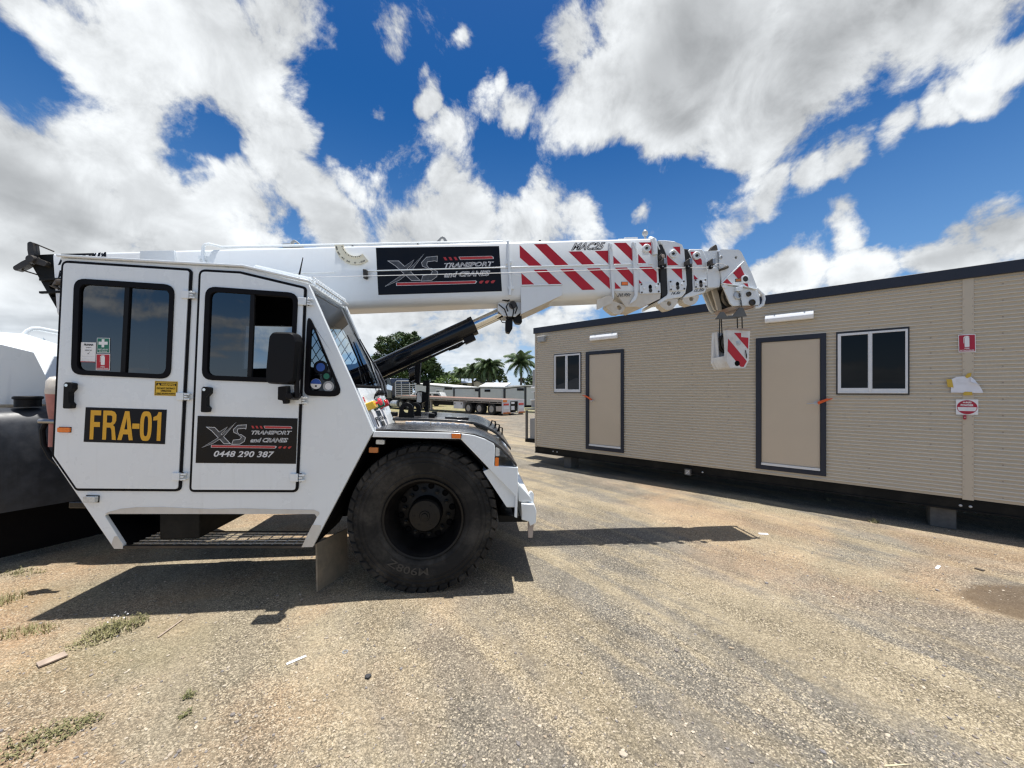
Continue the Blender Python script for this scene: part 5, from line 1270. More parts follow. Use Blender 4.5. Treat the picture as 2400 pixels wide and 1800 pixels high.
def extension(dark, side, y, stripes, pad, boss, load, lug, hole, cham, prev_end):
    """one telescoping section showing at the end of the one before it"""
    mb = MB(); lp = BF.P(side, y); n = len(lp)
    w = BW - 2 * (y - YB)
    c = (sum(p[0] for p in lp) / n, sum(p[1] for p in lp) / n)
    mb.prism(BF, lp, y, y + w, 'white2')
    e = mb.build('boom_extension', crane, cham, 30, 3)
    d = MB(); dl = BF.P(dark, y + .012); d.prism(BF, dl, y + .012, y + w - .012, 'wear'); d.build('wear_band', e, .012)
    st = MB()
    for s in stripes: st.flat(BF, BF.P(z7(*s), y - .0025), y - .0025, 'red')
    st.build('warning_stripes', e, 0, 0)
    pad_plate(e, *pad, y); pin_boss(e, boss, y)
    if load:
        tx, bl, br, tl = load; t = MB(); t.text(BF, tx, *[BF.p(*a, y - .003) for a in z7(bl, br, tl)], y - .003, 'ink', .02, .25); t.build('lettering', e, 0, 0)
    if lug:
        l = MB(); q = round_poly(BF.P(z7(*lug), y + .01), .02, 3); h = BF.p(*z7(hole)[0], y + .01)
        l.prism(BF, q, y + .01, y + .13, 'cream', [circ(h[0], h[1], .028, 18)])
        l.build('lifting_lug', e, .004)
    return e
M['wear'] = mat('black_wear_pad', (.012, .012, .013), .6)
E1 = extension(z7((1272, 118), (1300, 122), (1332, 190), (1350, 560), (1300, 582), (1286, 540)), z7((1335, 85), (1395, 92), (1470, 122), (1490, 170), (1512, 470), (1500, 540), (1470, 575), (1330, 600), (1262, 640), (1262, 612), (1340, 560), (1348, 540), (1334, 205), (1300, 120), (1262, 84)), YB + .004,
    ([(1388, 142), (1452, 140), (1455, 208)], [(1337, 208), (1365, 240), (1440, 300), (1344, 302)], [(1375, 332), (1468, 330), (1473, 428)]),
    (z7((1352, 438))[0], z7((1496, 520))[0]), z7((1388, 206))[0], ('16.6t', (1374, 556), (1452, 550), (1382, 530)),
    [(1262, 622), (1330, 596), (1440, 590), (1420, 640), (1385, 682), (1335, 690), (1290, 660)], (1358, 632), .012, None)
guide(E1, z7((1500, 300))[0], YB)
E2 = extension(z7((1480, 155), (1530, 160), (1556, 240), (1566, 520), (1540, 545), (1500, 548)), z7((1522, 172), (1540, 160), (1645, 160), (1682, 240), (1692, 470), (1670, 535), (1560, 572), (1478, 585), (1500, 556), (1566, 520), (1556, 240)), YB + .012,
    ([(1540, 184), (1580, 182), (1600, 215), (1640, 255), (1642, 296), (1600, 298), (1562, 245)], [(1570, 382), (1610, 422), (1572, 425)]),
    (z7((1570, 426))[0], z7((1678, 498))[0]), z7((1590, 222))[0], ('15.35t', (1570, 532), (1658, 525), (1578, 506)),
    [(1470, 590), (1560, 565), (1622, 560), (1606, 605), (1580, 636), (1530, 648), (1485, 630)], (1550, 592), .010, None)
guide(E2, z7((1696, 300))[0], YB)
M['cream2'] = mat('grimy_cream_paint', (.24, .21, .17), .6, var=.3, dust=(.08, .06, .04, .8))
def boom_head():
    y = YB + .02; mb = MB(); w = .40
    tip = BF.P(zH((1085, 362), (1340, 352), (1365, 640), (1372, 900), (1345, 985), (1150, 1010), (1165, 760), (1140, 480)), y + .02); mb.prism(BF, tip, y + .02, y + w, 'white2')
    col = BF.P(zH((1170, 660), (1335, 652), (1378, 720), (1382, 900), (1370, 985), (1170, 990), (1160, 780)), y); mb.prism(BF, round_poly(col, .02), y - .005, y + .03, 'white2')
    h = mb.build('boom_head', crane, .008)
    side = BF.P(zH((1348, 342), (1680, 347), (1722, 384), (1790, 520), (1905, 760), (1985, 970), (2030, 1130), (2040, 1290), (1985, 1304), (1590, 1318), (1535, 1270), (1400, 935), (1362, 640)), y)
    hl = BF.p(*zH((1632, 482))[0], y)
    s = MB()
    s.prism(BF, round_poly(side, .02, 3), y - .03, y - .006, 'white2', [circ(hl[0], hl[1], .018, 14)]); s.build('head_cheek', h, .004); s = MB(); s.prism(BF, round_poly(side, .02, 3), y + w, y + w + .024, 'white2', [circ(hl[0], hl[1], .018, 14)]); s.build('head_cheek', h, .004); s = MB()
    # folded edge strips and lower cheek
    a = BF.P(zH((1395, 905), (1785, 530), (1800, 545), (1410, 920)), y - .03); s.prism(BF, a, y - .042, y - .03, 'white')
    a = BF.P(zH((1395, 925), (1760, 975), (1985, 1030), (1985, 1042), (1760, 990), (1395, 940)), y - .03); s.prism(BF, a, y - .075, y - .03, 'white')
    lowc = BF.P(zH((1400, 945), (1760, 995), (2000, 1045), (2030, 1150), (2030, 1270), (1985, 1296), (1595, 1310), (1545, 1262)), y - .03); s.prism(BF, lowc, y - .045, y - .03, 'white2')
    s.build('cheek_stiffener', h, .004)
    u = MB(); und = BF.P(zH((1140, 1060), (1185, 1000), (1400, 985), (1600, 1080), (1600, 1340), (1310, 1402), (1262, 1372)), y + w - .03)
    u.prism(BF, und, y + w - .05, y + w - .02, 'cream'); u.build('sheave_housing', h, .004)
    u = MB(); und = BF.P(zH((1225, 1010), (1300, 975), (1345, 1110), (1395, 1330), (1400, 1390), (1330, 1385)), y + .22); u.prism(BF, und, y + .20, y + .23, 'cream'); u.build('sheave_housing', h, .004)
    u = MB(); und = BF.P(zH((1560, 1318), (1985, 1306), (1965, 1340), (1600, 1380)), y + .05); u.prism(BF, und, y - .006, y + w, 'rustwhite'); u.build('bottom_plate', h, .004)
    x, z = BF.p(*zH((1560, 1150))[0], y + .2)
    for yy, mm in ((y + .05, 'dark'), (y + .13, 'cream2'), (y + .26, 'dark'), (y + .30, 'cream2')):
        r = .145; sh = MB(); sh.lathe(BF.w(x, yy, z), BF.ey, [(0, 0), (r * .35, 0), (r * .4, .012), (r * .85, .012), (r, 0), (r * .9, .025), (r, .05), (r * .85, .038), (r * .4, .038), (r * .35, .05), (0, .05)], mm, 32); sh.build('sheave', h, 0)
    st = MB()
    for q in ([(1590, 715), (1730, 605), (1815, 785), (1700, 840)], [(1410, 900), (1490, 820), (1610, 940), (1580, 950)], [(1785, 915), (1860, 915), (1885, 1005)]): st.flat(BF, BF.P(zH(*q), y - .033), y - .033, 'red')
    st.build('warning_stripes', h, 0, 0)
    lamp(h, 'marker_reflector', BF, zH((1655, 842), (1748, 832), (1750, 878), (1658, 882)), y - .036, 'orangedim', .006)
    for c, r, m in (((1812, 842), .052, 'white2'), ((1865, 1105), .030, 'dark'), ((1925, 1250), .040, 'dark'), ((1455, 970), .030, 'white'), ((1395, 465), .02, 'galv'), ((1672, 1130), .05, 'galv')):
        p = MB(); x, z = BF.p(*zH(c)[0], y - .04); yy = y - .046 if c[1] > 940 else y - .03
        p.lathe(BF.w(x, yy + .002, z), -BF.ey, [(r, 0), (r, .022), (r * .7, .026), (r * .62, .014), (0, .014)], m, 20)
        if m == 'white2': p.lathe(BF.w(x, yy - .012, z), -BF.ey, [(r * .62, 0), (r * .6, .012), (0, .014)], 'dark', 16)
        p.build('pin', h, .002)
    n_ = MB(); e_ = BF.P(zH((1352, 348), (1680, 353), (1716, 388), (1784, 522), (1898, 762), (1978, 972), (1962, 985), (1880, 775), (1766, 535), (1700, 402), (1670, 372), (1352, 366)), y); n_.prism(BF, e_, y - .005, y + w, 'white2'); n_.build('nose_plate', h, .003)
    # rounded guard bar at the nose
    g = MB(); pts = BF.P(zH((1990, 1010), (2060, 1080), (2105, 1120), (2122, 1200), (2100, 1290), (2030, 1335), (1960, 1345)), y)
    for yy in (y - .02, y + w): g.tube([BF.w(a, yy, b) for a, b in pts], .020, 'white2', 10)
    for i in (2, 4): g.tube([BF.w(pts[i][0], y - .02, pts[i][1]), BF.w(pts[i][0], y + w, pts[i][1])], .014, 'white2', 8)
    g.build('rope_guard_bar', h, 0)
    # anchor wedge of the indicator cable with its loop, small sensor on top
    k = MB(); A, B = BF.p(*zH((1370, 690))[0], y - .05), BF.p(*zH((1515, 630))[0], y - .05); k.tube([BF.w(A[0], y - .05, A[1]), BF.w(B[0], y - .05, B[1])], [.012, .02], 'dark', 8)
    k.tube([BF.w(*(lambda q: (q[0], y - .06, q[1]))(BF.p(*zH(c)[0], y - .06))) for c in ((1490, 610), (1420, 572), (1340, 570), (1295, 600), (1310, 625), (1400, 632))], .004, 'cablew', 6); k.build('cable_anchor', h, 0)
    x, z = BF.p(*zH((1265, 300))[0], y + .1); k = MB(); zt = BF.p(*zH((1265, 352))[0], y + .1)[1]; k.prism(BF, [(x - .06, zt), (x + .05, zt), (x + .04, zt + .06), (x + .02, zt + .075), (x - .02, zt + .05)], y + .08, y + .14, 'dark'); k.build('limit_switch', h, .004)
    br = MB(); q = BF.P(zH((1640, 990), (1755, 965), (1755, 1040), (1700, 1060), (1640, 1050)), y - .06); br.prism(BF, q, y - .085, y - .046, 'white'); br.build('chain_bracket', h, .004)
    return h, y, w
HEAD, HY_, HW_ = boom_head()
# hoist ropes
def hoist():
    mb = MB(); y1, y2 = YB + .10, YB + .33
    for a, b, yy in (((445, 40), (412, 690), y1 + .24), ((450, 40), (475, 690), y1 + .24), ((800, 180), (815, 640), y1 + .02), ((905, 180), (915, 640), y1 + .02)):
        A, B = BF.p(*zK(a)[0], yy), BF.p(*zK(b)[0], yy); mb.tube([BF.w(A[0], yy, A[1]), BF.w(B[0], yy, B[1] - .10)], .0075, 'rope', 8)
    mb.build('hoist_rope', crane, 0)
M['rope'] = mat('greasy_wire_rope', (.03, .027, .025), .5, metal=.4, var=.4, vscale=80)
hoist()
# ---------------- lift cylinder
def cylinder():
    y = YB + BW / 2; A, B, C_ = [BF.p(*p, y) for p in (z6((120, 1290))[0], z6((1150, 820))[0], z6((1470, 672))[0])]
    a, b, c = [BF.w(p[0], y, p[1]) for p in (A, B, C_)]; d = (b - a).normalized()
    mb = MB(); mb.lathe(a - d * .25, d, [(0, 0), (.095, 0), (.112, .03), (.112, (b - a).length + .20), (.119, (b - a).length + .20), (.119, (b - a).length + .252), (.08, (b - a).length + .255)], 'black', 40)
    m = mb.build('lift_cylinder', crane, 0, 40)
    r = MB(); r.lathe(b, d, [(.070, -.05), (.070, (c - b).length - .06)], 'chrome', 32); r.build('cylinder_rod', m, 0)
    p = MB(); n = d.cross(BF.ey).normalized(); n = n if n.z < 0 else -n
    for off, yo in ((.132, -.03), (.132, .03)): p.tube([a + n * off + BF.ey * yo, b + n * off + BF.ey * yo - d * .35, b + n * (off + .0) + BF.ey * yo - d * .22], .011, 'blackm', 8)
    p.tube([b + n * .145 - d * .42, b + n * .16 - d * .3, b + n * .14 - d * .18, b + n * .11 - d * .1], .012, 'blackm', 8)
    e1 = b + n * .14 - d * .13; f = Frame(e1, 0); f.ex = d; f.ey = BF.ey; f.ez = -n; p.box(f, -.07, .07, -.05, .05, -.03, .04, 'blackm'); p.box(f, -.02, .11, -.03, .03, .03, .06, 'blackm')
    p.build('cylinder_pipe', m, 0)
    # rod eye and mount bracket under boom
    br = MB(); q = BF.P(z6((1385, 590), (1500, 580), (1555, 575), (1560, 700), (1505, 745), (1400, 740), (1350, 690), (1352, 640)), y - .16)
    br.prism(BF, q, y - .16, y - .13, 'white2'); br.prism(BF, q, y + .13, y + .16, 'white2'); br.cyl(BF.w(C_[0], y - .2, C_[1]), BF.w(C_[0], y + .2, C_[1]), .045, 'dark', 18)
    br.lathe(c - d * .08 - BF.ey * .0, d, [(0, -.06), (.075, -.06), (.08, 0), (.08, .1), (0, .1)], 'white2', 24); br.build('cylinder_mount', BOOM, .004)
    hs = MB()
    def Q(yy, *pts): return [BF.w(*(lambda w_: (w_[0], yy, w_[1]))(BF.p(*s, yy))) for s in z6(*pts)]
    hs.tube(Q(y - .2, (1390, 600), (1440, 610), (1465, 585), (1472, 565)), .010, 'blackm', 8); hs.tube(Q(y - .2, (1360, 640), (1410, 680), (1440, 760), (1480, 745), (1490, 690), (1470, 640), (1440, 630), (1425, 660), (1440, 700)), .008, 'blackm', 8)
    hs.tube(Q(y - .2, (1370, 760), (1390, 795), (1430, 800)), .006, 'blackm', 6); hs.tube(Q(y - .19, (1505, 625), (1520, 670), (1500, 720)), .007, 'blackm', 6)
    hs.build('hydraulic_hose', BOOM, 0)
    for q in (((1420, 775), (1480, 768), (1478, 850), (1455, 888), (1425, 880), (1418, 850)), ((1492, 695), (1550, 690), (1562, 795), (1545, 806), (1508, 802), (1490, 775))):
        l = MB(); lp = BF.P(z6(*q), y - .1); l.prism(BF, round_poly(lp, .012, 3), y - .12, y + .0, 'blackm'); l.build('work_lamp', BOOM, .006)
    k = MB(); lp = BF.P(z6((1410, 650), (1510, 640), (1515, 720), (1480, 770), (1430, 775)), y - .1); k.prism(BF, lp, y - .1, y - .02, 'blackm'); k.build('hose_block', BOOM, .006)
cylinder()
# ---------------- rear chassis: engine cover, black guard, rail, bottle
def rear_body():
    """engine end of the crane, steered away to the left: its front is what the photograph shows"""
    def TFr(x): 
        f = Frame(RR.w(x, 0, 0), 0); f.ex = RR.ey.copy(); f.ey = -RR.ex; f.ez = V((0, 0, 1)); return f
    G_ = TFr(-1.09)
    zb = G_.p(*z3((0, 1125))[0])[1]; zt = TFr(-1.2).p(*z3((0, 196))[0])[1]
    # guard: rounded front, flat top, both sides closed
    prof = [(-1.12, zb), (-1.09, zb), (-1.085, zb + .45), (-1.095, zt - .32), (-1.125, zt - .16), (-1.19, zt - .05), (-1.27, zt - .008), (-1.40, zt + .012), (-2.0, zt + .02), (-3.3, zt + .02), (-3.3, zt - .02), (-1.4, zt - .03), (-1.16, zt - .2), (-1.115, zb + .4)]
    g = MB(); ys = [-1.60, -1.585, -1.5, -.4, .4, 1.2, 1.255, 1.27]
    g.loft([[RR.w(x - (.05 if abs(y) > 1.26 else (.02 if abs(y) > 1.25 else 0)), y, z - (.04 if abs(y) > 1.26 and z > zt - .2 else 0)) for x, z in prof] for y in ys], 'guard')
    mg = g.build('rear_mudguard', crane, 0, 40)
    for sy in (-1.595, 1.255):
        k = MB(); k.prism(RR, [(-1.14, zb), (-1.12, zt - .2), (-1.3, zt - .02), (-3.3, zt - .02), (-3.3, zb + .35), (-3.05, zb + .35), (-2.85, zt - .35), (-2.05, zt - .35), (-1.75, zb + .1), (-1.7, zb)], sy, sy + .01, 'guard'); k.build('guard_side', mg, 0)
    # engine cover: front plate with sloping shoulders
    A = TFr(-1.50); B = TFr(-1.86)
    plate = A.P(z1((-900, 800), (0, 985), (290, 1055), (406, 1283), (440, 1520), (-900, 1520))); back = B.P(z1((-1000, 690), (0, 880), (210, 893), (500, 985), (700, 1050), (760, 1100)))
    x0, zl = -1.2, zt + .005
    P_ = [A.w(max(q[0], -1.2), 0, max(q[1], zl)) for q in plate]; 
    yl = -1.2; Q = [B.w(max(q[0], -1.22), 0, q[1]) for q in back]
    m = MB()
    pl = [(max(q[0], -1.2), max(q[1], zl)) for q in plate]; pl[0] = (-1.2, pl[1][1] + (pl[1][1] - pl[2][1]) * .25 if pl[1][0] > -1.2 else pl[1][1]); 
    m.flat(A, pl, 0, 'white')
    bk = [(max(q[0], -1.22), q[1]) for q in back]; bk[0] = (-1.22, bk[1][1] + .03); d4 = (bk[3][1] - bk[2][1]) / (bk[3][0] - bk[2][0]); bk[4] = (1.0, bk[3][1] + d4 * (1.0 - bk[3][0]) * .8); bk[5] = (1.25, bk[4][1] - .15)
    low = (bk[5][0], zl)
    a = [A.w(q[0], 0, q[1]) for q in pl]; b = [B.w(q[0], 0, q[1]) for q in bk] + [B.w(low[0], 0, low[1])]
    m.add(a[:5] + b, [(0, 1, 6, 5), (1, 2, 7, 6), (2, 8, 7), (2, 3, 9, 8), (3, 4, 11, 10), (3, 10, 9)], 'white')
    far = 3.6; c = [B.w(q[0], far, q[1]) for q in bk] + [B.w(low[0], far, low[1])]; n = len(c)
    bb = [B.w(q[0], 0, q[1]) for q in bk] + [B.w(low[0], 0, low[1])]
    m.add(bb + c, [(i, i + 1, n + i + 1, n + i) for i in range(n - 1)] + [tuple(range(n, 2 * n))], 'white')
    m.add([A.w(-1.2, 0, zl), a[0], b[0], B.w(-1.22, 0, zl), B.w(-1.22, far, zl), c[0]], [(0, 3, 2, 1), (3, 4, 5, 2)], 'white')
    ec = m.build('engine_cover', crane, 0, 15)
    T_ = TFr(-1.30); q = T_.p(*z3((242, 160))[0]); k = MB(); c0 = T_.w(q[0], 0, zt + .01)
    k.lathe(c0, V((0, 0, 1)), [(.095, -.02), (.095, .06), (.108, .063), (.108, .088), (.09, .095), (0, .095)], 'blackm', 28); k.build('filler_cap', mg, .004)
    k = MB(); k.box(T_, q[0] + .2, q[0] + .5, .0, .25, zt, zt + .085, 'blackm'); k.build('latch_box', mg, .01)
    fl = MB(); fl.prism(TFr(-1.36), [(-1.55, .10), (1.2, .10), (1.2, zb + .1), (-1.55, zb + .1)], 0, .02, 'arch'); fl.build('mud_flap', mg, 0)  # black sheet added to keep the space below the guard dark, hides the wheel
    H_ = TFr(-2.0); pts = H_.P(z1((205, 905), (235, 872), (280, 850), (340, 850), (520, 885), (700, 920), (730, 1010)))
    h = MB(); h.tube([H_.w(p[0], 0, p[1]) for p in pts], .026, 'white', 10); h.build('handrail', ec, 0)
    e = MB(); q = H_.p(*z1((380, 940))[0]); e.prism(H_, [(q[0] - .05, q[1] - .1), (q[0] + .05, q[1] - .1), (q[0], q[1] + .02)], 0, .02, 'white'); e.build('lifting_eye', ec, 0)
    # washer-fluid bottle and hose behind the cab
    b = MB(); yy = .42; c1 = CF.p(*z1((446, 1300))[0], yy); cb = CF.p(*z3((440, 540))[0], yy); H = c1[1] - cb[1]; ctr = CF.w(c1[0] + .03, yy, cb[1]); s_ = .95
    b.lathe(ctr, CF.ez, [(0, 0), (.030 * s_, 0), (.032 * s_, H * .42), (.045 * s_, H * .55), (.062 * s_, H * .80)], 'fluid', 18); b.lathe(ctr, CF.ez, [(.0625 * s_, H * .80), (.066 * s_, H * .83), (.060 * s_, H * 1.0), (.035 * s_, H * 1.06), (0, H * 1.07)], 'bottle', 18); b.build('fluid_bottle', crane, 0, 50)
    hs = MB(); q = [CF.p(*p, .42) for p in z3((400, 320), (365, 400), (375, 520), (440, 640), (520, 700))]; hs.tube([CF.w(p[0], .42, p[1]) for p in q], .02, 'blackm', 8); hs.build('hydraulic_hose', crane, 0)
    ft = MB(); q = CF.p(*z3((415, 322))[0], .40); ft.cyl(CF.w(q[0] - .07, .40, q[1]), CF.w(q[0] + .2, .40, q[1]), .022, 'steel', 12); ft.build('hose_fitting', crane, .003)
rear_body()

# ------------------------------------------------------------------ hook block and rope limit weight (they hang from the boom)
def hook_block():
    y = YB + .06; w = .33
    lp = BF.P(zK((598, 662), (1092, 672), (1066, 1100), (1060, 1332), (985, 1490), (650, 1492), (580, 1352)), y)
    xs = [p[0] for p in lp]; zs = [p[1] for p in lp]
    root = thing('hook_block', 'white hook block with red diagonal stripes hanging under the boom tip', 'hook block', BF.w(sum(xs) / len(xs), y + w / 2, min(zs)))
    mb = MB(); mb.prism(BF, round_poly(lp, .012, 3), y, y + .05, 'chip'); mb.prism(BF, round_poly(lp, .012, 3), y + w - .05, y + w, 'chip')
    # lower body joins the cheeks
    lowz = lp[5][1]; hz = BF.p(*zK((590, 1230))[0], y)[1]
    low = [lp[6], (lp[6][0], hz), (lp[3][0], hz), lp[3], lp[4], lp[5]]
    mb.prism(BF, inset(low, .004), y + .05, y + w - .05, 'chip')
    # rope slot edge plates on the left face
    xl = lp[0][0]; zt = lp[0][1]
    mb.box(BF, xl, xl + .01, y + .05, y + .085, hz, zt, 'chip'); mb.box(BF, xl, xl + .01, y + w - .12, y + w - .05, hz, zt, 'chip')
    mb.build('cheek_plates', root, .006)
    r = MB(); a = BF.P(zK((590, 640), (1105, 652), (1085, 690), (590, 672)), y); r.prism(BF, a, y - .02, y + .06, 'rustwhite'); r.build('top_bar', root, .004)
    c = BF.p(*zK((830, 960))[0], y)
    for yy in (y + .08, y + .17):
        s = MB(); s.lathe(BF.w(c[0], yy, c[1] + .02), BF.ey, [(0, 0), (.05, 0), (.06, .02), (.115, .02), (.135, 0), (.12, .03), (.135, .06), (.115, .04), (.06, .04), (.05, .06), (0, .06)], 'dark', 30); s.build('sheave', root, 0)
    st = MB(); yy = y - .0025
    for q in ([(740, 738), (895, 740), (895, 830), (1052, 842), (1048, 1092)], [(612, 860), (1020, 1352), (950, 1475), (885, 1472), (602, 1132)]): st.flat(BF, BF.P(zK(*q), yy), yy, 'red')
    st.build('warning_stripes', root, 0, 0)
    p = MB(); p.lathe(BF.w(c[0], y + .001, c[1]), -BF.ey, [(.032, 0), (.032, .006), (.012, .008), (.012, .018), (0, .018)], 'galv', 20)
    h = BF.p(*zK((808, 1398))[0], y); p.lathe(BF.w(h[0], y - .0035, h[1]), BF.ey, [(0, .0), (.034, .0), (.034, .012), (0, .012)], 'arch', 20)
    h = BF.p(*zK((992, 1200))[0], y); p.tube([BF.w(h[0], y - .004, h[1] + .05), BF.w(h[0] - .008, y - .02, h[1]), BF.w(h[0], y - .012, h[1] - .05), BF.w(h[0] + .01, y - .004, h[1])], .006, 'dark', 6)
    h = BF.p(*zK((470, 1450))[0], y + w); p.lathe(BF.w(lp[0][0] - .003, y + .16, h[1] + .03), -BF.ex, [(.03, 0), (.03, .004), (0, .005)], 'arch', 16)
    p.build('pins', root, .001)
    g = MB(); g.text(BF, '25', *[BF.p(*zK(a)[0], yy) for a in ((905, 822), (1040, 826), (905, 742))], yy, 'ghost', 0, 0) if False else None
M['chip'] = mat('chipped_white_paint', (.74, .74, .73), .45, var=.08, dust=(.35, .27, .2, .45), streak=.3)
hook_block()
def limit_weight():
    y = YB - .03
    lp = BF.P(zK((345, 428), (455, 285), (530, 285), (590, 380), (720, 362), (860, 190), (935, 190), (1025, 380), (760, 400), (640, 430), (480, 436)), y)
    root = thing('limit_weight', 'dark grey steel bar with two peaks, hung on chains above the hook block', 'limit weight', BF.w(lp[4][0], y, lp[0][1]))
    mb = MB(); mb.prism(BF, lp, y, y + .016, 'acdark'); zf = lp[0][1]
    a = [BF.w(p[0], 0, 0) for p in (lp[0], lp[7])]
    mb.box(BF, lp[0][0] + .07, lp[7][0] - .06, y + .016, y + .12, zf + .006, zf + .018, 'acdark'); mb.build('bar', root, .003)
    c = MB(); A = BF.p(*zH((1745, 1320))[0], y - .0); B = BF.p(*zH((1740, 1050))[0], y - .04)
    n = 10
    for k in range(n):
        t0, t1 = k / n, (k + 1.25) / n; f = lambda t: BF.w(A[0] + (B[0] - A[0]) * t, y - .012, A[1] + (B[1] - A[1]) * t)
        o = BF.ex * .008 if k % 2 else BF.ey * .008
        c.tube([f(t0) , f(t0 + .02) + o, f(t1 - .02) + o, f(t1), f(t1 - .02) - o, f(t0 + .02) - o, f(t0)], .0035, 'dark', 5, False)
    c.build('chain', root, 0)
M['acdark'] = mat('dark_grey_steel', (.12, .12, .115), .5, metal=.2, var=.2, dust=(.2, .18, .15, .3))
limit_weight()
# ------------------------------------------------------------------ portable building on the right
MF = Frame((4.14, 6.40, 0), math.degrees(math.atan2(-.6705, .742)))
MX0 = MF.p(*zB((127, 130))[0])[0]; MX1 = MX0 + 12.0
ZT = MF.p(*zB((127, 107))[0])[1]; ZF = MF.p(*zB((130, 157))[0])[1]; ZBOT = MF.p(*zB((140, 1128))[0])[1]
def rect(F, q, y=0):
    """upright rectangle that best fits four traced corners (TL, TR, BR, BL)"""
    p = F.P(q, y); return ((p[0][0] + p[3][0]) / 2, (p[1][0] + p[2][0]) / 2, (p[2][1] + p[3][1]) / 2, (p[0][1] + p[1][1]) / 2)
def rl(x0, x1, z0, z1_): return [(x0, z0), (x1, z0), (x1, z1_), (x0, z1_)]
def building():
    root = thing('portable_building', 'long beige corrugated portable building with dark roof edge, two doors and two windows', 'building', MF.w((MX0 + MX1) / 2, 1.5, .2))
    D = 3.0
    dA = rect(MF, zB((566, 315), (893, 290), (898, 1186), (570, 1150))); dB = rect(MF, zR((79, 494), (497, 462), (507, 1318), (85, 1270)))
    wA = rect(MF, zB((290, 333), (526, 317), (527, 668), (291, 667))); wB = rect(MF, zR((558, 458), (997, 421), (1002, 830), (564, 830)))
    sA = rect(MF, zR((1303, 140), (1373, 133), (1396, 1462), (1328, 1452)))
    ops = sorted([dA, dB, wA, wB, sA])
    # corrugated cladding: rolled profile swept along the wall, cut round the openings
    mb = MB(); pitch = .0505; zs = []; n = int((ZF - ZBOT) / pitch) + 1
    prof = []
    for k in range(n):
        z = ZBOT + k * pitch
        for dz, y in ((0, .0), (.030, .0), (.034, -.012), (.0375, -.0145), (.0475, -.001)):
            if z + dz < ZF: prof.append((z + dz, y))
    prof.append((ZF, 0))
    xs = sorted({MX0 + .045, MX1} | {v for o in ops for v in o[:2]})
    for a, b in zip(xs, xs[1:]):
        o = next((o for o in ops if o[0] - 1e-6 <= a and b <= o[1] + 1e-6), None)
        segs = [(ZBOT, ZF)] if o is None else ([(ZBOT, o[2]), (o[3], ZF)] if o is not sA else [])
        for s0, s1 in segs:
            pr = [(z, y) for z, y in prof if s0 <= z <= s1]
            if len(pr) < 2: continue
            pr = [(s0, pr[0][1])] + pr + [(s1, pr[-1][1])]
            for (z0_, y0_), (z1q, y1q) in zip(pr, pr[1:]):      # lighter colour paints skylight onto each rib's upward face
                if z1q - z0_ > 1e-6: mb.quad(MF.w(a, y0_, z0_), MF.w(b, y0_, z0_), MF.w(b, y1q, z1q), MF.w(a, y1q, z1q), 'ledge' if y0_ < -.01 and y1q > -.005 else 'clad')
    # screws in rows
    rnd = random.Random(5)
    for x in [MX0 + .12 + k * .60 for k in range(20)]:
        for k in range(1, n - 1, 4):
            z = ZBOT + k * pitch + .012
            if any(o[0] - .03 < x < o[1] + .03 and o[2] - .03 < z < o[3] + .03 for o in ops): continue
            p = MF.w(x, -.001, z); mb.lathe(p, -MF.ey, [(.008, 0), (.008, .003), (.005, .005), (0, .005)], 'screw', 6)
    wall = mb.build('cladding', root, 0, 25)
    core = MB()
    core.prism(MF, rl(MX0 + .01, MX1 - .01, ZBOT, ZT - .06), .012, .06, 'clad', [rl(o[0] + .02, o[1] - .02, o[2] + .02, o[3] - .02) for o in (wA, wB)])
    core.box(MF, MX0 + .01, MX0 + .06, .06, D, ZBOT, ZT - .06, 'clad'); core.box(MF, MX1 - .06, MX1 - .01, .06, D, ZBOT, ZT - .06, 'clad'); core.box(MF, MX0 + .06, MX1 - .06, D - .05, D, ZBOT, ZT - .06, 'clad')
    core.box(MF, MX0 + .06, MX1 - .06, .06, D - .05, ZBOT, ZBOT + .05, 'interior')
    core.build('wall', root, 0)
    t = MB(); t.box(MF, MX0 - .004, MX0 + .045, -.014, .03, ZBOT - .01, ZF, 'cladtrim'); t.build('corner_trim', root, .002); t = MB(); t.box(MF, sA[0], sA[1], -.010, .012, ZBOT - .012, ZF, 'cladtrim')
    for k in range(26):
        z = ZBOT + .05 + k * .10
        for x in (sA[0] + .012, sA[1] - .012): t.lathe(MF.w(x, -.0135 if x < MX0 + .1 else -.0095, z), -MF.ey, [(.006, 0), (.006, .003), (0, .004)], 'screw', 6)
    t.build('joint_strip', root, .002)
    r = MB(); r.box(MF, MX0 - .03, MX1 + .03, -.045, D + .05, ZF, ZT, 'trim'); r.build('roof', root, .006)
    ch = MB(); ch.box(MF, MX0 - .02, MX1, .02, .10, ZBOT - .155, ZBOT - .004, 'chassis'); ch.box(MF, MX0 - .02, MX1, .005, .02, ZBOT - .03, ZBOT - .006, 'chassis'); ch.box(MF, MX0 - .02, MX1, .0, .02, ZBOT - .165, ZBOT - .145, 'chassis'); ch.box(MF, MX0, MX1, D - .1, D - .02, ZBOT - .155, ZBOT - .004, 'chassis')
    for k in range(9): ch.box(MF, MX0 + .2 + k * 1.4, MX0 + .3 + k * 1.4, .1, D - .1, ZBOT - .14, ZBOT - .02, 'chassis')
    a = rect(MF, zB((98, 1098), (133, 1098), (133, 1168), (98, 1162)), .4); ch.box(MF, MX0 - .16, MX0 + .02, .35, .55, ZBOT - .13, ZBOT + .03, 'chassis')
    c = ch.build('chassis_frame', root, .003)
    b = MB()
    for q in (*zB((282, 1172), (316, 1177), (1573, 1353)), *zR((1305, 1493), (1365, 1500))):
        x, z = MF.p(*q, .02); b.lathe(MF.w(x, .021, z), -MF.ey, [(.016, 0), (.016, .006), (.008, .012), (0, .012)], 'galv', 8)
    b.build('bolt', c, 0)
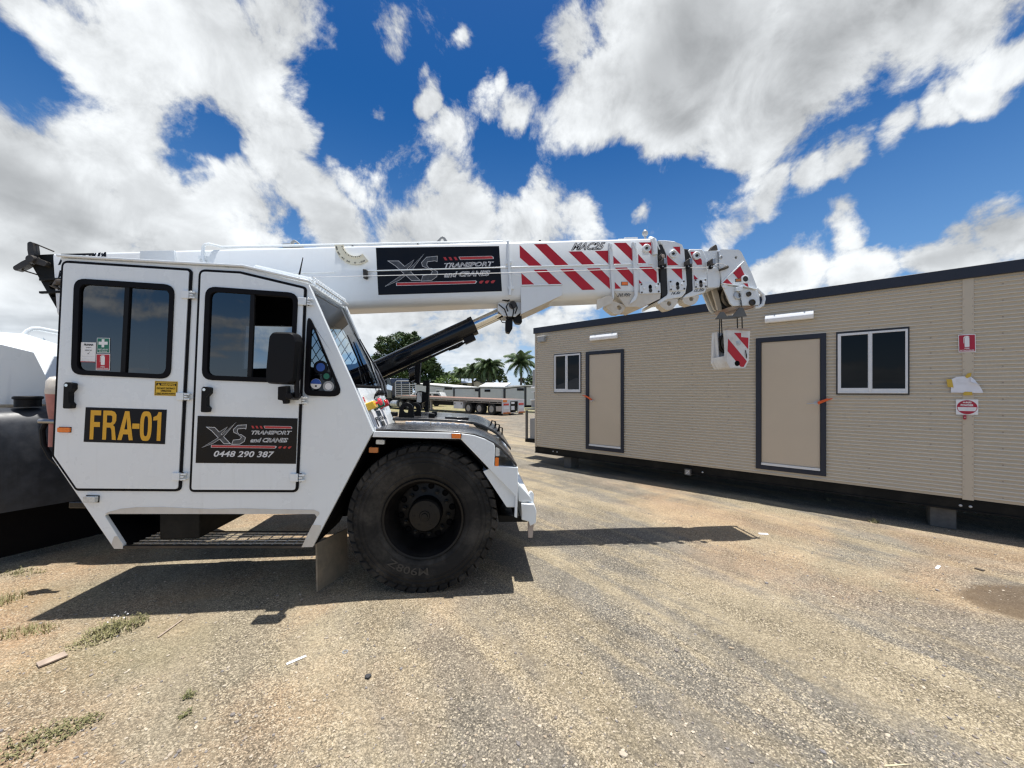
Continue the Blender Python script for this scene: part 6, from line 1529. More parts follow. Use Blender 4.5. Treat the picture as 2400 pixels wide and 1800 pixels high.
    l = MB(); q = rect(MF, zB((1416, 1326), (1468, 1328), (1468, 1380), (1416, 1376)), -.06); l.prism(MF, rl(*q), -.06, .05, 'acdark', [inset(rl(*q), .012)]); l.prism(MF, inset(rl(*q), .010), -.05, -.045, 'acgrey')
    l.tube([MF.w(q[0] + .02, -.052, q[2] + .02), MF.w(q[1] - .02, -.052, q[3] - .02)], .005, 'vwhite', 6); l.build('lifting_tube', c, .002)
    def mdoor(o, pq, hq, right):
        p = rect(MF, pq); f = MB(); f.prism(MF, rl(*o), -.032, .03, 'trim', [rl(*p)]); d = bpy.data.objects.new('door', None); COL.objects.link(d); d.parent = root
        f.build('door_frame', d, .003)
        s = MB(); zs_ = p[2] + .055; s.prism(MF, rl(p[0] + .006, p[1] - .006, zs_, p[3] - .006), -.012, .02, 'doorb'); s.build('door_leaf', d, .003)
        k = MB(); k.prism(MF, rl(p[0] + .002, p[1] - .002, p[2] + .012, zs_ - .004), -.028, .02, 'alu'); k.prism(MF, rl(p[0] + .002, p[1] - .002, p[2] + .0, p[2] + .010), -.020, .02, 'trimblk'); k.build('door_sill', d, .002)
        h = MB(); x, z = MF.p(*hq, -.03); h.prism(MF, circ(x, z, .032, 18), -.024, -.0122, 'galv'); h.cyl(MF.w(x, -.024, z), MF.w(x, -.07, z), .011, 'galv', 10)
        h.tube([MF.w(x, -.066, z), MF.w(x + (-.11 if right else .09), -.066, z - .008)], [.011, .008], 'galv', 8); h.build('door_handle', d, 0)
        return d
    mdoor(dA, zB((593, 336), (868, 320), (872, 1152), (597, 1130)), zB((612, 732))[0], False)
    mdoor(dB, zR((109, 518), (464, 492), (470, 1288), (117, 1255)), zR((440, 882))[0], True)
    def mwin(o, wq, gl, gr):
        w = MB(); f = rect(MF, wq); w.prism(MF, rl(*o), -.016, .02, 'trimblk', [rl(f[0] - .0, f[1], f[2], f[3])]); e = bpy.data.objects.new('window', None); COL.objects.link(e); e.parent = root
        w.build('window_reveal', e, .002)
        a, b = rect(MF, gl), rect(MF, gr); k = MB(); k.prism(MF, inset(rl(*f), .001), -.030, .02, 'alu', [rl(*a), rl(*b)])
        m = (a[1] + b[0]) / 2; k.prism(MF, rl(m - .012, m + .010, f[2] + .03, f[3] - .01), -.038, -.0305, 'alu'); k.prism(MF, rl(f[0] + .004, f[1] - .004, f[2] + .004, f[2] + .018), -.040, -.0305, 'alu')
        k.build('window_frame', e, .002)
        for g, y in ((a, .0), (b, -.012)):
            p = MB(); p.flat(MF, inset(rl(*g), -.004), y, 'bglass'); p.build('window_pane', e, 0, 0)
    mwin(wA, zB((297, 341), (520, 325), (521, 662), (297, 660)), zB((307, 352), (392, 347), (392, 634), (307, 630)), zB((411, 346), (512, 339), (512, 639), (411, 635)))
    mwin(wB, zR((568, 470), (988, 433), (991, 823), (572, 822)), zR((588, 479), (750, 468), (752, 791), (592, 789)), zR((776, 464), (972, 449), (976, 795), (778, 793)))
    for q in (zB((600, 172), (833, 145), (833, 195), (600, 216)), zR((134, 356), (425, 327), (427, 376), (136, 399))):
        a = rect(MF, q, -.06); m = MB(); lp = round_poly([(-.075, a[2]), (-.005, a[2]), (-.005, a[3]), (-.06, a[3]), (-.085, (a[2] + a[3]) / 2)], .02, 3)
        m.loft([[MF.w(a[0], y, z) for y, z in lp], [MF.w(a[1], y, z) for y, z in lp]], 'lightc'); wl = m.build('wall_light', root, .006)
        c2 = MB()
        for xx in (a[0] + .12, a[1] - .12): c2.box(MF, xx, xx + .02, -.07, -.01, a[3], a[3] + .006, 'galv')
        c2.build('clip', wl, 0)
    a = rect(MF, zB((156, 184), (212, 180), (212, 222), (156, 228)), -.05); m = MB(); m.box(MF, a[0], a[1], -.10, -.0, a[2], a[3], 'acgrey'); m.box(MF, a[0] - .01, a[1] + .01, -.115, .0, a[3], a[3] + .012, 'lightc'); m.build('junction_box', root, .004)
    # equipment on the far end wall: shelf frame and grey boxes
    e = MB(); zz = Z(1130, 940, 13.825)
    y = .55
    def R_(q, yy=y): return rect(MF, zz(*q), yy)
    p = R_(((1400, 300), (1450, 300), (1450, 1240), (1400, 1240))); e.prism(MF, rl(*p), y, y + .05, 'acdark'); p2 = R_(((1400, 1240), (1730, 1225), (1730, 1330), (1385, 1350))); e.prism(MF, rl(*p2), y, y + .5, 'chassis')
    p3 = R_(((1400, 250), (1740, 235), (1740, 260), (1400, 300))); e.prism(MF, rl(*p3), y - .02, y + .5, 'acdark'); p4 = R_(((1440, 335), (1720, 345), (1720, 380), (1440, 380))); e.prism(MF, rl(*p4), y, y + .05, 'acdark')
    p5 = R_(((1690, 250), (1735, 250), (1735, 1240), (1690, 1240))); e.prism(MF, rl(*p5), y + .4, y + .45, 'acdark')
    e.build('shelf_frame', root, .003)
    q = rect(MF, zz((1580, 570), (1730, 570), (1730, 1215), (1580, 1215)), y + .1); m = MB(); m.prism(MF, rl(q[0], MX0 + .01, q[2], q[3]), y + .06, y + .4, 'acgrey'); m.build('meter_box', root, .008)
    q = rect(MF, zz((1590, 15), (1700, 10), (1700, 210), (1590, 215)), y + .1); m = MB(); m.prism(MF, rl(q[0], MX0 + .01, q[2], q[3] + .05), y + .1, y + .4, 'acgrey'); m.prism(MF, [(q[0] - .02, q[3] + .02), (MX0, q[3] + .08), (MX0, q[3] + .10), (q[0] - .02, q[3] + .05)], y + .08, y + .42, 'lightc'); m.build('switch_box', root, .006)
    q = rect(MF, zT((2092, 900), (2160, 900), (2160, 1050), (2092, 1050)), y + .1); m = MB(); m.prism(MF, rl(q[0] + .02, MX0 + .01, q[2], q[3]), y + .15, y + .4, 'acgrey'); m.prism(MF, [(q[0] - .02, q[3] - .02), (MX0, q[3] + .05), (MX0, q[3] + .07), (q[0] - .02, q[3])], y + .1, y + .45, 'lightc'); m.build('switch_box', root, .006)
    q = rect(MF, zT((2100, 425), (2165, 425), (2165, 800), (2100, 800)), y + .1); m = MB(); m.prism(MF, rl(q[0], MX0 + .01, q[2], q[3]), y + .1, y + .5, 'acgrey'); m.box(MF, q[0] - .02, MX0, y + .05, y + .55, q[2] - .04, q[2], 'lightc'); m.build('air_conditioner', root, .01)
    return root, dA, dB
M['signred'] = mat('sign_red', (.42, .006, .035), .4)
M['cladtrim'] = mat('beige_corner_trim', (.545, .472, .365), .5, var=.03)
M['screw'] = mat('beige_screw', (.36, .30, .25), .5)
BLD, dA, dB = building()
# signs and papers fixed to the flat strip of the wall
def sign(name, label, cat, quad, y, m, draw, group=None, t=.004):
    lp = MF.P(quad, y); mb = MB(); mb.prism(MF, round_poly(lp, .006, 3), y, y + t, m); draw(mb, lp, y); return tag(mb.build(name, None, 0, 0), label, cat, group)
fqz = zR((1291, 471), (1395, 466), (1397, 574), (1294, 577))
sign('fire_sign', 'square red fire extinguisher sign with white cylinder symbol on beige wall strip', 'sign', fqz, -.0165, 'vwhite', lambda mb, lp, y: fire(MF, y, lp, mb, .75, 'signred'))
def powder(mb, lp, y):
    x0, x1 = lp[0][0], lp[1][0]; z1_, z0 = lp[0][1], lp[3][1]; cx, cz = (x0 + x1) / 2, (z0 + z1_) / 2; rx, rz = (x1 - x0) * .46, (z1_ - z0) * .46
    mb.flat(MF, circ(cx, cz, rx, 36, rz=rz), y - .001, 'signred')
    band = [p for p in circ(cx, cz, rx * .93, 60, rz=rz * .93) if -rz * .62 < p[1] - cz < rz * .02]; band.sort(key=lambda p: math.atan2(p[1] - (cz - rz * .3), p[0] - cx)); mb.flat(MF, band, y - .002, 'vwhite')
    T = lambda tx, a, b, c, d, m, bo: mb.text(MF, tx, (cx - rx * a, cz + rz * c), (cx + rx * a, cz + rz * c), (cx - rx * a, cz + rz * d), y - .003, m, bo)
    T('A:B(E)', .42, 0, .52, .80, 'vwhite', .04); T('POWDER', .62, 0, .14, .44, 'vwhite', .04)
    for k, wd in enumerate((.78, .72, .70, .2)): mb.flat(MF, [(cx - rx * wd, cz - rz * (.10 + k * .13)), (cx + rx * wd, cz - rz * (.10 + k * .13)), (cx + rx * wd, cz - rz * (.14 + k * .13)), (cx - rx * wd, cz - rz * (.14 + k * .13))], y - .003, 'silver')
sign('powder_sign', 'white sign with red oval reading powder, below the taped paper', 'sign', zS((268, 1236), (618, 1236), (615, 1474), (268, 1470)), -.0165, 'vwhite', powder)
def paper():
    y = -.022; root = None; mb = MB()
    lp = MF.P(zS((190, 1128), (195, 920), (270, 890), (370, 876), (498, 880), (560, 930), (640, 1030), (680, 1090), (690, 1135)), y)
    mb.prism(MF, lp, y, y + .0015, 'paper'); mb.add([MF.w(p[0], yy, p[1]) for p, yy in zip(MF.P(zS((498, 878), (565, 935), (648, 1035), (600, 1000), (488, 958)), y), (y, y - .002, y - .003, y - .03, y - .035))], [(0, 1, 2, 3, 4)], 'paper')
    rnd = random.Random(4)
    for k in range(9):
        zr = 915 + k * 10; a = MF.P(zS((265, zr), (265 + rnd.uniform(60, 200), zr + 2)), y); mb.flat(MF, [a[0], a[1], (a[1][0], a[1][1] - .0025), (a[0][0], a[0][1] - .0025)], y - .0005, 'silver')
    p = mb.build('paper', None, 0, 0); tag(p, 'torn curling white paper taped to the beige wall strip', 'paper')
    for q in (((118, 920), (205, 922), (232, 1050), (140, 1040)), ((410, 880), (450, 830), (512, 820), (500, 880), (440, 905)), ((382, 1130), (410, 1115), (520, 1118), (528, 1168), (385, 1172))):
        t = MB(); lp = MF.P(zS(*q), y - .004); t.prism(MF, lp, y - .004, y - .003, 'tape'); o = t.build('tape', p, 0, 0)
        me = o.data; off = V(p.location)
    return p
paper()
t = MB(); lp = MF.P(zS((386, 1480), (432, 1480), (432, 1546), (384, 1546)), -.03); t.prism(MF, round_poly(lp, .004, 3), -.03, -.012, 'signred'); q = MF.p(*zS((408, 1512))[0], -.031); t.prism(MF, circ(q[0], q[1], .005, 10), -.0315, -.03, 'vwhite'); tag(t.build('wall_hook', None, .002), 'small red hook on the wall strip under the powder sign', 'hook')
# orange straps that tie the door handles
def strap(label, pts, y):
    mb = MB(); p = MF.P(pts, y)
    mb.tube([MF.w(a, y, b) for a, b in p], [.022, .014, .016, .006], 'strap', 6)
    mb.tube([MF.w(a, y - .01, b + .018) for a, b in p[:3]], [.010, .009, .005], 'strap', 6)
    tag(mb.build('strap', None, 0), label, 'strap', 'straps tied to door handles')
strap('orange strap tied to the handle of the far door', zB((614, 728), (585, 708), (560, 695), (535, 686)), -.06)
strap('orange strap tied to the handle of the near door', zR((452, 882), (480, 872), (510, 860), (540, 852)), -.06)
# concrete blocks under the building
def block(label, q, y, size):
    x, z = MF.p(*q, y); mb = MB(); lp = rl(x - size / 2, x + size / 2, 0, ZBOT - .166)
    mb.prism(MF, lp, y, y + .35, 'concrete'); tag(mb.build('support_block', None, .012), label, 'block', 'blocks under the portable building')
block('grey concrete block under the far end of the beige building', zB((405, 1255))[0], .12, .20)
block('grey concrete block under the near end of the beige building', zR((1200, 1550))[0], .12, .24)

# ------------------------------------------------------------------ semi-trailer and prime mover across the yard
TF = Frame((-1.59, 29.3, 0), -44)
def rwheel(parent, name, x, y, r, w, dual=True):
    e = bpy.data.objects.new(name, None); COL.objects.link(e); e.parent = parent
    t = MB(); C0 = TF.w(x, y, r); t.lathe(C0, TF.ey, [(r * .56, .03), (r * .7, .0), (r * .93, .015), (r, .05), (r, w - .05), (r * .93, w - .01), (r * .56, w - .02)], 'rubber', 32, caps=False); t.build('tyre', e, 0, 35)
    k = MB(); k.lathe(C0, TF.ey, [(r * .57, .02), (r * .55, .012), (r * .52, .05), (r * .48, .11), (r * .30, .13), (r * .28, .03), (r * .16, .0), (0, .0)], 'rimgrey', 28); k.build('rim', e, 0, 35)
M['rimgrey'] = mat('grey_truck_rim', (.30, .29, .27), .45, metal=.4, dust=(.2, .15, .1, .5))
def tz(p, y=0): return TF.p(*zT(p)[0], y)
def uz(p, y=0): return TF.p(*zU(p)[0], y)
def trailer():
    root = thing('flatbed_trailer', 'dusty flatbed semi-trailer with three axles and empty timber deck', 'trailer', TF.w(-5, 1.2, 0))
    W = 2.4
    xr = tz((1450, 1200))[0]; zd = tz((1450, 1075))[1]; x_l = uz((740, 1200))[0]; zl = uz((760, 1180))[1]
    d = MB(); dk = [(x_l, zl - .14), (x_l, zl), (xr, zd), (xr, zd - .14)]; d.prism(TF, [(a, b) for a, b in dk], 0.03, W - .03, 'deck'); d.build('deck', root, 0)
    r = MB(); r.prism(TF, [(x_l, zl - .20), (x_l, zl - .02), (xr, zd - .02), (xr, zd - .20)], -.03, .03, 'trailer'); r.prism(TF, [(x_l, zl - .20), (x_l, zl - .02), (xr, zd - .02), (xr, zd - .20)], W - .03, W + .03, 'trailer')
    for k in range(17):
        x = x_l + (xr - x_l) * (k + .5) / 17; z = zl + (zd - zl) * (k + .5) / 17; r.box(TF, x - .03, x + .03, -.04, -.03, z - .26, z - .02, 'trailer')
    r.prism(TF, [(x_l + 1, zl - .31), (x_l + 1, zl - .28), (xr - .1, zd - .28), (xr - .1, zd - .31)], -.03, 0, 'trailer')
    r.build('side_rail', root, 0)
    c = MB()
    for y in (.75, 1.55): c.prism(TF, [(x_l + .4, zl - .55), (x_l + .4, zl - .15), (xr, zd - .15), (xr, zd - .55), (x_l + 3, zd - .55)], y, y + .1, 'chassis')
    c.build('chassis_rails', root, 0)
    for q in ((710, 1265), (945, 1280), (1208, 1290)):
        x, z = tz(q); rwheel(root, 'wheel', x, 0, .46, .5)
    for q in ((945, 1280), (1208, 1290)): rwheel(root, 'wheel', tz(q)[0], 1.9, .46, .5)
    g = MB(); q = [tz(p) for p in ((1310, 1220), (1445, 1215), (1440, 1330), (1318, 1325))]; g.prism(TF, q, .0, .45, 'trailer'); g.build('mudguard', root, 0)
    b = MB(); q = rect(TF, zT((395, 1105), (592, 1115), (590, 1272), (400, 1262))); b.box(TF, q[0], q[1], .0, .5, q[2], q[3], 'shed'); 
    for u in (.13, .83): b.box(TF, q[0] + (q[1] - q[0]) * u, q[0] + (q[1] - q[0]) * u + .08, -.03, 0, q[3] - .26, q[3] - .12, 'chassis')
    b.build('tool_box', root, .01)
    # tail: panel with lamps, striped bar, flaps
    RF = Frame(TF.w(xr, 0, 0), -44 + 90); RF.ex, RF.ey = TF.ey.copy(), -TF.ex; RF.ez = V((0, 0, 1))
    t = MB(); zt = zd; t.prism(RF, rl(0, .82, zd - 1.0, zd), -.02, .06, 'shed'); t.prism(RF, rl(1.68, W, zd - 1.0, zd), -.02, .06, 'shed'); t.prism(RF, rl(.82, 1.68, zd - .14, zd), -.02, .06, 'shed'); t.prism(RF, rl(0, W, zd - 1.06, zd - .98), -.06, .06, 'trailer'); t.prism(RF, rl(.86, 1.64, zd - .9, zd - .14), .02, .06, 'chassis')
    t.box(RF, .95, 1.3, -.01, .02, zd - .34, zd - .2, 'vwhite'); t.box(RF, .95, 1.3, -.01, .02, zd - .8, zd - .5, 'silver')
    tl = t.build('tail_panel', root, .004)
    for x in (.10, 1.75):
        k = MB(); k.box(RF, x, x + .55, -.05, -.02, zd - .44, zd - .30, 'redlens'); k.build('tail_lamp', tl, .004)
        k = MB(); k.box(RF, x, x + .55, -.045, -.02, zd - .72, zd - .5, 'silver'); k.build('number_plate', tl, 0)
        s = MB(); x0 = x - .05; s.box(RF, x0, x0 + .72, -.085, -.061, zd - 1.06, zd - .95, 'reflector')
        for j in range(5): s.prism(RF, [(x0 + j * .14 + .02, zd - 1.058), (x0 + j * .14 + .08, zd - 1.058), (x0 + j * .14 + .14, zd - .952), (x0 + j * .14 + .08, zd - .952)], -.088, -.085, 'ink')
        s.build('striped_marker', tl, 0)
        f = MB(); f.box(RF, x, x + .55, .0, .02, zd - 1.5, zd - 1.06, 'flap'); f.build('mud_flap', tl, 0)
    o = MB(); o.box(RF, .05, .45, -.045, -.02, zd - .2, zd - .03, 'reflector'); o.build('marker_plate', tl, 0)
    # headboard gate of pipe at the front
    h = MB(); ya = .0
    def U(*pts): return [TF.w(*(lambda q: (q[0], ya, q[1]))(uz(p))) for p in pts]
    h.tube(U((742, 1200), (738, 840), (775, 805), (1095, 805)), .05, 'galv', 8)
    for y in (895, 945, 1000, 1050, 1105, 1150): h.tube(U((745, y), (1255, y + 2)), .03, 'galv', 6)
    for x in (890, 1103, 1250): h.tube(U((x, 810 if x < 1200 else 860), (x + 10, 1190)), .04, 'galv', 6)
    h.build('headboard_gate', root, 0)
    l = MB()
    for y in (.4, 1.9): q = uz((1640, 1310), y); l.box(TF, q[0], q[0] + .16, y, y + .16, .1, zl - .4, 'trailer'); l.box(TF, q[0] - .1, q[0] + .26, y - .1, y + .26, .05, .1, 'trailer')
    l.build('landing_leg', root, 0)
trailer()
def prime_mover():
    x0 = uz((250, 1100))[0]; root = thing('prime_mover', 'blue truck hitched to the front of the flatbed trailer', 'truck', TF.w(x0, 1.2, 0))
    zf = uz((400, 1240))[1]; a = uz((245, 830)); b = uz((690, 800)); z_top = a[1] + .35
    c = MB(); xl = a[0] - 1.6
    dq = [uz(p) for p in ((470, 870), (640, 940), (630, 1050), (490, 1020))]
    c.prism(TF, [(xl, 1.0), (xl, z_top - .4), (xl + .5, z_top), (b[0] - 1.0, z_top), (b[0] - .6, z_top - .5), (b[0] - .6, 1.0)], .1, 2.3, 'cabblue'); cab = c.build('cab', root, .06)
    g = MB(); p = [uz(q) for q in ((248, 840), (345, 835), (345, 1110), (258, 1120))]; g.prism(TF, p, .08, .10, 'mirror'); g.build('side_window', cab, 0)
    g = MB(); g.prism(TF, dq, .07, .10, 'mirror'); g.build('side_window', cab, 0)
    p = MB(); q = [uz(s) for s in ((350, 780), (465, 790), (470, 1230), (360, 1240))]; p.prism(TF, q, -.05, .4, 'chassis'); p.build('exhaust_stack', root, .03)
    f = MB(); q = rect(TF, zU((585, 1305), (770, 1305), (765, 1490), (590, 1480)));
    for k in range(3):
        xx = q[0] + (q[1] - q[0]) * k / 3; f.cyl(TF.w(xx + .02, .35, (q[2] + q[3]) / 2), TF.w(xx + (q[1] - q[0]) / 3 - .02, .35, (q[2] + q[3]) / 2), (q[3] - q[2]) / 2, 'galv', 20)
    f.build('fuel_tank', root, 0)
    ch = MB(); ch.box(TF, xl, uz((1200, 1300))[0], .8, 1.6, .6, 1.0, 'chassis'); ch.box(TF, q[0] - 1.5, q[0] + 2.5, .3, 2.1, .7, 1.2, 'chassis'); ch.build('chassis_rails', root, 0)
    for c0 in ((865, 1420), (1062, 1430)): rwheel(root, 'wheel', uz(c0)[0], .0, .50, .5); rwheel(root, 'wheel', uz(c0)[0], 1.9, .50, .5)
    rwheel(root, 'wheel', xl + .6, .1, .50, .35)
    m = MB(); q = [uz(s) for s in ((425, 1290), (480, 1250), (590, 1250), (585, 1480), (510, 1490), (440, 1400))]; m.prism(TF, q, .0, .5, 'chassis'); m.build('mudguard', root, .02)
prime_mover()
def suv():
    F = Frame(at(1010, 930, 46) * 1.0, -8); F.O.z = 0
    root = thing('white_car', 'white car parked behind the flatbed trailer', 'car', F.w(0, .9, 0))
    def q(p, y=0): return F.p(*zU(p)[0], y)
    r_ = q((1605, 1105)); e = q((1960, 1225)); zr = r_[1]; zb = e[1]; L0 = r_[0] - 2.6; xr = e[0]
    b = MB(); b.prism(F, [(L0 - .9, .45), (L0 - .9, zb - .25), (L0 - .1, zb), (L0 + .7, zr), (q((1900, 1120))[0], zr), (xr, zb), (xr + .08, .45)], 0, 1.8, 'hiwhite'); body = b.build('body', root, .06)
    g = MB(); g.prism(F, [q((1610, 1145)), q((1660, 1145)), q((1670, 1205)), q((1610, 1205))], -.015, .0, 'bwin'); g.prism(F, [q((1718, 1145)), q((1850, 1145)), q((1915, 1215)), q((1722, 1205))], -.015, .0, 'bwin'); g.prism(F, [(L0 + .55, zb + .05), (L0 + .85, zr - .12), (r_[0] - .3, zr - .12), (r_[0] - .3, zb + .05)], -.015, 0, 'bwin'); g.build('side_window', body, 0)
    for x in (L0, xr - .8):
        w = MB(); w.lathe(F.w(x, -.02, .36), F.ey, [(0, .03), (.2, .03), (.22, 0), (.36, .02), (.36, .22), (0, .22)], 'rubber', 24); w.build('wheel', root, 0)
M['bwin'] = mat('dark_car_window', (.02, .025, .03), .08, coat=.6)
suv()

# ------------------------------------------------------------------ row of white site buildings behind the yard, house
def site_building(label, q, YL, YR, roof=.0, trims=(0, 1), window=None, board=None, depth=4.0, zbase=0.0):
    """q: traced top-left and top-right corners of the side facing the yard"""
    a, b = at(*zT(q[0])[0], YL), at(*zT(q[1])[0], YR); d = V((b.x - a.x, b.y - a.y)); yaw = math.degrees(math.atan2(d.y, d.x)); F = Frame((a.x, a.y, 0), yaw); Lx = d.length
    root = thing('site_building', label, 'building', F.w(Lx / 2, depth / 2, 0), 'white site buildings along the far side of the yard')
    m = MB(); m.prism(F, [(0, .25), (0, a.z), (Lx, b.z), (Lx, .25)], 0, depth, 'shed')
    for k in range(int(Lx / .9)): m.box(F, .05 + k * .9, .07 + k * .9, -.006, 0, .3, min(a.z, b.z) - .15, 'shed')
    m.build('wall', root, 0)
    r = MB(); r.add([F.w(-.12, -.15, a.z + .01), F.w(Lx + .12, -.15, b.z + .01), F.w(Lx + .12, depth + .15, b.z + .01 + roof), F.w(-.12, depth + .15, a.z + .01 + roof),
                     F.w(-.12, -.15, a.z + .13), F.w(Lx + .12, -.15, b.z + .13), F.w(Lx + .12, depth + .15, b.z + .13 + roof), F.w(-.12, depth + .15, a.z + .13 + roof)],
                    [(3, 2, 1, 0), (4, 5, 6, 7), (0, 1, 5, 4), (1, 2, 6, 5), (2, 3, 7, 6), (3, 0, 4, 7)], 'shedroof'); r.build('roof', root, 0)
    t = MB()
    for k in trims: x = Lx * k; z = a.z + (b.z - a.z) * k; t.box(F, x - .09, x + .09, -.03, -.007, .2, z, 'trimblk')
    t.prism(F, [(0, a.z - .10), (0, a.z - .01), (Lx, b.z - .01), (Lx, b.z - .10)], -.025, -.007, 'trimblk'); t.build('corner_trim', root, 0)
    s = MB(); s.box(F, 0, Lx, .2, depth - .2, 0.02, .25, 'chassis'); s.build('skid_base', root, 0)
    if window:
        w = MB(); w0, w1, z0, z1_ = window; w.prism(F, rl(Lx * w0, Lx * w1, z0, z1_), -.05, -.007, 'shedroof', [rl(Lx * w0 + .12, Lx * (w0 + w1) / 2, z0 + .1, z1_ - .2)]); w.prism(F, rl(Lx * w0 + .12, Lx * (w0 + w1) / 2, z0 + .1, z1_ - .2), -.02, -.007, 'bwin'); w.build('window', root, 0)
    if board:
        u0, u1, dz = board; w = MB(); zt = a.z + (b.z - a.z) * u0 - dz; w.prism(F, rl(Lx * u0, Lx * u1, zt - .28, zt), -.04, -.026, 'ink'); w.build('name_board', root, 0)
    return F
site_building('white site building with a small awning window behind the trailer gate', ((-420, 735), (400, 815)), 56, 50, 0, (1,), (.56, .75, 1.2, 2.1), (.78, .97, .12))
site_building('white site building with a plain pale side, second along the row', ((412, 822), (850, 826)), 49.5, 48, 0, (0,), None, None)
site_building('narrow white end of a site building with a dark board at its top', ((852, 828), (948, 826)), 47.9, 47.5, 0, (1,), None, (.1, .9, .12), 2.5)
site_building('grey white site building with a white overhanging roof in the middle of the row', ((962, 812), (1490, 815)), 47, 46.5, .55, (0, 1), None, (.2, .44, .25))
site_building('white site building with a sloping top edge at the right end of the row', ((1510, 826), (1940, 785)), 46, 43.5, 0, (0, 1), None, (.62, .95, .15))
site_building('white site building partly hidden behind the beige building', ((1955, 785), (2700, 800)), 43.4, 46, 0, (0,), None, None)
def house():
    F = Frame((at(*zT((480, 800))[0], 70).x, 70, 0), 0); root = thing('house', 'low house with pale blue roof and cream gable behind the site buildings', 'house', F.w(4, 3, 0))
    def q(p, y=0): return F.p(*zT(p)[0], y)
    b = MB(); z = q((500, 712))[1]; g = [q((700, 800)), q((790, 700)), q((905, 668)), q((1000, 715)), q((1040, 800))]
    b.prism(F, [(q((135, 0))[0], 0), (q((135, 0))[0], z), (q((790, 0))[0], z), (q((790, 0))[0], 0)], .5, 7, 'housewall'); x0, x1 = q((790, 0))[0], q((1040, 0))[0]
    b.prism(F, [(x0, 0), (x0, z), (q((905, 0))[0], q((905, 672))[1]), (x1, z - .2), (x1, 0)], .3, 7, 'housewall'); b.build('wall', root, 0)
    r = MB(); zt = q((840, 655))[1]
    r.add([F.w(q((100, 0))[0], 0, z), F.w(q((790, 0))[0], 0, z), F.w(q((850, 0))[0], 3.5, zt + .4), F.w(q((130, 0))[0], 3.5, zt + .4), F.w(q((850, 0))[0], 7.2, z), F.w(q((130, 0))[0], 7.2, z)], [(0, 1, 2, 3), (3, 2, 4, 5)], 'houseroof')
    A, B_, C_ = q((780, 712)), q((905, 664)), q((1050, 720)); r.add([F.w(A[0], .1, A[1]), F.w(B_[0], .1, B_[1]), F.w(C_[0], .1, C_[1]), F.w(A[0], 7, A[1]), F.w(B_[0], 7, B_[1]), F.w(C_[0], 7, C_[1])], [(0, 1, 4, 3), (1, 2, 5, 4)], 'trimblk')
    r.build('roof', root, 0)
    for p in (((595, 735), (692, 740), (690, 800), (600, 800)), ((805, 735), (838, 735), (838, 800), (805, 800))):
        w = MB(); w.prism(F, F.P([zT(s)[0] for s in p], .25), .22, .5, 'bwin'); w.build('window', root, 0)
house()
# ------------------------------------------------------------------ trees and palms
def leaf_cloud(mb, c, r, n, size, m, rnd, squash=(1, 1, .75), hollow=.55):
    for _ in range(n):
        d = V((rnd.gauss(0, 1), rnd.gauss(0, 1), rnd.gauss(0, 1))).normalized(); rr = r * (hollow + (1 - hollow) * rnd.random() ** .6) * rnd.uniform(.85, 1.1)
        p = V(c) + V((d.x * squash[0], d.y * squash[1], d.z * squash[2])) * rr
        s = size * rnd.uniform(.55, 1.3); a = V((rnd.gauss(0, 1), rnd.gauss(0, 1), rnd.gauss(0, .6))).normalized(); b = a.cross(d + V((0, 0, .3))).normalized()
        mb.add([p - a * s, p + b * s * .5 - a * s * .2, p + a * s, p - b * s * .5 + a * s * .2], [(0, 1, 2, 3)], m)
def tree(name, label, base, H, lobes, rnd, leaf=.22, dens=420, m='leafd', group=None, trunk=.25):
    root = thing(name, label, 'tree', base, group); B = V(base)
    t = MB(); t.tube([B, B + V((.1, 0, H * .22)), B + V((-.1, .1, H * .45))], [trunk, trunk * .8, trunk * .6], 'bark', 10)
    f = MB()
    for lx, ly, lz, lr in lobes:
        c = B + V((lx, ly, lz)); t.tube([B + V((-.05, .05, H * .34)), B + V((lx * .5, ly * .5, (H * .4 + lz) / 2)), c], [trunk * .5, trunk * .3, trunk * .1], 'bark', 6)
        leaf_cloud(f, c, lr, int(dens * lr * lr), leaf, m, rnd)
        for k in range(5):
            d = V((rnd.gauss(0, 1), rnd.gauss(0, 1), rnd.gauss(0, .8))).normalized() * lr * .85; leaf_cloud(f, c + d, lr * .38, int(dens * lr * lr * .12), leaf, m, rnd, hollow=.2)
    t.build('trunk', root, 0); f.build('crown', root, 0, 0); return root
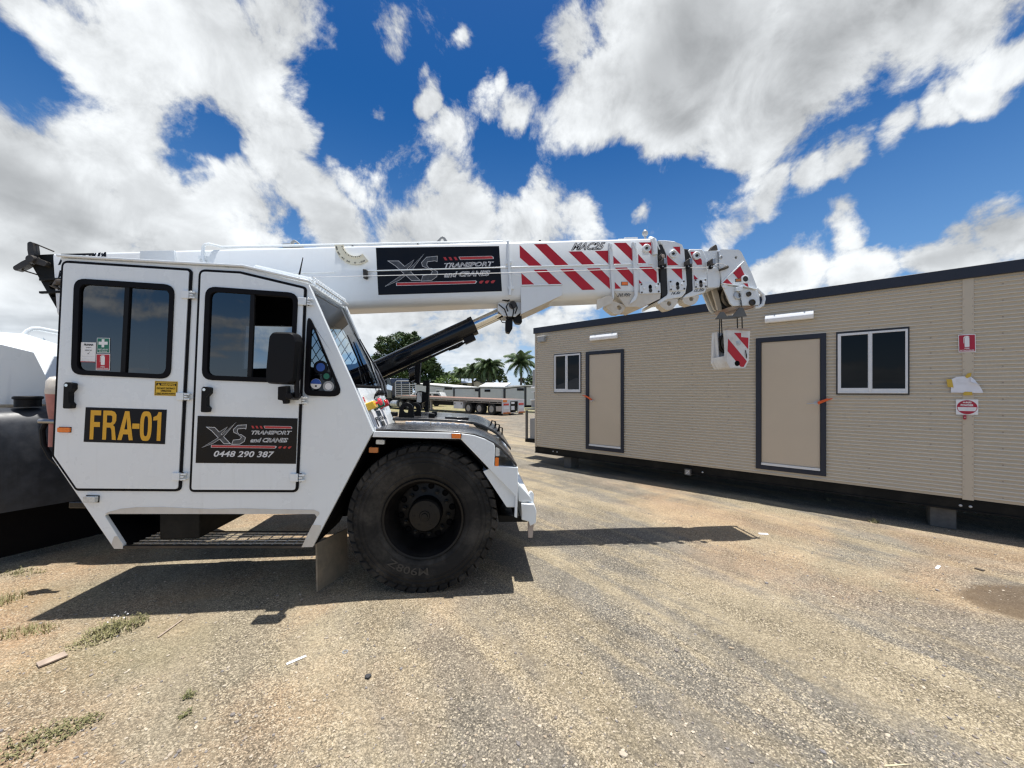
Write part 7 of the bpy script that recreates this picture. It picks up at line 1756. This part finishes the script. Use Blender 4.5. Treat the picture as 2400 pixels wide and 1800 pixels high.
def palm(label, base, H, R0, rnd, nf=22, group=None, droop=1.0, trunk=.17):
    root = thing('palm_tree', label, 'palm', base, group); B = V(base); top = B + V((.1, 0, H))
    t = MB(); t.tube([B, B + V((.12, 0, H * .4)), B + V((.16, 0, H * .75)), top], [trunk * 1.25, trunk, trunk * .9, trunk * .8], 'bark', 10)
    for k in range(12):
        z = H * (.06 + .075 * k); t.lathe(B + V((.13 * min(1, z / H * 2.2), 0, z)), V((0, 0, 1)), [(trunk * 1.0, 0), (trunk * 1.05, .03), (trunk * 1.0, .06)], 'bark', 10)
    t.build('trunk', root, 0)
    f = MB()
    for i in range(nf):
        az = 2.4 * i + rnd.uniform(-.2, .2); el = R(82 - 118 * (i / nf) + rnd.uniform(-8, 8)); L_ = R0 * rnd.uniform(.85, 1.15); u = V((math.cos(az), math.sin(az), 0))
        pts = []; p = top.copy(); e = el
        for s in range(13):
            pts.append(p.copy()); p = p + (u * math.cos(e) + V((0, 0, 1)) * math.sin(e)) * (L_ / 12); e -= R(6.5 * droop) * (1 + s * .06)
        f.tube(pts[::3], [.03, .022, .014, .008, .004][:len(pts[::3])], 'leafp', 4, False)
        side = u.cross(V((0, 0, 1)))
        for s in range(2, 38):
            tt = s / 38; k = tt * 12; i0 = min(int(k), 11); q = pts[i0].lerp(pts[i0 + 1], k - i0); d = (pts[i0 + 1] - pts[i0]).normalized()
            ll = L_ * .30 * math.sin(math.pi * min(1, .12 + tt * .9)) ** .6 * rnd.uniform(.8, 1.1); w = .028 * R0 / 2.6 * 1.5
            for sg in (-1, 1):
                o = (side * sg * .80 + d * .55 + V((0, 0, -.42 * droop - .3 * rnd.random()))).normalized(); e_ = q + o * ll; wv = d * w
                f.add([q - wv, q + wv, q + o * ll * .6 + wv * .8 + V((0, 0, -.02)), e_ + V((0, 0, -ll * .22))], [(0, 1, 2, 3)], 'leafp')
    f.build('crown', root, 0, 0); return root
rnd = random.Random(11)
def gpos(px, Y): return V(((px - CX) / FPX * Y, Y, 0))
# broad dark tree behind the lift cylinder: lobes traced from its outline
def lobes_from(px0, Y, items):
    out = []
    for (px, py, rp) in items: out.append(((px - px0) / FPX * Y, rnd.uniform(-1.2, 1.2), 1.82 - (py - HY) / FPX * Y, rp / FPX * Y))
    return out
Yt = 62
tree('broad_tree', 'broad dense dark green tree rising behind the black lift cylinder', gpos(960, Yt), 10.5, lobes_from(960, Yt, [(905, 812, 26), (930, 800, 26), (958, 802, 24), (982, 812, 22), (900, 840, 26), (940, 838, 34), (985, 845, 30), (1010, 862, 24), (1022, 885, 20), (890, 870, 26), (930, 880, 34), (975, 885, 32), (1008, 898, 22), (1028, 902, 14), (1020, 870, 20), (1000, 850, 24), (960, 790, 18)]), rnd, .22, 300, 'leafd', None, .5)
tree('bushy_tree', 'mid green bushy tree in front of the house roof', gpos(1050, 60), 4, lobes_from(1050, 60, [(1040, 892, 12), (1055, 888, 12), (1068, 893, 12), (1050, 900, 14), (1030, 898, 10)]), rnd, .2, 220, 'leafm', 'bushes behind the site buildings', .15)
tree('bushy_tree', 'dark bushy tree between the broad tree and the leafy palm', gpos(1095, 78), 6, lobes_from(1095, 78, [(1050, 890, 14), (1062, 884, 15), (1076, 880, 16), (1090, 879, 15), (1102, 876, 16), (1114, 884, 15), (1124, 890, 14), (1040, 893, 13)]), rnd, .24, 260, 'leafd', 'bushes behind the site buildings', .2)
tree('bushy_tree', 'dark low tree right of the tall palm trunk', gpos(1240, 60), 4, lobes_from(1240, 60, [(1232, 893, 10), (1244, 887, 11), (1256, 895, 12), (1240, 900, 10), (1222, 890, 7)]), rnd, .2, 220, 'leafd', 'bushes behind the site buildings', .15)
for px, py, Y, R0, lab, dr in ((1045, 878, 75, 1.3, 'small palm with a tuft of fronds right of the broad tree', 1.0), (1077, 872, 70, 2.0, 'small arching palm over the house roof', 1.1), (1106, 868, 64, 2.3, 'short palm just left of the leafy palm clump', 1.0)):
    palm(lab, gpos(px, Y), 1.82 + (HY - py) / FPX * Y, R0, rnd, 16, 'palms behind the site buildings', dr)
palm('dense leafy palm clump with long drooping fronds in the middle of the tree line', gpos(1145, 56), 1.82 + (HY - 862) / FPX * 56, 2.75, rnd, 46, 'palms behind the site buildings', 1.05, .3)
tree('bushy_tree', 'dense dark bush under the leafy palm clump', gpos(1146, 57), 4, lobes_from(1146, 57, [(1125, 876, 17), (1145, 864, 22), (1166, 878, 18), (1145, 886, 20), (1178, 890, 13)]), rnd, .22, 200, 'leafd', 'bushes behind the site buildings', .2)
palm('tall slender palm beside the corner of the beige building', gpos(1219, 52), 1.82 + (HY - 850) / FPX * 52, 2.75, rnd, 24, 'palms behind the site buildings', .95, .16)
# more of the tree line to both sides, out of the photograph
for i, (px, Y, s) in enumerate(((-400, 80, 1.2), (100, 88, 1.0), (520, 82, 1.1), (760, 90, .9), (1480, 70, .9), (1900, 76, 1.1), (2500, 70, 1.2))):
    tree('broad_tree', 'leafy tree of the far tree line hidden behind the crane and the beige building', gpos(px, Y), 8 * s, [(0, 0, 6 * s, 2.6 * s), (2 * s, .3, 5 * s, 2.0 * s), (-2.1 * s, .2, 4.8 * s, 2.1 * s)], rnd, .4, 45, 'leafd', 'trees of the far tree line', .3)
# ------------------------------------------------------------------ ground clutter
M['strawm'] = mat('dry_straw', (.55, .48, .32), .8)
def weed(label, c, r, h, n, m, rnd, flowers=0, ex=(1, 1), rot=0., blade=False):
    mb = MB(); C0 = V(c); cr, sr = math.cos(rot), math.sin(rot)
    for _ in range(n):
        a, q = rnd.random() * 6.28, r * rnd.random() ** .6; x, y = q * math.cos(a) * ex[0], q * math.sin(a) * ex[1]; p = C0 + V((x * cr - y * sr, x * sr + y * cr, 0))
        hh = h * rnd.uniform(.4, 1.1) * (1.1 - .25 * q / r); lean = V((rnd.gauss(0, .5), rnd.gauss(0, .5), 1)).normalized(); tip = p + lean * hh; s = V((lean.y, -lean.x, 0)); s = s.normalized() if s.length > .01 else V((1, 0, 0)); w = .003
        mb.add([p - s * w, p + s * w, tip], [(0, 1, 2)], m)
        if not blade:
            if rnd.random() < .35: mb.f[-1:] = mb.f[-1:]; mb.m[-1] = mb.mi('strawm')
            for k in range(3):
                o = p.lerp(tip, rnd.uniform(.3, 1)); d = V((rnd.gauss(0, 1), rnd.gauss(0, 1), rnd.uniform(-.2, .5))).normalized(); e = d.cross(V((0, 0, 1))); l = rnd.uniform(.006, .016)
                mb.add([o, o + d * l * .5 + e * l * .35, o + d * l, o + d * l * .5 - e * l * .35], [(0, 1, 2, 3)], m)
    for _ in range(flowers):
        p = C0 + V((rnd.gauss(0, r * .2), rnd.gauss(0, r * .2) + r * .2, h * 1.2)); mb.tube([p - V((0, 0, h)), p], .0012, m, 4)
        for k in range(6):
            d = V((rnd.gauss(0, 1), rnd.gauss(0, 1), rnd.gauss(0, 1))).normalized() * .008; mb.add([p + d, p + d.cross(V((0, 0, 1))) * .8, p - d * .5], [(0, 1, 2)], 'vwhite')
    return tag(mb.build('weed', None, 0, 0), label, 'weed', 'weeds in the dirt')
zG = Z(0, 1250, 3.0157); zD = Z(1700, 1150, 2.5529)
def G(p): return ground(*zG(p)[0])
rn = random.Random(21)
q = G((820, 680)); weed('largest green weed patch, with small white flowers, in the dirt below the rear door', q, .15, .07, 380, 'weed', rn, 7, (1.2, .8), R(35))
q = G((650, 770)); weed('thin trailing weed below the largest weed patch', q, .12, .035, 80, 'weed', rn, 0, (1.2, .7), R(25))
q = G((190, 700)); weed('blue green grass tuft left of the largest weed patch', q, .15, .07, 170, 'grassb', rn, 0, (1.3, .7), 0, True) if False else weed('fine grass tuft left of the largest weed patch', q, .15, .06, 240, 'weed', rn, 0, (1.3, .6), R(10), True)
q = G((20, 490)); weed('bright grass tuft at the left edge by the dark shadow', q, .12, .09, 160, 'weed', rn, 0, (.8, 1.4), 0, True)
q = G((150, 280)); weed('low weed by the shadow of the rear chassis', q, .18, .04, 110, 'weed', rn, 0, (1.3, .5), 0)
q = G((1335, 1150)); weed('lone small weed in the grey gravel', q, .035, .035, 30, 'weed', rn)
q = G((200, 1500)); weed('straggling weed in the bottom left corner', q, .14, .04, 150, 'weed', rn, 0, (1.4, .9), R(40))
q = G((430, 1400)); weed('thin weed mat up from the bottom left corner', q, .12, .035, 80, 'weed', rn, 0, (1.4, .8), R(35))
q = G((600, 1340)); weed('small weed right of the thin weed mat', q, .05, .03, 40, 'weed', rn)
q = G((1310, 1280)); weed('tiny pale weed below the lone small weed', q, .03, .02, 22, 'weed', rn)
q = ground(*zD((890, 190))[0]); weed('small leafy weed in front of the beige building', q, .06, .07, 60, 'weed', rn)
q = ground(*zD((620, 60))[0]); weed('tiny weed in the shadow strip of the beige building', q, .04, .06, 25, 'weed', rn)
def plank(name, label, cat, a, b, w, t, m, z0=.0, taper=1., grp=None):
    a, b = V(a), V(b); d = (b - a); L_ = d.length; F = Frame(a, math.degrees(math.atan2(d.y, d.x))); mb = MB()
    lp = [(0, -w / 2), (L_ * .3, -w / 2 * 1.04), (L_, -w / 2 * taper), (L_ * .985, w * .1), (L_, w / 2 * taper), (L_ * .5, w / 2), (.01 * L_, w / 2 * .95)]
    vs = [F.w(x, y, z0 + .003) for x, y in lp] + [F.w(x, y, z0 + t) for x, y in lp]; n = len(lp)
    mb.add(vs, [tuple(range(n))[::-1], tuple(range(n, 2 * n))] + [(i, (i + 1) % n, n + (i + 1) % n, n + i) for i in range(n)], m); return tag(mb.build(name, None, .002), label, cat, grp)
plank('wood_offcut', 'flat weathered wood offcut lying on the dirt at lower left', 'wood', G((262, 945)), G((470, 862)), .075, .014, 'wood', .004)
plank('stick', 'thin weathered stick right of the largest weed patch', 'stick', G((1115, 742)), G((1290, 615)), .012, .010, 'wood', 0, .7)
plank('stick', 'thin pale twig near the tip of the cab shadow', 'stick', G((360, 632)), G((445, 588)), .006, .006, 'wood', 0, .6)
plank('plastic_strip', 'short white plastic strip on the gravel', 'strip', ground(671, 1558), ground(718, 1538), .022, .006, 'vwhite')
plank('straw', 'long pale straw on the gravel, right of centre', 'straw', ground(*zD((370, 546))[0]), ground(*zD((520, 626))[0]), .006, .004, 'strawm', 0, .6) if False else None
plank('straw', 'long pale straw on the gravel, right of centre', 'straw', ground(*zD((370, 546))[0]), ground(*zD((520, 626))[0]), .006, .004, 'strawm', 0, .6)
plank('straw', 'pale curved straw at the bottom edge of the yard', 'straw', ground(*zD((950, 1650))[0]), ground(*zD((1100, 1640))[0]), .008, .004, 'strawm', 0, .6)
plank('paper_scrap', 'pale paper scrap at the tip of the boom shadow', 'litter', ground(*zD((200, 258))[0]), ground(*zD((255, 260))[0]), .05, .004, 'paper')
plank('paper_scrap', 'tiny white scrap in front of the damp patch', 'litter', ground(*zD((1262, 468))[0]), ground(*zD((1280, 450))[0]), .025, .004, 'paper')
plank('bark_chip', 'dark bark chip near the damp patch', 'litter', ground(*zD((1495, 466))[0]), ground(*zD((1548, 482))[0]), .04, .012, 'bark')
w = MB(); c = ground(809, 1529); w.lathe(c, V((0, 0, 1)), [(.020, .0), (.020, .006), (.011, .006), (.011, 0)], 'galv', 20, True); tag(w.build('washer', None, 0), 'round pale washer on the gravel right of the white strip', 'washer')
w = MB(); c = ground(862, 1588)
rk = random.Random(8); bm = bmesh.new(); bmesh.ops.create_icosphere(bm, subdivisions=2, radius=.021)
for v in bm.verts: v.co = v.co * rk.uniform(.75, 1.15); v.co.z *= .55
M['asph'] = mat('dark_rock', (.05, .05, .052), .85, bmp=.4, bscale=60)
w.add([c + v.co + V((0, 0, .008)) for v in bm.verts], [tuple(v.index for v in f.verts) for f in bm.faces], 'asph'); bm.free()
tag(w.build('rock', None, 0, 0), 'small dark rock on the gravel below the washer', 'rock')
